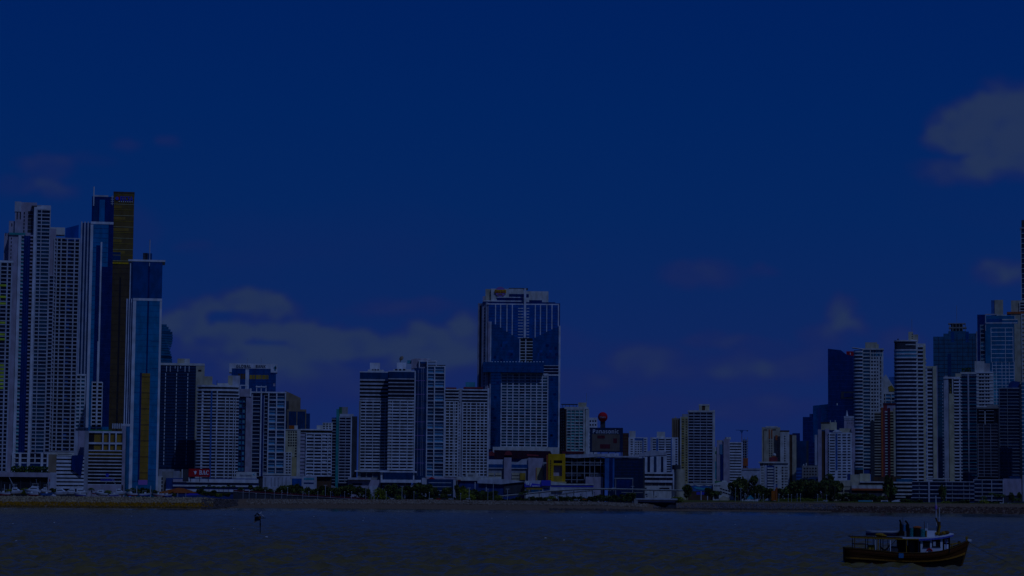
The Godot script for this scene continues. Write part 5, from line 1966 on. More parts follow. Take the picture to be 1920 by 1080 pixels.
# ---------------------------------------------------------------- plants
func make_crowns():
	for k in 6:
		var st := SurfaceTool.new()
		st.begin(Mesh.PRIMITIVE_TRIANGLES)
		var lobes := []
		for i in 9:
			lobes.append([Vector3(rng.randf_range(-.55, .55), rng.randf_range(-.3, .5), rng.randf_range(-.55, .55)), rng.randf_range(.28, .48), rng.randf_range(.55, 1.5)])
		for i in 900:
			var l: Array = lobes[rng.randi() % 9]
			var dir := Vector3(rng.randfn(), rng.randfn(), rng.randfn()).normalized()
			var p: Vector3 = l[0] + dir * l[1] * sqrt(rng.randf_range(.3, 1.0)) * Vector3(1, .8, 1)
			var f: float = l[2] * rng.randf_range(.6, 1.4)
			var warm := rng.randf_range(.7, 1.3)
			leaf(st, p, rng.randf_range(.08, .17), Color(.09 * f * warm, .1 * f, .018 * f))
		st.generate_normals()
		crowns.append(st.commit())
	var yellow := SurfaceTool.new()
	yellow.begin(Mesh.PRIMITIVE_TRIANGLES)
	for i in 500:
		var dir := Vector3(rng.randfn(), rng.randfn(), rng.randfn()).normalized()
		var f := rng.randf_range(.5, 1.5)
		leaf(yellow, dir * rng.randf_range(.4, 1.0) * Vector3(1, .8, 1), rng.randf_range(.1, .17), Color(.19 * f, .2 * f, .012))
	yellow.generate_normals()
	crowns.append(yellow.commit())
	var pc := SurfaceTool.new()
	pc.begin(Mesh.PRIMITIVE_TRIANGLES)
	pc.set_smooth_group(-1)
	for i in 15:
		var a := i * TAU / 15 + rng.randf_range(-.15, .15)
		var lift := rng.randf_range(.1, .9)
		var dir := Vector3(cos(a), 0, sin(a))
		var side := Vector3(-sin(a), 0, cos(a))
		var f := rng.randf_range(.6, 1.4)
		pc.set_color(Color(.06 * f, .075 * f, .014 * f))
		var pts := []
		for j in 6:
			var t := j / 5.0
			pts.append(dir * t * (1.0 - .1 * lift) + Vector3(0, lift * t * .8 - 1.0 * t * t, 0))
		for j in 5:
			var w0: float = [.03, .11, .14, .12, .07, .01][j]
			var w1: float = [.03, .11, .14, .12, .07, .01][j + 1]
			var sag := Vector3(0, -.1, 0)
			for s in [-1.0, 1.0]:
				for v in [pts[j], pts[j + 1], pts[j + 1] + side * w1 * s + sag, pts[j], pts[j + 1] + side * w1 * s + sag, pts[j] + side * w0 * s + sag]:
					pc.add_vertex(v)
	pc.generate_normals()
	palm_crown = pc.commit()
	trunk_mesh = CylinderMesh.new()
	trunk_mesh.bottom_radius = .5
	trunk_mesh.top_radius = .3
	trunk_mesh.height = 1
	trunk_mesh.radial_segments = 7
	new_mat("bark", Color(.09, .065, .045), .95, 0, 0)


# a broad tree: trunk, two limbs and a crown; px, bottom row, height and width in pixels at distance d
func tree(px: float, pyb: float, hp: float, wp: float, d: float, kind: int, label: String, group: String):
	var k := d / F
	var w := q(px, pyb, d)
	root = Node3D.new()
	root.name = "tree"
	add_child(root, true)
	root.position = Vector3(w.x, w.y, -d)
	root.rotation.y = rng.randf() * 6
	top_tag(root, label, "tree", group)
	var h := hp * k
	var r := wp * k / 2
	var tr := clampf(h * .03, .15, .6)
	put("trunk", trunk_mesh, mats["bark"], Transform3D(Basis.from_scale(Vector3(tr * 2, h * .55, tr * 2)), Vector3(0, h * .275, 0)))
	for s in [-1.0, 1.0]:
		var a := Vector3(0, h * .35, 0)
		var e := Vector3(s * r * .5, h * .62, r * .2 * s)
		tube("limb", "bark", a, e, tr * .5)
	put("crown", crowns[kind], mats["foliage"], Transform3D(Basis.from_scale(Vector3(r * 1.2, h * .6, r * 1.2)), Vector3(0, h * .52, 0)))


func undergrowth(nm: String, label: String, p0: float, p1: float, yt: float, yb: float, d: float, n: int, deep: float):
	var st := SurfaceTool.new()
	st.begin(Mesh.PRIMITIVE_TRIANGLES)
	var nz := FastNoiseLite.new()
	nz.seed = int(p0)
	nz.frequency = .05
	for i in n:
		var px := rng.randf_range(p0, p1)
		var top := lerpf(yb, yt, clampf(.65 + .7 * nz.get_noise_1d(px), .1, 1))
		var w := q(px, lerpf(yb, top, rng.randf()), d)
		var f := rng.randf_range(.4, 1.4)
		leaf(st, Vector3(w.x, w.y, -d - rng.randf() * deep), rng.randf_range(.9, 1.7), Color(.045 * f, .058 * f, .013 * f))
	st.generate_normals()
	root = self
	var o := put(nm, st.commit(), mats["foliage"], Transform3D(), self)
	o.set_meta("kind", "stuff")
	top_tag(o, label, "undergrowth")


func shrub(px: float, pyb: float, hp: float, wp: float, d: float, kind: int, label: String, group: String):
	var k := d / F
	var w := q(px, pyb, d)
	root = Node3D.new()
	root.name = "shrub"
	add_child(root, true)
	root.position = Vector3(w.x, w.y, -d)
	root.rotation.y = rng.randf() * 6
	top_tag(root, label, "shrub", group)
	put("foliage", crowns[kind], mats["foliage"], Transform3D(Basis.from_scale(Vector3(wp * k * .55, hp * k * .62, wp * k * .55)), Vector3(0, hp * k * .45, 0)))
	tube("stem", "bark", Vector3(0, -.2, 0), Vector3(.1, hp * k * .5, 0), .12)


func palm(px: float, pyb: float, hp: float, wp: float, d: float, label: String, group: String):
	var k := d / F
	var w := q(px, pyb, d)
	root = Node3D.new()
	root.name = "palm_tree"
	add_child(root, true)
	root.position = Vector3(w.x, w.y, -d)
	root.rotation.y = rng.randf() * 6
	top_tag(root, label, "palm tree", group)
	var h := hp * k
	var lean := Vector3(rng.randf_range(-.06, .06) * h, h * .78, rng.randf_range(-.05, .05) * h)
	tube("trunk", "bark", Vector3.ZERO, lean, .22)
	var s := wp * k / 2
	put("crown", palm_crown, mats["foliage"], Transform3D(Basis.from_scale(Vector3(s, s * .9, s)), lean))


func lamp(px: float, pyt: float, pyb: float, d: float, label: String, tall: bool):
	var w := q(px, pyb, d)
	var h := (pyb - pyt) * d / F
	root = Node3D.new()
	root.name = "street_lamp"
	add_child(root, true)
	root.position = Vector3(w.x, w.y, -d)
	top_tag(root, label, "street lamp", "lamp posts along the shore")
	tube("pole", "pole", Vector3.ZERO, Vector3(0, h, 0), .2 if tall else .15)
	if tall:
		tube("arm", "pole", Vector3(-1.2, h, 0), Vector3(1.2, h, 0), .12)
		for s in [-1.2, 1.2]:
			ball("lamp_head", "offwhite", Vector3(s, h - .1, 0), Vector3(.5, .25, .35))
	else:
		ball("lamp_head", "offwhite", Vector3(0, h + .2, 0), Vector3(.55, .45, .5))


func shore_things():
	make_crowns()
	# palms before the striped podium
	var k := 0
	for c in [[370, 931, 24], [382, 931, 25], [391, 932, 28], [402, 932, 26], [411, 932, 25], [419, 932, 26], [429, 932, 28], [439, 932, 27]]:
		palm(c[0], c[1], c[2], 11, 2190 + (k % 3) * 14, "%s from the left of the palms before the white striped podium" % ORD[k], "palms before the striped podium")
		k += 1
	# middle row of trees
	k = 0
	for c in [[452, 934, 20, 20], [476, 934, 24, 24], [489, 935, 20, 22], [506, 935, 18, 18], [527, 935, 25, 24], [541, 936, 27, 26], [556, 936, 28, 24], [571, 936, 24, 22], [590, 936, 20, 22], [604, 936, 24, 22], [626, 936, 22, 24], [640, 937, 26, 26], [656, 937, 28, 26], [668, 937, 26, 22], [684, 937, 22, 22]]:
		tree(c[0], c[1], c[2] * 1.05, c[3], 2225 + (k * 37) % 60, k % 6, "%s tree from the left between the red rail and twin block" % ORD[k], "trees along the middle shore")
		k += 1
	k = 0
	for c in [[712, 938, 24, 24], [738, 938, 32, 28], [754, 938, 26, 22], [768, 938, 28, 26], [786, 938, 34, 30], [800, 938, 32, 28], [812, 938, 26, 22], [838, 938, 26, 22], [858, 938, 30, 24], [872, 938, 24, 20], [890, 939, 22, 24], [906, 939, 20, 22], [926, 939, 20, 24]]:
		tree(c[0], c[1], c[2], c[3], 2230 + (k * 29) % 60, [6, 1, 2, 3, 0, 5, 4, 2, 1, 6, 3, 0, 2][k], "%s tree from the left between twin block and dark shed" % ORD[k], "trees along the middle shore")
		k += 1
	k = 0
	for c in [[498, 934, 26], [533, 935, 27], [563, 936, 24], [746, 937, 24], [884, 938, 20], [902, 938, 18], [985, 938, 22], [977, 938, 18]]:
		palm(c[0], c[1], c[2], 15, 2222, "%s from the left of the loose palms on the middle shore" % ORD[k], "loose palms on the middle shore")
		k += 1
	k = 0
	for c in [[697, 938, 8, 14, 6], [722, 938, 8, 14, 6], [748, 938, 9, 16, 6], [790, 938, 9, 16, 1], [833, 938, 10, 18, 2], [868, 938, 12, 18, 6], [884, 939, 12, 20, 6], [898, 939, 12, 22, 2], [912, 939, 11, 20, 1], [934, 939, 12, 16, 6], [972, 938, 8, 12, 1], [998, 939, 9, 16, 3], [1012, 939, 8, 14, 1], [1034, 939, 10, 18, 6], [1050, 939, 10, 16, 2], [1064, 939, 9, 16, 0], [1078, 939, 9, 16, 3], [1108, 939, 9, 18, 2]]:
		shrub(c[0], c[1], c[2], c[3], 2212, c[4], "%s shrub from the left at the top of the middle bank" % ORD[k], "shrubs on the middle bank")
		k += 1
	k = 0
	for c in [[1125, 940, 14, 22, 0], [1140, 940, 12, 18, 6], [1155, 941, 14, 24, 3], [1170, 941, 16, 24, 1], [1184, 942, 20, 28, 2], [1270, 942, 12, 26, 6]]:
		shrub(c[0], c[1], c[2], c[3], 2285, c[4], "%s bush from the left around the shore footbridge under the flyover" % ORD[k], "bushes around the footbridge")
		k += 1
	# undergrowth that reads as one dark mass
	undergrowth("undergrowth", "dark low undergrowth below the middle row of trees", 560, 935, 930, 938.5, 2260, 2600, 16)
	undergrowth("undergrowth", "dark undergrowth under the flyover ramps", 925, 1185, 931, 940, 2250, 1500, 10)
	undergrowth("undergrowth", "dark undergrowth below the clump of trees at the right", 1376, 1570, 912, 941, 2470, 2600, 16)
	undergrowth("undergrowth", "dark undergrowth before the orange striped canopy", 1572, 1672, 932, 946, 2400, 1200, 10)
	# right hand trees
	k = 0
	for c in [[1288, 938, 30, 28, 0], [1330, 936, 22, 24, 3], [1342, 937, 18, 18, 5]]:
		tree(c[0], c[1], c[2], c[3], 2400, c[4], "%s of three trees from the left under the blue painted wall" % ORD[k], "trees under the painted wall")
		k += 1
	k = 0
	for c in [[1384, 940, 44, 30, 0], [1402, 940, 50, 40, 1], [1420, 940, 32, 24, 3], [1434, 940, 30, 22, 4], [1444, 940, 26, 22, 2], [1464, 940, 26, 24, 5], [1478, 940, 30, 24, 0], [1494, 940, 42, 34, 2], [1512, 940, 44, 36, 4], [1528, 941, 42, 32, 1], [1543, 941, 44, 26, 5], [1556, 941, 50, 26, 3], [1570, 941, 40, 22, 0]]:
		tree(c[0], c[1], c[2], c[3], 2440 + (k * 31) % 50, c[4], "%s from the left in the dark clump of trees before the cream towers" % ORD[k], "dark trees of the right shore")
		k += 1
	k = 0
	for c in [[1556, 920, 40], [1565, 925, 30], [1548, 925, 30]]:
		palm(c[0], c[1], c[2], 18, 2430, "%s palm crown rising from the dark clump beside the cream hall" % ["tallest", "rightmost", "leftmost"][k], "palms beside the cream hall")
		k += 1
	k = 0
	for i in 15:
		shrub(1434 + i * 8.0 + rng.randf_range(-2, 2), 942, rng.randf_range(7, 10), 12, 2352, 6, "%s bush from the left in the yellow green hedge row on the right shore" % ORD[k], "yellow green hedge row")
		k += 1
	k = 0
	for c in [[1582, 945, 22, 24, 1], [1596, 946, 22, 22, 2], [1612, 945, 20, 22, 0], [1626, 944, 20, 20, 3], [1640, 944, 18, 20, 4], [1652, 943, 14, 18, 2], [1664, 946, 56, 18, 3], [1672, 946, 40, 18, 5]]:
		tree(c[0], c[1], c[2], c[3], 2380, c[4], "%s from the left of the trees before the orange striped canopy" % ORD[k], "trees before the orange striped canopy")
		k += 1
	k = 0
	for c in [[1560, 947, 8, 22, 2], [1580, 948, 8, 20, 6], [1597, 948, 9, 24, 6], [1700, 948, 14, 26, 0], [1722, 948, 12, 24, 3], [1774, 948, 10, 20, 6], [1796, 948, 10, 22, 1], [1811, 948, 12, 24, 2], [1845, 948, 12, 22, 6], [1862, 949, 10, 22, 1]]:
		shrub(c[0], c[1], c[2], c[3], 2340, c[4], "%s low shrub from the left along the bank below the low offices" % ORD[k], "shrubs below the low offices")
		k += 1
	tree(1765.5, 944, 36, 17, 2380, 1, "dark column shaped tree before the curved low office", "")
	tree(1897, 944, 22, 12, 2390, 4, "left one of two dark trees before the plain block at the right", "")
	tree(1911, 944, 22, 12, 2390, 0, "right one of two dark trees before the plain block at the right", "")
	k = 0
	for c in [[1845, 948, 22], [1858, 948, 30], [1870, 948, 27], [1880, 948, 26], [1906, 949, 18]]:
		palm(c[0], c[1], c[2], 17, 2375, "%s from the left of the palms before the right hand office wing" % ORD[k], "palms before the right office wing")
		k += 1
	# lamp posts
	k = 0
	for c in [[455.6, 919, 936, 0], [467, 922, 936, 0], [480, 926, 936, 0], [497, 921, 936, 0], [514, 922, 936, 0], [528, 921, 935, 0], [539, 915, 930, 0], [567.5, 923, 936, 0], [579, 922, 932, 0], [595.6, 923, 936, 0], [610, 910, 930, 1], [619.6, 923, 934, 0], [646, 923, 934, 0], [659, 923, 937, 0]]:
		lamp(c[0], c[1], c[2], 2200, "%s lamp post from the left along the stretch with the red rail" % ORD[k], c[3] == 1)
		k += 1
	k = 0
	for c in [[685.6, 912, 936, 0], [696, 923, 937, 0], [701, 911, 937, 1], [724, 923, 937, 0], [753.6, 912, 938, 1], [776, 923, 938, 0], [805, 924, 938, 0], [850, 920, 937, 0], [863.6, 926, 938, 0], [879.6, 915, 937, 1], [914.6, 918, 938, 0], [924.6, 904, 938, 1], [951.4, 917, 938, 1], [992, 920, 938, 0], [1047, 930, 940, 0]]:
		lamp(c[0], c[1], c[2], 2205, "%s lamp post from the left between twin block and flyover" % ORD[k], c[3] == 1)
		k += 1
	k = 0
	for c in [[1091, 922, 940, 0], [1100, 922, 940, 0], [1114, 924, 940, 0], [1142, 920, 940, 1], [1151, 915, 938, 1], [1186, 912, 930, 1], [1379, 916, 940, 0], [1389, 916, 940, 1], [1397, 926, 940, 0], [1416, 927, 940, 0], [1422.6, 927, 940, 0], [1431, 928, 941, 0], [1460.4, 927, 941, 0], [1478, 928, 941, 0], [1484, 928, 941, 0], [1494.6, 927, 941, 0], [1501, 927, 941, 0], [1533, 928, 941, 0], [1550, 929, 942, 0]]:
		lamp(c[0], c[1], c[2], 2300, "%s lamp post from the left between the flyover and the cream hall" % ORD[k], c[3] == 1)
		k += 1
	# red railed ramp
	start("railed_wall", "long low wall with a dark red band and a pale rail on the middle shore", "wall", 570, 2215, 930, "", 7.5)
	for i in 26:
		var x := 438 + i * 10.0
		var y := 918.6 + i * .62
		b("red_panel", "maroon", x, x + 9.7, y, y + 3, 0, .6)
		b("rail", "grey", x, x + 10, y + 3.2, y + 3.9, .2, .4)
		b("wall_panel", "charcoal", x + .1, x + 9.9, y + 4, 938, -.4, .5)
	# flyover
	start("flyover", "pale concrete flyover rising from the trees toward the right", "bridge", 1110, 2290, 925, "", 7)
	var dk := [[929, 931], [960, 927.6], [985, 925.6], [1010, 922.6], [1032, 920.4], [1055, 918.6], [1080, 917.2], [1110, 916.2], [1150, 916.4], [1190, 917.2], [1235, 918.2], [1280, 919.2]]
	for i in dk.size() - 1:
		slab_poly("deck", "road", [dk[i], dk[i + 1], [dk[i + 1][0], dk[i + 1][1] + 2.2], [dk[i][0], dk[i][1] + 2.2]], 0, 9)
		slab_poly("parapet", "offwhite", [[dk[i][0], dk[i][1] - 1], [dk[i + 1][0], dk[i + 1][1] - 1], [dk[i + 1][0], dk[i + 1][1] + .4], [dk[i][0], dk[i][1] + .4]], .4, .4)
	for x in [1010, 1040, 1075, 1110, 1142, 1187, 1225, 1262]:
		b("column", "concrete", x, x + 1.6, 919, 945, -3, 2)
	b("far_deck", "concrete", 1165, 1206, 922.4, 924, -14, 8)
	start("exit_ramp", "lower concrete ramp curving down beside the flyover", "bridge", 1040, 2262, 928, "", 7)
	var rp := [[1000, 935.4], [1018, 932.6], [1036, 929.6], [1052, 926], [1070, 922.8], [1090, 920.4], [1112, 918.6]]
	for i in rp.size() - 1:
		slab_poly("deck", "road", [rp[i], rp[i + 1], [rp[i + 1][0], rp[i + 1][1] + 2.4], [rp[i][0], rp[i][1] + 2.2]], 0, 7)
	for x in [1030, 1062, 1088]:
		b("column", "concrete", x, x + 1.6, 926, 945, -2, 2)
	start("footbridge", "short pale tubular footbridge over the inlet under the flyover", "bridge", 1232, 2235, 936, "", 5)
	tube("pipe_deck", "grey", Vector3(ux(1192), vy(1192, 936.4), 0), Vector3(ux(1270), vy(1270, 937), 0), 1.1)
	b("girder", "pinkgrey", 1195, 1266, 937.6, 941.6, -.6, 4)
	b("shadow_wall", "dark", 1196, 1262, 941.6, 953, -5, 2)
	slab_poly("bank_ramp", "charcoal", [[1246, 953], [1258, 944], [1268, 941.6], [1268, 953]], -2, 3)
	b("abutment", "concrete", 1189, 1196, 935, 948, .8, 8)
	start("white_van", "white box van parked below the flyover", "van", 1225, 2310, 928, "", 7)
	b("body", "offwhite", 1215, 1235.6, 923, 931, 0, 2.4)
	b("cab", "lightgrey", 1209.6, 1214.8, 925, 931, -.1, 2.2)
	b("window", "dark", 1210, 1213.6, 925.8, 928, .05, .1)
	for x in [1213, 1230]:
		disc("wheel", "dark", x, 931.4, 1.1, .1, .4)
	# orange tent and blue awning
	start("orange_tent", "wide orange tent roof behind the breakwater", "tent", 334, 1905, 922, "", 7)
	slab_poly("roof", "rust", [[303, 924.4], [312, 919.6], [327, 916], [334, 914.6], [344, 915.4], [356, 919], [370, 924.4]], 0, 10)
	slab_poly("roof_flap", "orange", [[286, 926.2], [297, 922.6], [318, 918.8], [326, 921.4], [318, 925.2], [302, 926.2]], 1.2, 8)
	b("eave", "lightgrey", 300, 315, 925, 926.6, 1.4, 3)
	for x in [300, 314, 333, 348]:
		b("post", "lightgrey", x, x + .8, 924.4, 932, .2, .4)
	start("blue_awning", "dark blue awning at the right foot of the orange tent", "awning", 362, 1900, 927, "", 7)
	slab_poly("roof", "letter_blue", [[348, 927], [356, 925], [370, 925.4], [374, 928], [350, 929]], 0, 5)
	for x in [350, 371]:
		b("post", "charcoal", x, x + .7, 928, 933, -.3, .4)
	shrub(325, 932, 8, 16, 1895, 2, "dark round shrub under the orange tent", "")
	k = 0
	for c in [[384, 931, 12, 20, 0], [398, 932, 14, 22, 3], [375, 930, 16, 18, 1], [410, 932, 8, 20, 6], [428, 932, 9, 20, 1]]:
		shrub(c[0], c[1], c[2], c[3], 1985, c[4], "%s shrub from the left between the orange tent and the breakwater end" % ORD[k], "shrubs behind the breakwater end")
		k += 1
	# foot of the striped tower: red sign block and banded podium
	start("billboard", "red billboard with white letters on the banded podium", "billboard", 374, 2240, 885, "", 7)
	b("panel", "red", 354, 393.5, 879, 894, 0, 1.2)
	words_on("BAC", "letter_white", 373.5, 391, 882, 890, .2, serif)
	slab_poly("emblem", "letter_white", [[363, 883], [365.5, 884.4], [367, 882.6], [368.6, 884], [367.6, 888], [366, 890], [364.8, 887]], .25, .3)
	b("frame", "charcoal", 343, 354, 880, 903, -.6, 3)
	for x in [357, 374, 390]:
		b("post", "charcoal", x, x + 1.4, 894, 903, -.4, .8)
	start("office_block", "banded white and purple podium behind the row of palms", "office block", 400, 2270, 910, "", 7)
	core("darkblue", 312, 484, 897, 945, -1, 20)
	b("wall_band", "white", 350, 484, 898.4, 905, .6, 6)
	b("wall_band", "pinkgrey", 325, 351, 898.4, 904, .4, 6)
	b("wall_band", "white", 325, 484, 909.6, 912.6, .6, 6)
	b("wall_band", "white", 312, 484, 917.6, 922, .8, 6)
	for i in 9:
		panes(352 + i * 14.5, 365 + i * 14.5, 905.4, 909.4, 1, 1, 1, 1, "nv", -.6)
	b("roof_box", "offwhite", 347, 355, 895, 899, -1, 5)
	b("back_wall", "concrete", 304, 345, 884, 945, -6, 10)
	b("back_pillar", "offwhite", 340.5, 343.5, 880, 899, -5, 2)
	b("glass_box", "grey", 325, 337, 883, 897, -5.5, 2)
	b("side_wall", "offwhite", 297, 305.6, 893, 945, 1, 10)
	for i in 4:
		b("side_window", "dark", 303.6, 306, 895 + i * 7, 900 + i * 7, 1.2, .4)
	start("sign_building", "pale building with a long white sign panel above its entrance", "office block", 462, 2280, 900, "", 7)
	b("sign_panel", "offwhite", 442.6, 481, 885, 896.4, 1, 8)
	words_on("Banco", "grey", 449.6, 459, 889, 892.6, 1.2, font)
	words_on("General", "grey", 460, 471.6, 889, 892.6, 1.2, font)
	slab_poly("emblem", "seafoam", [[473, 890], [477.6, 887], [476.4, 889.4], [478, 891.6]], 1.2, .3)
	b("beam", "lightgrey", 443, 482, 896.4, 898.6, 1.4, 8)
	start("ribbed_hall", "pale blind hall with vertical ribs and a blue glass entrance", "hall", 530, 2290, 905, "", 7)
	core("lightgrey", 493, 545, 888.6, 945, 0, 18)
	b("roof", "offwhite", 492.6, 546, 887.6, 890.6, .6, 18)
	for x in [497, 508, 514.6, 521, 528.6, 536]:
		b("rib", "grey", x, x + (1.4 if x < 500 or x > 530 else 2.4), 895, 911, .4, .6)
	b("sign_canopy", "lightgrey", 502, 524, 913, 919.6, 2, 6)
	b("glass_entrance", "mirror_blue", 547, 565.6, 897, 915, .6, 10)
	b("frame", "lightgrey", 545.4, 568, 893, 897.2, 1, 12)
	b("frame", "lightgrey", 565.4, 568, 897, 945, 1, 12)
	core("lightgrey", 568, 593.5, 893, 945, .4, 14)
	b("window", "seafoam", 569.6, 589, 896, 899.6, .6, .3)
	b("window", "mirror_navy", 569.6, 588, 904.6, 907, .6, .3)
	start("tin_roofs", "low dark sheds with pale curved roofs behind the middle trees", "shed", 615, 2330, 910, "", 7)
	b("wall", "dark", 594, 622, 893, 945, -2, 10)
	slab_poly("roof", "grey", [[594, 906], [604, 905.6], [612, 907], [626, 911], [631, 914], [620, 915], [594, 909]], 1, 8)
	slab_poly("roof", "lightgrey", [[617, 919], [626, 917], [632, 914], [630, 921], [624, 925]], 2, 6)
	# orange sculpture
	start("orange_obelisk", "rust orange upright sculpture beside the white kiosk tents", "sculpture", 1451, 2330, 925, "", 9)
	slab_poly("slab", "orange", [[1446.6, 920.6], [1452, 920], [1455.4, 914], [1457, 914], [1456.6, 938.6], [1446.4, 938.6]], 0, 3)
	slab_poly("shard", "rust", [[1455, 916], [1457.6, 913], [1457.2, 939], [1454.6, 939]], .5, 4)
	start("steel_pylon", "pale steel pylon behind the orange sculpture", "sculpture", 1452, 2345, 915, "", 9)
	slab_poly("blade", "lightgrey", [[1450.6, 920], [1451.4, 907.6], [1454.6, 907], [1455, 920], [1455, 940], [1450.6, 940]], 0, 2)
	slab_poly("fin", "blue", [[1455, 909], [1458, 907.4], [1456.4, 917], [1455, 918]], -.4, 1)
	# white tents
	k = 0
	for c in [[1407, 932, 14, "seafoam"], [1439, 935, 12, "lightgrey"]]:
		start("market_tent", ["green roofed kiosk tent in front of the dark trees", "small grey roofed kiosk tent left of the orange sculpture"][k], "tent", c[0], 2335, 938, "", 9)
		slab_poly("roof", c[3], [[c[0] - c[2] / 2.0, c[1] + 3.4], [c[0], c[1] - 4.0 if k == 0 else c[1] - 1.0], [c[0] + c[2] / 2.0, c[1] + 3.4]], 0, 6)
		b("counter", "offwhite", c[0] - c[2] / 2.0 + 1, c[0] + c[2] / 2.0 - 1, c[1] + 3.4, 941, -.4, 5)
		k += 1
	start("fair_stalls", "cluster of low white stalls beside the green roofed kiosk", "stall", 1398, 2330, 938, "", 9)
	for i in 9:
		b("stall_box", ["offwhite", "lightgrey", "white"][i % 3], 1391 + i * 3.4, 1393.8 + i * 3.4, 935.4 + (i * 7 % 4), 941, -(i % 3) * 1.2, 2)
	# shore walls
	k = 0
	for c in [[1458, 1482, "left"], [1486, 1520, "middle"], [1526, 1546, "right"]]:
		start("parapet_wall", "%s one of three pieces of the low white wall before the yellow green hedge" % c[2], "wall", (c[0] + c[1]) / 2.0, 2346, 940, "low white wall on the right shore", 9)
		var n := int((c[1] - c[0]) / 4)
		for i in n:
			b("wall_block", "offwhite", c[0] + i * 4.0, c[0] + i * 4.0 + 3.8, 939.6, 941.8, 0, .6)
		k += 1
	# parked cars
	k = 0
	for c in [[808, 936.6, 2206, "offwhite"], [822, 937, 2206, "red"], [832, 936.4, 2207, "charcoal"], [845, 937, 2206, "lightgrey"], [878, 936.6, 2206, "offwhite"], [1031, 938.8, 2209, "offwhite"], [1041, 938.8, 2209, "maroon"], [1080, 938.6, 2208, "lightgrey"], [1096, 937.6, 2210, "orange"], [1548, 940.4, 2343, "white"], [1785, 946.4, 2336, "offwhite"], [1838, 943.6, 2342, "lightgrey"], [1878, 944.6, 2342, "white"], [1893, 945.4, 2340, "offwhite"], [735, 936.4, 2206, "offwhite"]]:
		var nearby: String = ["left of the red car at the middle bank", "at the middle bank under the trees", "right of the red car at the middle bank", "left of the grey terrace at the middle bank", "below the pale pink grid block", "under the exit ramp", "beside the white car under the exit ramp", "below the flyover columns", "below the flyover start", "on the shore road at the end of the white wall", "before the curved low office", "before the right office wing", "right of the palms at the right edge", "nearest the right edge", "under the first trees right of the red rail"][k]
		car(c[0], c[1], c[2], c[3], "%s car parked %s" % [{"offwhite": "white", "red": "red", "charcoal": "dark", "lightgrey": "silver", "maroon": "dark red", "orange": "orange", "white": "bright white"}[c[3]], nearby])
		k += 1


func car(px: float, pyb: float, d: float, m: String, label: String):
	var w := q(px, pyb, d)
	root = Node3D.new()
	root.name = "parked_car"
	add_child(root, true)
	root.position = Vector3(w.x, w.y, -d)
	top_tag(root, label, "car", "cars parked along the shore road")
	var p := PackedVector2Array([Vector2(-2.1, .3), Vector2(2.1, .3), Vector2(2.1, .8), Vector2(1.5, .95), Vector2(.9, 1.5), Vector2(-1.2, 1.5), Vector2(-1.9, .95), Vector2(-2.1, .85)])
	put("body", extrude(p, 1.7), mats[m], Transform3D(Basis(), Vector3(0, 0, .85)))
	var g := PackedVector2Array([Vector2(-1.6, .95), Vector2(1.2, .95), Vector2(.75, 1.42), Vector2(-1.1, 1.42)])
	put("window", extrude(g, 1.74), mats["dark"], Transform3D(Basis(), Vector3(0, 0, .87)))
	for x in [-1.3, 1.3]:
		tube("wheel", "dark", Vector3(x, .33, .9), Vector3(x, .33, .6), .34)


# ---------------------------------------------------------------- boats
# stations: [x, half beam at the rail, height of the rail, half beam at the water, keel depth]; from..to are shares of the way from rail to keel
func hull_strip(sts: Array, from: float, to: float, out := 0.0) -> ArrayMesh:
	var st := SurfaceTool.new()
	st.begin(Mesh.PRIMITIVE_TRIANGLES)
	var rings := []
	for s in sts:
		var r := []
		for side in [-1.0, 1.0]:
			var seq := []
			for i in 7:
				var t := lerpf(from, to, i / 6.0)
				var y: float = lerpf(s[2], s[4], t)
				var wl: float = lerpf(s[1], s[3], smoothstep(0.0, .8, t))
				var bw: float = wl * (1.0 if t < .75 else sqrt(maxf(0.0, 1.0 - pow((t - .75) / .25, 2.0))))
				seq.append(Vector3(s[0] - t * s[5], y, side * (bw + out)))
			r.append(seq)
		rings.append(r)
	st.set_smooth_group(0)
	for i in rings.size() - 1:
		for k in 2:
			for j in 6:
				var a: Vector3 = rings[i][k][j]
				var c: Vector3 = rings[i + 1][k][j]
				var d: Vector3 = rings[i + 1][k][j + 1]
				var e: Vector3 = rings[i][k][j + 1]
				for v in ([a, c, d, a, d, e] if k == 1 else [a, d, c, a, e, d]):
					st.add_vertex(v)
	# transom
	for j in 6:
		var a: Vector3 = rings[0][0][j]
		var c: Vector3 = rings[0][1][j]
		var d: Vector3 = rings[0][1][j + 1]
		var e: Vector3 = rings[0][0][j + 1]
		for v in [a, c, d, a, d, e]:
			st.add_vertex(v)
	st.index()
	st.generate_normals()
	return st.commit()


func deck_mesh(sts: Array, drop: float) -> ArrayMesh:
	var st := SurfaceTool.new()
	st.begin(Mesh.PRIMITIVE_TRIANGLES)
	for i in sts.size() - 1:
		var s: Array = sts[i]
		var e: Array = sts[i + 1]
		var a := Vector3(s[0], s[2] - drop, -s[1])
		var c := Vector3(e[0], e[2] - drop, -e[1])
		var d := Vector3(e[0], e[2] - drop, e[1])
		var f := Vector3(s[0], s[2] - drop, s[1])
		for v in [a, c, d, a, d, f]:
			st.add_vertex(v)
	st.generate_normals()
	return st.commit()


func box_m(nm: String, m: String, c: Vector3, s: Vector3, par: Node3D = null, tilt := 0.0) -> MeshInstance3D:
	return put(nm, unit_box, mats[m], Transform3D(Basis(Vector3(0, 0, 1), tilt) * Basis.from_scale(s), c), par)


func prism(nm: String, m: String, pts: Array, z0: float, z1: float) -> MeshInstance3D:
	var p := PackedVector2Array()
	for c in pts:
		p.append(Vector2(c[0], c[1]))
	return put(nm, extrude(p, z1 - z0), mats[m], Transform3D(Basis(), Vector3(0, 0, z1)))


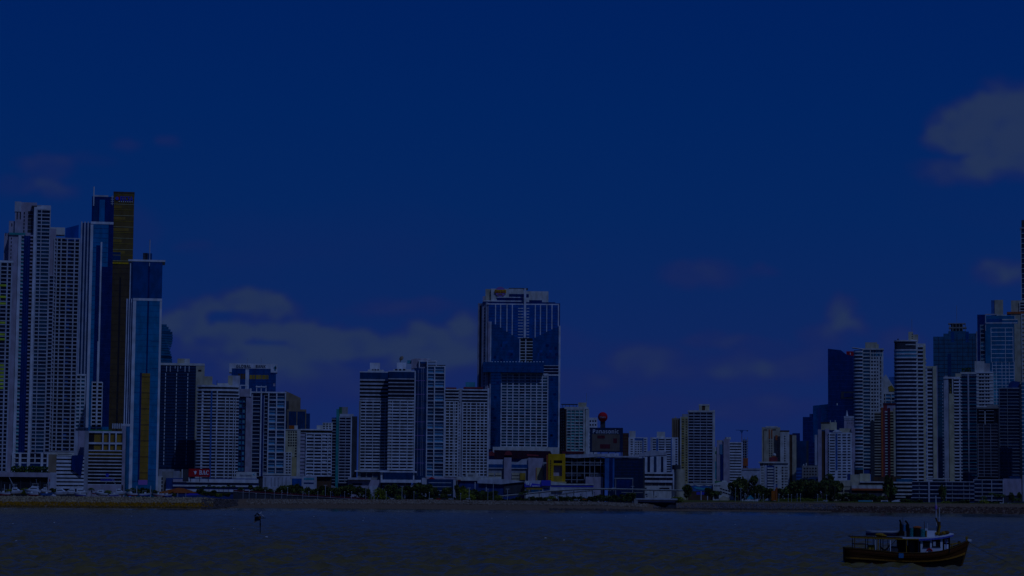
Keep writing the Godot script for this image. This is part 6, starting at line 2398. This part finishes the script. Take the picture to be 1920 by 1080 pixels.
func make_yacht(kind: int, hull: String, bottom: String) -> Node3D:
	root = Node3D.new()
	root.name = "yacht"
	add_child(root, true)
	var sts := [[-5, 1.7, 2.0, 1.5, .2, 0.0], [-3, 1.85, 2.0, 1.6, 0, 0.0], [0, 1.9, 2.15, 1.5, 0, .1], [2.5, 1.6, 2.45, 1.0, .1, .4], [4.4, .9, 2.8, .4, .3, .9], [5.4, .1, 3.0, .04, .6, 1.4]]
	put("hull", hull_strip(sts, 0, .6), mats[hull], Transform3D())
	put("bottom", hull_strip(sts, .6, 1.0), mats[bottom], Transform3D())
	put("deck", deck_mesh(sts, .05), mats["offwhite"], Transform3D())
	for x in [-3.0, 0.0, 2.6]:
		tube("stand", "charcoal", Vector3(x, -.9, 1.3), Vector3(x, .9, 1.3), .1)
	if kind == 0:   # flybridge cruiser
		prism("cabin", "white", [[-3.6, 2.0], [3.0, 2.3], [2.0, 3.3], [1.0, 3.9], [-3.4, 3.9]], -1.4, 1.4)
		prism("cabin_window", "dark", [[-2.8, 3.1], [1.6, 3.1], [.9, 3.65], [-2.8, 3.65]], -1.43, 1.43)
		prism("flybridge", "white", [[-3.6, 3.9], [.9, 3.9], [.2, 4.9], [-.4, 4.7], [-3.6, 4.6]], -1.25, 1.25)
		prism("hardtop", "offwhite", [[-3.4, 6.0], [.3, 6.0], [.1, 6.2], [-3.4, 6.2]], -1.3, 1.3)
		for x in [-3.2, -.1]:
			for z in [-1.1, 1.1]:
				tube("hardtop_post", "pole", Vector3(x, 4.6, z), Vector3(x, 6.0, z), .07)
		tube("antenna", "pole", Vector3(-2.4, 6.2, .4), Vector3(-1.8, 9.0, .4), .07)
	elif kind == 1:   # sport fisher with outriggers
		prism("cabin", "white", [[-1.6, 2.1], [3.4, 2.4], [1.6, 3.7], [-1.6, 3.9]], -1.35, 1.35)
		prism("cabin_window", "dark", [[-1.0, 3.0], [2.2, 3.0], [1.5, 3.5], [-1.0, 3.6]], -1.38, 1.38)
		prism("flybridge", "white", [[-1.5, 3.9], [1.2, 3.8], [1.0, 4.8], [-1.4, 4.7]], -1.0, 1.0)
		for x in [-1.2, .9]:
			tube("tower_leg", "pole", Vector3(x, 4.7, .8), Vector3(x * .7, 6.6, .6), .07)
		box_m("tower_top", "offwhite", Vector3(-.1, 6.7, 0), Vector3(2.4, .16, 1.8))
		for s in [-1.0, 1.0]:
			tube("outrigger", "pole", Vector3(-.4, 4.2, s * 1.2), Vector3(-4.4 + s * .8, 11.5, s * 2.2), .09)
	else:   # small open boat
		prism("console", "white", [[-.8, 2.0], [1.2, 2.1], [.4, 3.4], [-.6, 3.4]], -.8, .8)
		prism("canopy", "lightgrey", [[-2.4, 4.3], [1.2, 4.5], [1.1, 4.65], [-2.4, 4.45]], -1.1, 1.1)
		for x in [-2.2, .9]:
			tube("canopy_post", "pole", Vector3(x, 2.0, .9), Vector3(x, 4.4, .9), .06)
		box_m("outboard", "charcoal", Vector3(-5.2, 2.2, 0), Vector3(.7, 1.4, .6))
	return root


func yard():
	var a := make_yacht(0, "white", "offwhite")
	var c := make_yacht(1, "white", "tan")
	var e := make_yacht(2, "white", "red")
	var f := make_yacht(2, "blue", "blue")
	var h := make_yacht(2, "white", "letter_blue")
	var used := {}
	# px, row of the keel, distance, prototype, scale, turn, label
	var list := [
		[-12, 930, 1690, a, 1.0, 20, "white flybridge yacht cut off by the left edge of the boat yard"],
		[6, 930.5, 1684, e, 1.0, 195, "small open boat leftmost in the boat yard before the tall podium"],
		[28, 929, 1694, c, 1.12, -8, "sport fishing boat with two long raked outriggers, leftmost such boat"],
		[61, 927.5, 1706, a, 1.2, 178, "largest white flybridge yacht, standing behind the red bottomed boat"],
		[60, 931.2, 1680, e, .95, 172, "open boat with a red bottom before the largest yacht"],
		[87.5, 931.5, 1680, f, .9, 6, "all blue open boat at the edge of the breakwater"],
		[84, 926, 1716, c, .9, 200, "sport fishing boat behind the blue open boat"],
		[115, 929.6, 1694, a, 1.0, -14, "white yacht between the blue open boat and the white striped block"],
		[132, 928.4, 1706, a, .9, 188, "white yacht in front of the white striped block's slanted sail"],
		[153, 930, 1696, a, 1.05, 12, "white yacht right below the narrow side wall of the gold windowed block"],
		[150, 931.6, 1686, h, .85, 190, "small boat with a blue bottom nearest the breakwater edge"],
		[190, 931, 1690, c, .95, 175, "tan bottomed sport fishing boat below the gold windowed block"],
		[184, 928, 1712, e, .9, 20, "open boat half hidden behind the tan bottomed sport fishing boat"],
		[222, 930.4, 1698, c, 1.08, 4, "sport fishing boat with raked outriggers below the gold tower's foot"],
		[214, 931.8, 1688, h, .8, 12, "small white boat before the rightmost outrigger boat"],
		[246, 931.4, 1700, e, .95, 182, "low white boat below the white framed blue tower, left of two"],
		[272, 932, 1704, h, .95, 8, "low white boat below the white framed blue tower, right of two"],
		[297, 932.4, 1712, e, .9, 186, "low white boat left of the orange tent posts"],
		[313, 932.8, 1716, h, .8, 2, "rightmost low white boat, before the orange tent"]]
	for l in list:
		var o: Node3D = l[3]
		if used.has(o):
			o = o.duplicate()
			add_child(o, true)
			o.name = "yacht_%03d" % used.size()
		used[o] = true
		var dist: float = l[2] + clampf(l[0], 0, 400) * .235
		var w := q(l[0], l[1], dist)
		o.position = Vector3(w.x, w.y + .6, -dist)
		o.rotation.y = deg_to_rad(l[5])
		o.scale = Vector3.ONE * l[4]
		top_tag(o, l[6], "boat", "boats laid up in the yard behind the breakwater")
	# plants among the boats
	var k := 0
	for c2 in [[20, 928, 12, 22], [48, 928, 14, 20], [98, 927, 13, 22], [108, 927, 12, 16], [203, 928, 10, 14], [256, 931, 16, 18], [268, 931, 18, 18], [278, 931, 16, 14], [292, 931, 14, 16]]:
		shrub(c2[0], c2[1], c2[2], c2[3], 1740 + c2[0] * .235, [6, 6, 1, 2, 6, 0, 3, 1, 4][k], "%s shrub from the left growing among the laid up boats" % ORD[k], "shrubs in the boat yard")
		k += 1
	k = 0
	for c2 in [[171, 931, 20], [240, 931, 17], [200, 931, 12], [248, 931, 20]]:
		palm(c2[0], c2[1], c2[2], 15, 1735 + c2[0] * .235, "%s palm from the left among the laid up boats" % ORD[k], "palms in the boat yard")
		k += 1
	k = 0
	for c2 in [[8, 908, 929], [18, 908, 929], [26, 908, 929], [256, 911, 929], [282, 911, 932]]:
		var w := q(c2[0], c2[2], 1780)
		root = self
		var o := tube("yard_pole", "pole", Vector3(w.x, w.y, -1780), Vector3(w.x, w.y + (c2[2] - c2[1]) * 1780.0 / F, -1780), .35 if k > 2 else .2)
		top_tag(o, "%s white pole from the left standing in the boat yard" % ORD[k], "pole", "poles in the boat yard")
		k += 1


func fishing_boat():
	var d := 239.0
	var s := d / F
	root = Node3D.new()
	root.name = "fishing_boat"
	add_child(root)
	var w := q(1700, 1064.5, d)
	root.position = Vector3(w.x, .22, -d)
	root.rotation.y = deg_to_rad(-4)
	root.rotation.z = deg_to_rad(-.3)
	top_tag(root, "old wooden fishing boat with white wheelhouse, anchored on the right", "fishing boat")
	for e in [["hull_brown", Color(.17, .055, .012)], ["hull_black", Color(.03, .018, .012)], ["hull_red", Color(.12, .02, .01)], ["rub_yellow", Color(.62, .26, .03)], ["rope", Color(.12, .1, .08)], ["boat_yellow", Color(.42, .23, .02)], ["drum_blue", Color(.05, .25, .5)], ["drum_teal", Color(.03, .27, .27)], ["tarp", Color(.02, .05, .22)], ["soot", Color(.012, .012, .014)], ["rust_brown", Color(.16, .08, .02)], ["brow_blue", Color(.1, .14, .6)]]:
		new_mat(e[0], e[1], .75, 0, 2)
		mats[e[0]].uv1_scale = Vector3(.5, .9, .5)
	new_mat("old_white", Color(.7, .7, .72), .7, 0, 1)
	var X := func(px: float) -> float: return (px - 1700) * s
	var Y := func(py: float) -> float: return (1067.5 - py) * s
	# rail line, from the stern to the stem
	var rail := [[1584, 1034.8, 1.45], [1600, 1035.2, 1.7], [1620, 1036.4, 1.85], [1650, 1039, 1.95], [1680, 1041.4, 1.95], [1710, 1042, 1.9], [1735, 1040.8, 1.75], [1760, 1037.6, 1.5], [1780, 1032.4, 1.15], [1797, 1026, .72], [1808, 1020.6, .32], [1814.6, 1017, .05]]
	var sts := []
	for r in rail:
		var t: float = clampf((r[0] - 1584.0) / 230.0, 0, 1)
		sts.append([X.call(r[0]), r[2], Y.call(r[1]), r[2] * lerpf(.86, .55, t), -.75, lerpf(-.05, 0.0, t) + pow(t, 4.0) * 1.05 - .0])
	put("bulwark", hull_strip(sts, 0, .34), mats["hull_brown"], Transform3D())
	put("hull", hull_strip(sts, .34, 1.0), mats["hull_black"], Transform3D())
	put("red_patch", hull_strip([sts[2], sts[3], sts[4], sts[5], sts[6]], .5, .86, .012), mats["hull_red"], Transform3D())
	put("rubbing_strake", hull_strip(sts, .34, .41, .06), mats["rub_yellow"], Transform3D())
	put("deck", deck_mesh(sts, .45), mats["rust_brown"], Transform3D())
	# planks: seams along the bulwark
	for t in [.08, .17, .26]:
		put("plank", hull_strip(sts, t, t + .055, .018), mats["hull_brown"], Transform3D())
	for i in rail.size() - 1:
		for z in [-1.0, 1.0]:
			tube("cap_rail", "rust_brown", Vector3(X.call(rail[i][0]), Y.call(rail[i][1]) + .03, z * rail[i][2]), Vector3(X.call(rail[i + 1][0]), Y.call(rail[i + 1][1]) + .03, z * rail[i + 1][2]), .055)
	tube("stem_post", "rust_brown", Vector3(X.call(1815), Y.call(1016), 0), Vector3(X.call(1800), Y.call(1068), 0), .1)
	box_m("stem_head", "boat_yellow", Vector3(X.call(1811), Y.call(1015), 0), Vector3(.22, .5, .22))
	box_m("bow_roller", "old_white", Vector3(X.call(1815.6), Y.call(1016.8), 0), Vector3(.4, .22, .3))
	# bow rail
	for z in [-.9, .9]:
		tube("bow_rail", "boat_yellow", Vector3(X.call(1781), Y.call(1025), z), Vector3(X.call(1797), Y.call(1022), z * .75), .05)
		tube("bow_rail_post", "boat_yellow", Vector3(X.call(1782), Y.call(1033), z), Vector3(X.call(1781), Y.call(1025), z), .06)
		tube("bow_rail_post", "rust_brown", Vector3(X.call(1799), Y.call(1026), z * .7), Vector3(X.call(1796.6), Y.call(1018.6), z * .7), .07)
	# wheelhouse
	var y0: float = Y.call(1042.6)
	box_m("wheelhouse", "old_white", Vector3(X.call(1742), (Y.call(1013) + y0) / 2, 0), Vector3(43.6 * s, Y.call(1013) - y0, 2.6))
	for c in [[1727.6, 1740.6, 1020, 1031], [1745, 1760, 1017, 1029.6]]:
		for z in [-1.0, 1.0]:
			var wdw := box_m("window", "soot", Vector3(X.call((c[0] + c[1]) / 2), Y.call((c[2] + c[3]) / 2), z * 1.31), Vector3((c[1] - c[0]) * s, (c[3] - c[2]) * s, .06))
			box_m("window_frame", "charcoal", Vector3(X.call((c[0] + c[1]) / 2), Y.call(c[2]) + .02, z * 1.34), Vector3((c[1] - c[0] + 1.4) * s, .06, .06), wdw)
			box_m("window_frame", "charcoal", Vector3(X.call((c[0] + c[1]) / 2), Y.call(c[3]) - .02, z * 1.34), Vector3((c[1] - c[0] + 1.4) * s, .05, .06), wdw)
	box_m("window_pane", "lightgrey", Vector3(X.call(1748.6), Y.call(1023.6), 1.35), Vector3(4.6 * s, 9 * s, .05))
	box_m("door_frame", "soot", Vector3(X.call(1721.4), Y.call(1031), 1.32), Vector3(3.4 * s, 22 * s, .06))
	box_m("front_screen", "soot", Vector3(X.call(1770.6), Y.call(1021), 0), Vector3(13.6 * s, 20 * s, 2.3))
	for c in [[1765.4, 2.2, "soot"], [1770.4, 1.0, "brow_blue"], [1776.4, 2.0, "soot"]]:
		for z in [-1.22, 1.22]:
			box_m("post", c[2], Vector3(X.call(c[0]), Y.call(1024), z), Vector3(c[1] * s, 30 * s, .12))
	box_m("front_panel", "old_white", Vector3(X.call(1771), Y.call(1031), 1.18), Vector3(7.4 * s, 13 * s, .06))
	box_m("front_panel", "lightgrey", Vector3(X.call(1771), Y.call(1018), 1.17), Vector3(7.0 * s, 7 * s, .05))
	# dark engine casing behind the wheelhouse
	box_m("engine_casing", "soot", Vector3(X.call(1700.6), Y.call(1028), -.2), Vector3(35 * s, 29 * s, 1.5))
	box_m("casing_door", "charcoal", Vector3(X.call(1709), Y.call(1030), .6), Vector3(9 * s, 22 * s, .1))
	box_m("casing_door", "old_white", Vector3(X.call(1700.6), Y.call(1022), .58), Vector3(1.6 * s, 12 * s, .08))
	# roof: flat over the work deck, rising to a blue brow forward
	var rf := [[1594, 1011.6], [1640, 1012.4], [1690, 1013.2], [1720, 1013], [1745, 1011.4], [1766, 1008.4], [1783.6, 1004.2]]
	for i in rf.size() - 1:
		var p := [[X.call(rf[i][0]), Y.call(rf[i][1])], [X.call(rf[i + 1][0]), Y.call(rf[i + 1][1])], [X.call(rf[i + 1][0]), Y.call(rf[i + 1][1]) - (.10 if i < 3 else .14)], [X.call(rf[i][0]), Y.call(rf[i][1]) - (.10 if i < 3 else .14)]]
		prism("roof", "old_white" if i > 1 else "rust_brown", p, -1.5, 1.5)
		if i > 2:
			prism("brow", "brow_blue", [[p[3][0], p[3][1] + .02], [p[2][0], p[2][1] + .02], [p[2][0] - .05, p[2][1] - .16], [p[3][0], p[3][1] - .16]], -1.53, 1.53)
		else:
			prism("roof_beam", "boat_yellow", [[p[3][0], p[3][1]], [p[2][0], p[2][1]], [p[2][0], p[2][1] - .12], [p[3][0], p[3][1] - .12]], 1.3, 1.52)
	for c in [[1601.6, 1011, 1036, "rust_brown"], [1626, 1012, 1038, "soot"], [1640.4, 1012, 1038.6, "offwhite"], [1645, 1012, 1039, "boat_yellow"], [1654, 1013, 1040, "soot"], [1667.6, 1013, 1040.6, "old_white"], [1697, 1013, 1042, "boat_yellow"]]:
		for z in [-1.42, 1.42]:
			box_m("roof_post", c[3], Vector3(X.call(c[0]), (Y.call(c[1]) + Y.call(c[2])) / 2, z), Vector3((2.2 if c[3] == "boat_yellow" and c[0] < 1660 else 1.3) * s, Y.call(c[1]) - Y.call(c[2]), .1))
	for z in [-1.4, 1.4]:
		tube("stern_rail", "rust_brown", Vector3(X.call(1601), Y.call(1026.6), z), Vector3(X.call(1626), Y.call(1026.6), z), .045)
	tube("stern_rail", "rust_brown", Vector3(X.call(1601), Y.call(1026.6), -1.4), Vector3(X.call(1601), Y.call(1026.6), 1.4), .045)
	# cargo on deck
	box_m("crate", "mustard", Vector3(X.call(1634), Y.call(1033), .5), Vector3(11 * s, 10 * s, .9))
	var prev := Vector3(X.call(1649), Y.call(1030), 1.3)
	for i in 8:
		var t := (i + 1) / 8.0
		var nx := Vector3(X.call(lerpf(1649, 1667, t)), Y.call(lerpf(1030, 1027, t) + 9.0 * sin(t * PI) * (1.0 - .2 * t)), 1.3)
		tube("hose", "soot", prev, nx, .08)
		prev = nx
	box_m("winch", "soot", Vector3(X.call(1676), Y.call(1036), .4), Vector3(12 * s, 9 * s, .9))
	tube("winch_bar", "charcoal", Vector3(X.call(1668), Y.call(1030.6), .8), Vector3(X.call(1682), Y.call(1031), .8), .07)
	tube("stay", "soot", Vector3(X.call(1669), Y.call(1028), 1.3), Vector3(X.call(1681), Y.call(1015), 1.3), .03)
	for c in [[1672, 1036], [1678, 1037]]:
		tube("winch_drum", "charcoal", Vector3(X.call(c[0]), Y.call(c[1]), .95), Vector3(X.call(c[0]), Y.call(c[1]), .2), .28)
	box_m("hanging_tarp", "drum_blue", Vector3(X.call(1686.4), Y.call(1046.4), 2.02), Vector3(9 * s, 8.4 * s, .1))
	# life ring
	var tor := TorusMesh.new()
	tor.inner_radius = .19
	tor.outer_radius = .34
	tor.rings = 20
	tor.ring_segments = 8
	put("life_ring", tor, mats["red"], Transform3D(Basis(Vector3.RIGHT, PI / 2), Vector3(X.call(1739.4), Y.call(1038.6), 1.4)))
	for i in 2:
		box_m("life_ring_band", "letter_white", Vector3(X.call(1739.4) + (i * 2 - 1) * .25, Y.call(1038.6) - .05, 1.46), Vector3(.12, .16, .12))
	# mast and bits
	tube("mast", "pole", Vector3(X.call(1755.4), Y.call(1007), 0), Vector3(X.call(1754), Y.call(935), 0), .055)
	tube("mast", "purple", Vector3(X.call(1754.6), Y.call(960), 0), Vector3(X.call(1754.2), Y.call(953), 0), .13)
	tube("mast_stay", "pole", Vector3(X.call(1760.4), Y.call(1007), .3), Vector3(X.call(1760), Y.call(957), .3), .04)
	tube("forked_post", "rust_brown", Vector3(X.call(1757), Y.call(1008), .5), Vector3(X.call(1759.4), Y.call(983), .5), .16)
	tube("fork", "rust_brown", Vector3(X.call(1758), Y.call(990), .5), Vector3(X.call(1753), Y.call(976), .5), .09)
	tube("fork", "boat_yellow", Vector3(X.call(1757), Y.call(1007), .7), Vector3(X.call(1760.4), Y.call(990), .7), .11)
	for c in [[1756, 1005, "boat_yellow"], [1761, 1006, "rust_brown"], [1768, 1004, "boat_yellow"], [1773, 1003, "rust_brown"]]:
		ball("net_bundle", c[2], Vector3(X.call(c[0]), Y.call(c[1]), .4), Vector3(.3, .2, .3))
	box_m("roof_hatch", "old_white", Vector3(X.call(1745), Y.call(1006), -.2), Vector3(18 * s, 12 * s, 1.4))
	box_m("hatch_lip", "old_white", Vector3(X.call(1736), Y.call(998), -.2), Vector3(5 * s, 4 * s, 1.2))
	tube("stick", "rust_brown", Vector3(X.call(1732), Y.call(998), .5), Vector3(X.call(1731.6), Y.call(983), .5), .03)
	tube("stick", "pole", Vector3(X.call(1738), Y.call(998), .5), Vector3(X.call(1737.4), Y.call(986), .5), .025)
	# exhaust stacks
	for c in [[1689.6, 1003, 988, 1686.6, 980.6], [1702, 1012, 988.6, 1697, 982]]:
		var y1: float = Y.call(c[2])
		tube("exhaust_stack", "soot", Vector3(X.call(c[0]), Y.call(c[1]), .3), Vector3(X.call(c[0] - .6), y1, .3), .16)
		tube("exhaust_pipe", "soot", Vector3(X.call(c[0] - .4), y1 - .3, .3), Vector3(X.call(c[0] - 1), y1 + .12, .3), .1)
		tube("exhaust_pipe", "soot", Vector3(X.call(c[0] - 1), y1 + .1, .3), Vector3(X.call(c[3]), Y.call(c[4]), .3), .09)
	box_m("stack_base", "soot", Vector3(X.call(1690), Y.call(1006), .2), Vector3(10 * s, 9 * s, .8))
	tube("whip_antenna", "charcoal", Vector3(X.call(1693), Y.call(1003), .1), Vector3(X.call(1693), Y.call(961), .1), .022)
	# drums on the roof
	tube("drum", "drum_blue", Vector3(X.call(1696), Y.call(1001), .1), Vector3(X.call(1696), Y.call(989.6), .1), .2)
	tube("drum", "drum_teal", Vector3(X.call(1709), Y.call(1011.6), .3), Vector3(X.call(1709), Y.call(995.6), .3), .26)
	tube("drum", "soot", Vector3(X.call(1718), Y.call(1011.6), .5), Vector3(X.call(1718), Y.call(997), .5), .33)
	tube("drum", "drum_teal", Vector3(X.call(1729), Y.call(1011.8), .3), Vector3(X.call(1729), Y.call(997.6), .3), .3)
	box_m("drum_rack", "boat_yellow", Vector3(X.call(1735.4), Y.call(1006), .3), Vector3(2 * s, 12 * s, .6))
	ball("rope_heap", "rust", Vector3(X.call(1719), Y.call(994.6), .4), Vector3(.45, .16, .3))
	ball("rope_heap", "boat_yellow", Vector3(X.call(1649), Y.call(1009), .9), Vector3(.5, .2, .3))
	ball("rope_heap", "boat_yellow", Vector3(X.call(1655), Y.call(1010.6), .9), Vector3(.4, .13, .3))
	# the skiff on the roof is a boat of its own
	root = Node3D.new()
	root.name = "skiff"
	add_child(root)
	var fb2: Node3D = get_node("fishing_boat")
	root.transform = fb2.transform * Transform3D(Basis(), Vector3(X.call(1657), Y.call(1012.4), -.1))
	top_tag(root, "small blue skiff with a white rim stowed on the fishing boat's roof", "skiff")
	var sk := []
	for c in [[-32, .42, 11, .34], [-20, .55, 10.6, .42], [0, .62, 10.4, .46], [16, .58, 10.6, .42], [28, .4, 11.4, .2], [34, .06, 12.0, .02]]:
		sk.append([c[0] * s, c[1], c[2] * s, c[3], 0.08, .25 if c[0] > 20 else 0.0])
	put("hull", hull_strip(sk, .42, 1), mats["tarp"], Transform3D())
	put("rim", hull_strip(sk, 0, .43, .02), mats["old_white"], Transform3D())
	put("cover", deck_mesh(sk, .01), mats["old_white"], Transform3D())
	# anchor rope
	root = Node3D.new()
	root.name = "anchor_rope"
	add_child(root)
	root.transform = fb2.transform
	top_tag(root, "thin anchor rope running from the fishing boat's bow into the water", "rope")
	var a := Vector3(X.call(1814), Y.call(1020), 0)
	for i in 8:
		var t := (i + 1) / 8.0
		var nx := Vector3(X.call(lerpf(1814, 1912, t)), Y.call(lerpf(1020, 1068.5, pow(t, .85))), 2.0 * t)
		tube("strand", "rope", a, nx, .022)
		a = nx


func marker_post():
	var d := 430.0
	var s := d / F
	root = Node3D.new()
	root.name = "channel_marker"
	add_child(root)
	var w := q(488, 1004, d)
	root.position = Vector3(w.x, 0, -d)
	top_tag(root, "dark pole with a tilted cage standing in the water", "channel marker")
	var X := func(px: float) -> float: return (px - 488.6) * s
	var Y := func(py: float) -> float: return (1003.6 - py) * s
	tube("pole", "soot", Vector3(0, -1.5, 0), Vector3(X.call(488), Y.call(974), 0), .085)
	tube("collar", "soot", Vector3(X.call(488.2), Y.call(985), 0), Vector3(X.call(488.1), Y.call(981), 0), .13)
	for i in 5:
		tube("cage_bar", "soot", Vector3(X.call(478 + i * 2.4), Y.call(976.4 - i * .5), .3), Vector3(X.call(478.4 + i * 2.4), Y.call(968 - i * .2), .3), .05)
		tube("cage_bar", "soot", Vector3(X.call(478 + i * 2.4), Y.call(976.4 - i * .5), -.3), Vector3(X.call(478.4 + i * 2.4), Y.call(968 - i * .2), -.3), .05)
	box_m("cage_core", "soot", Vector3(X.call(483), Y.call(972.6), 0), Vector3(.9, .55, .5), null, .12)
	box_m("cage_floor", "soot", Vector3(X.call(483), Y.call(975.6), 0), Vector3(1.0, .16, .7), null, .16)
	box_m("cage_roof", "soot", Vector3(X.call(483), Y.call(971), 0), Vector3(.8, .34, .6), null, .1)
	box_m("cage_panel", "rust_brown", Vector3(X.call(487.6), Y.call(970), .2), Vector3(.4, .5, .3), null, .1)
	box_m("signal_board", "boat_yellow", Vector3(X.call(478.8), Y.call(978.6), .1), Vector3(.42, .16, .3), null, .3)
	tube("crossbar", "soot", Vector3(X.call(488), Y.call(972), 0), Vector3(X.call(498.6), Y.call(971), 0), .045)
	tube("crossbar", "soot", Vector3(X.call(492), Y.call(971.6), 0), Vector3(X.call(495.4), Y.call(968), 0), .04)
	var spots := [[479.6, 966.6, "soot", 1, "dark bird perched leftmost on the marker cage"], [484.4, 965.4, "soot", -1, "dark bird perched in the middle of the marker cage"], [488, 963.6, "old_white", 1, "white bird perched on top of the marker pole"], [492.4, 967.8, "lightgrey", -1, "pale grey bird perched on the marker's crossbar"]]
	for c in spots:
		var st := SurfaceTool.new()
		st.begin(Mesh.PRIMITIVE_TRIANGLES)
		body_field(st)
		var o := MeshInstance3D.new()
		o.name = "bird"
		o.mesh = st.commit()
		o.material_override = mats[c[2]]
		add_child(o, true)
		var f: float = c[3]
		o.transform = Transform3D(Basis(Vector3.UP, 0.0 if f > 0 else PI) * Basis.from_scale(Vector3.ONE * 1.0), root.position + Vector3(X.call(c[0]), Y.call(c[1]) - .12, .1))
		top_tag(o, c[4], "bird")


# a perched bird as one skin: body, neck, head, bill, tail lofted along a bent spine
func body_field(st: SurfaceTool):
	var spine := [[Vector3(-.34, .0, 0), .01], [Vector3(-.24, .05, 0), .05], [Vector3(-.1, .13, 0), .11], [Vector3(.04, .21, 0), .125], [Vector3(.12, .3, 0), .085], [Vector3(.13, .39, 0), .05], [Vector3(.15, .46, 0), .058], [Vector3(.21, .48, 0), .05], [Vector3(.27, .46, 0), .02], [Vector3(.36, .43, 0), .006]]
	var rings := []
	for i in spine.size():
		var p: Vector3 = spine[i][0]
		var nx: Vector3 = spine[mini(i + 1, spine.size() - 1)][0] - spine[maxi(i - 1, 0)][0]
		var t := nx.normalized()
		var side := Vector3(0, 0, 1)
		var up := side.cross(t).normalized()
		var r := []
		for k in 9:
			var a := k * TAU / 8
			r.append(p + (side * cos(a) * .9 + up * sin(a)) * spine[i][1])
		rings.append(r)
	st.set_smooth_group(0)
	for i in rings.size() - 1:
		for k in 8:
			for v in [rings[i][k], rings[i + 1][k + 1], rings[i + 1][k], rings[i][k], rings[i][k + 1], rings[i + 1][k + 1]]:
				st.add_vertex(v)
	for s in [-.04, .04]:
		for k in 4:
			var a := k * TAU / 4
			var e := (k + 1) * TAU / 4
			var b0 := Vector3(cos(a) * .012, 0, sin(a) * .012 + s)
			var b1 := Vector3(cos(e) * .012, 0, sin(e) * .012 + s)
			for v in [b0 + Vector3(0, -.03, 0), b0 + Vector3(0, .14, 0), b1 + Vector3(0, .14, 0), b0 + Vector3(0, -.03, 0), b1 + Vector3(0, .14, 0), b1 + Vector3(0, -.03, 0)]:
				st.add_vertex(v)
	st.index()
	st.generate_normals()
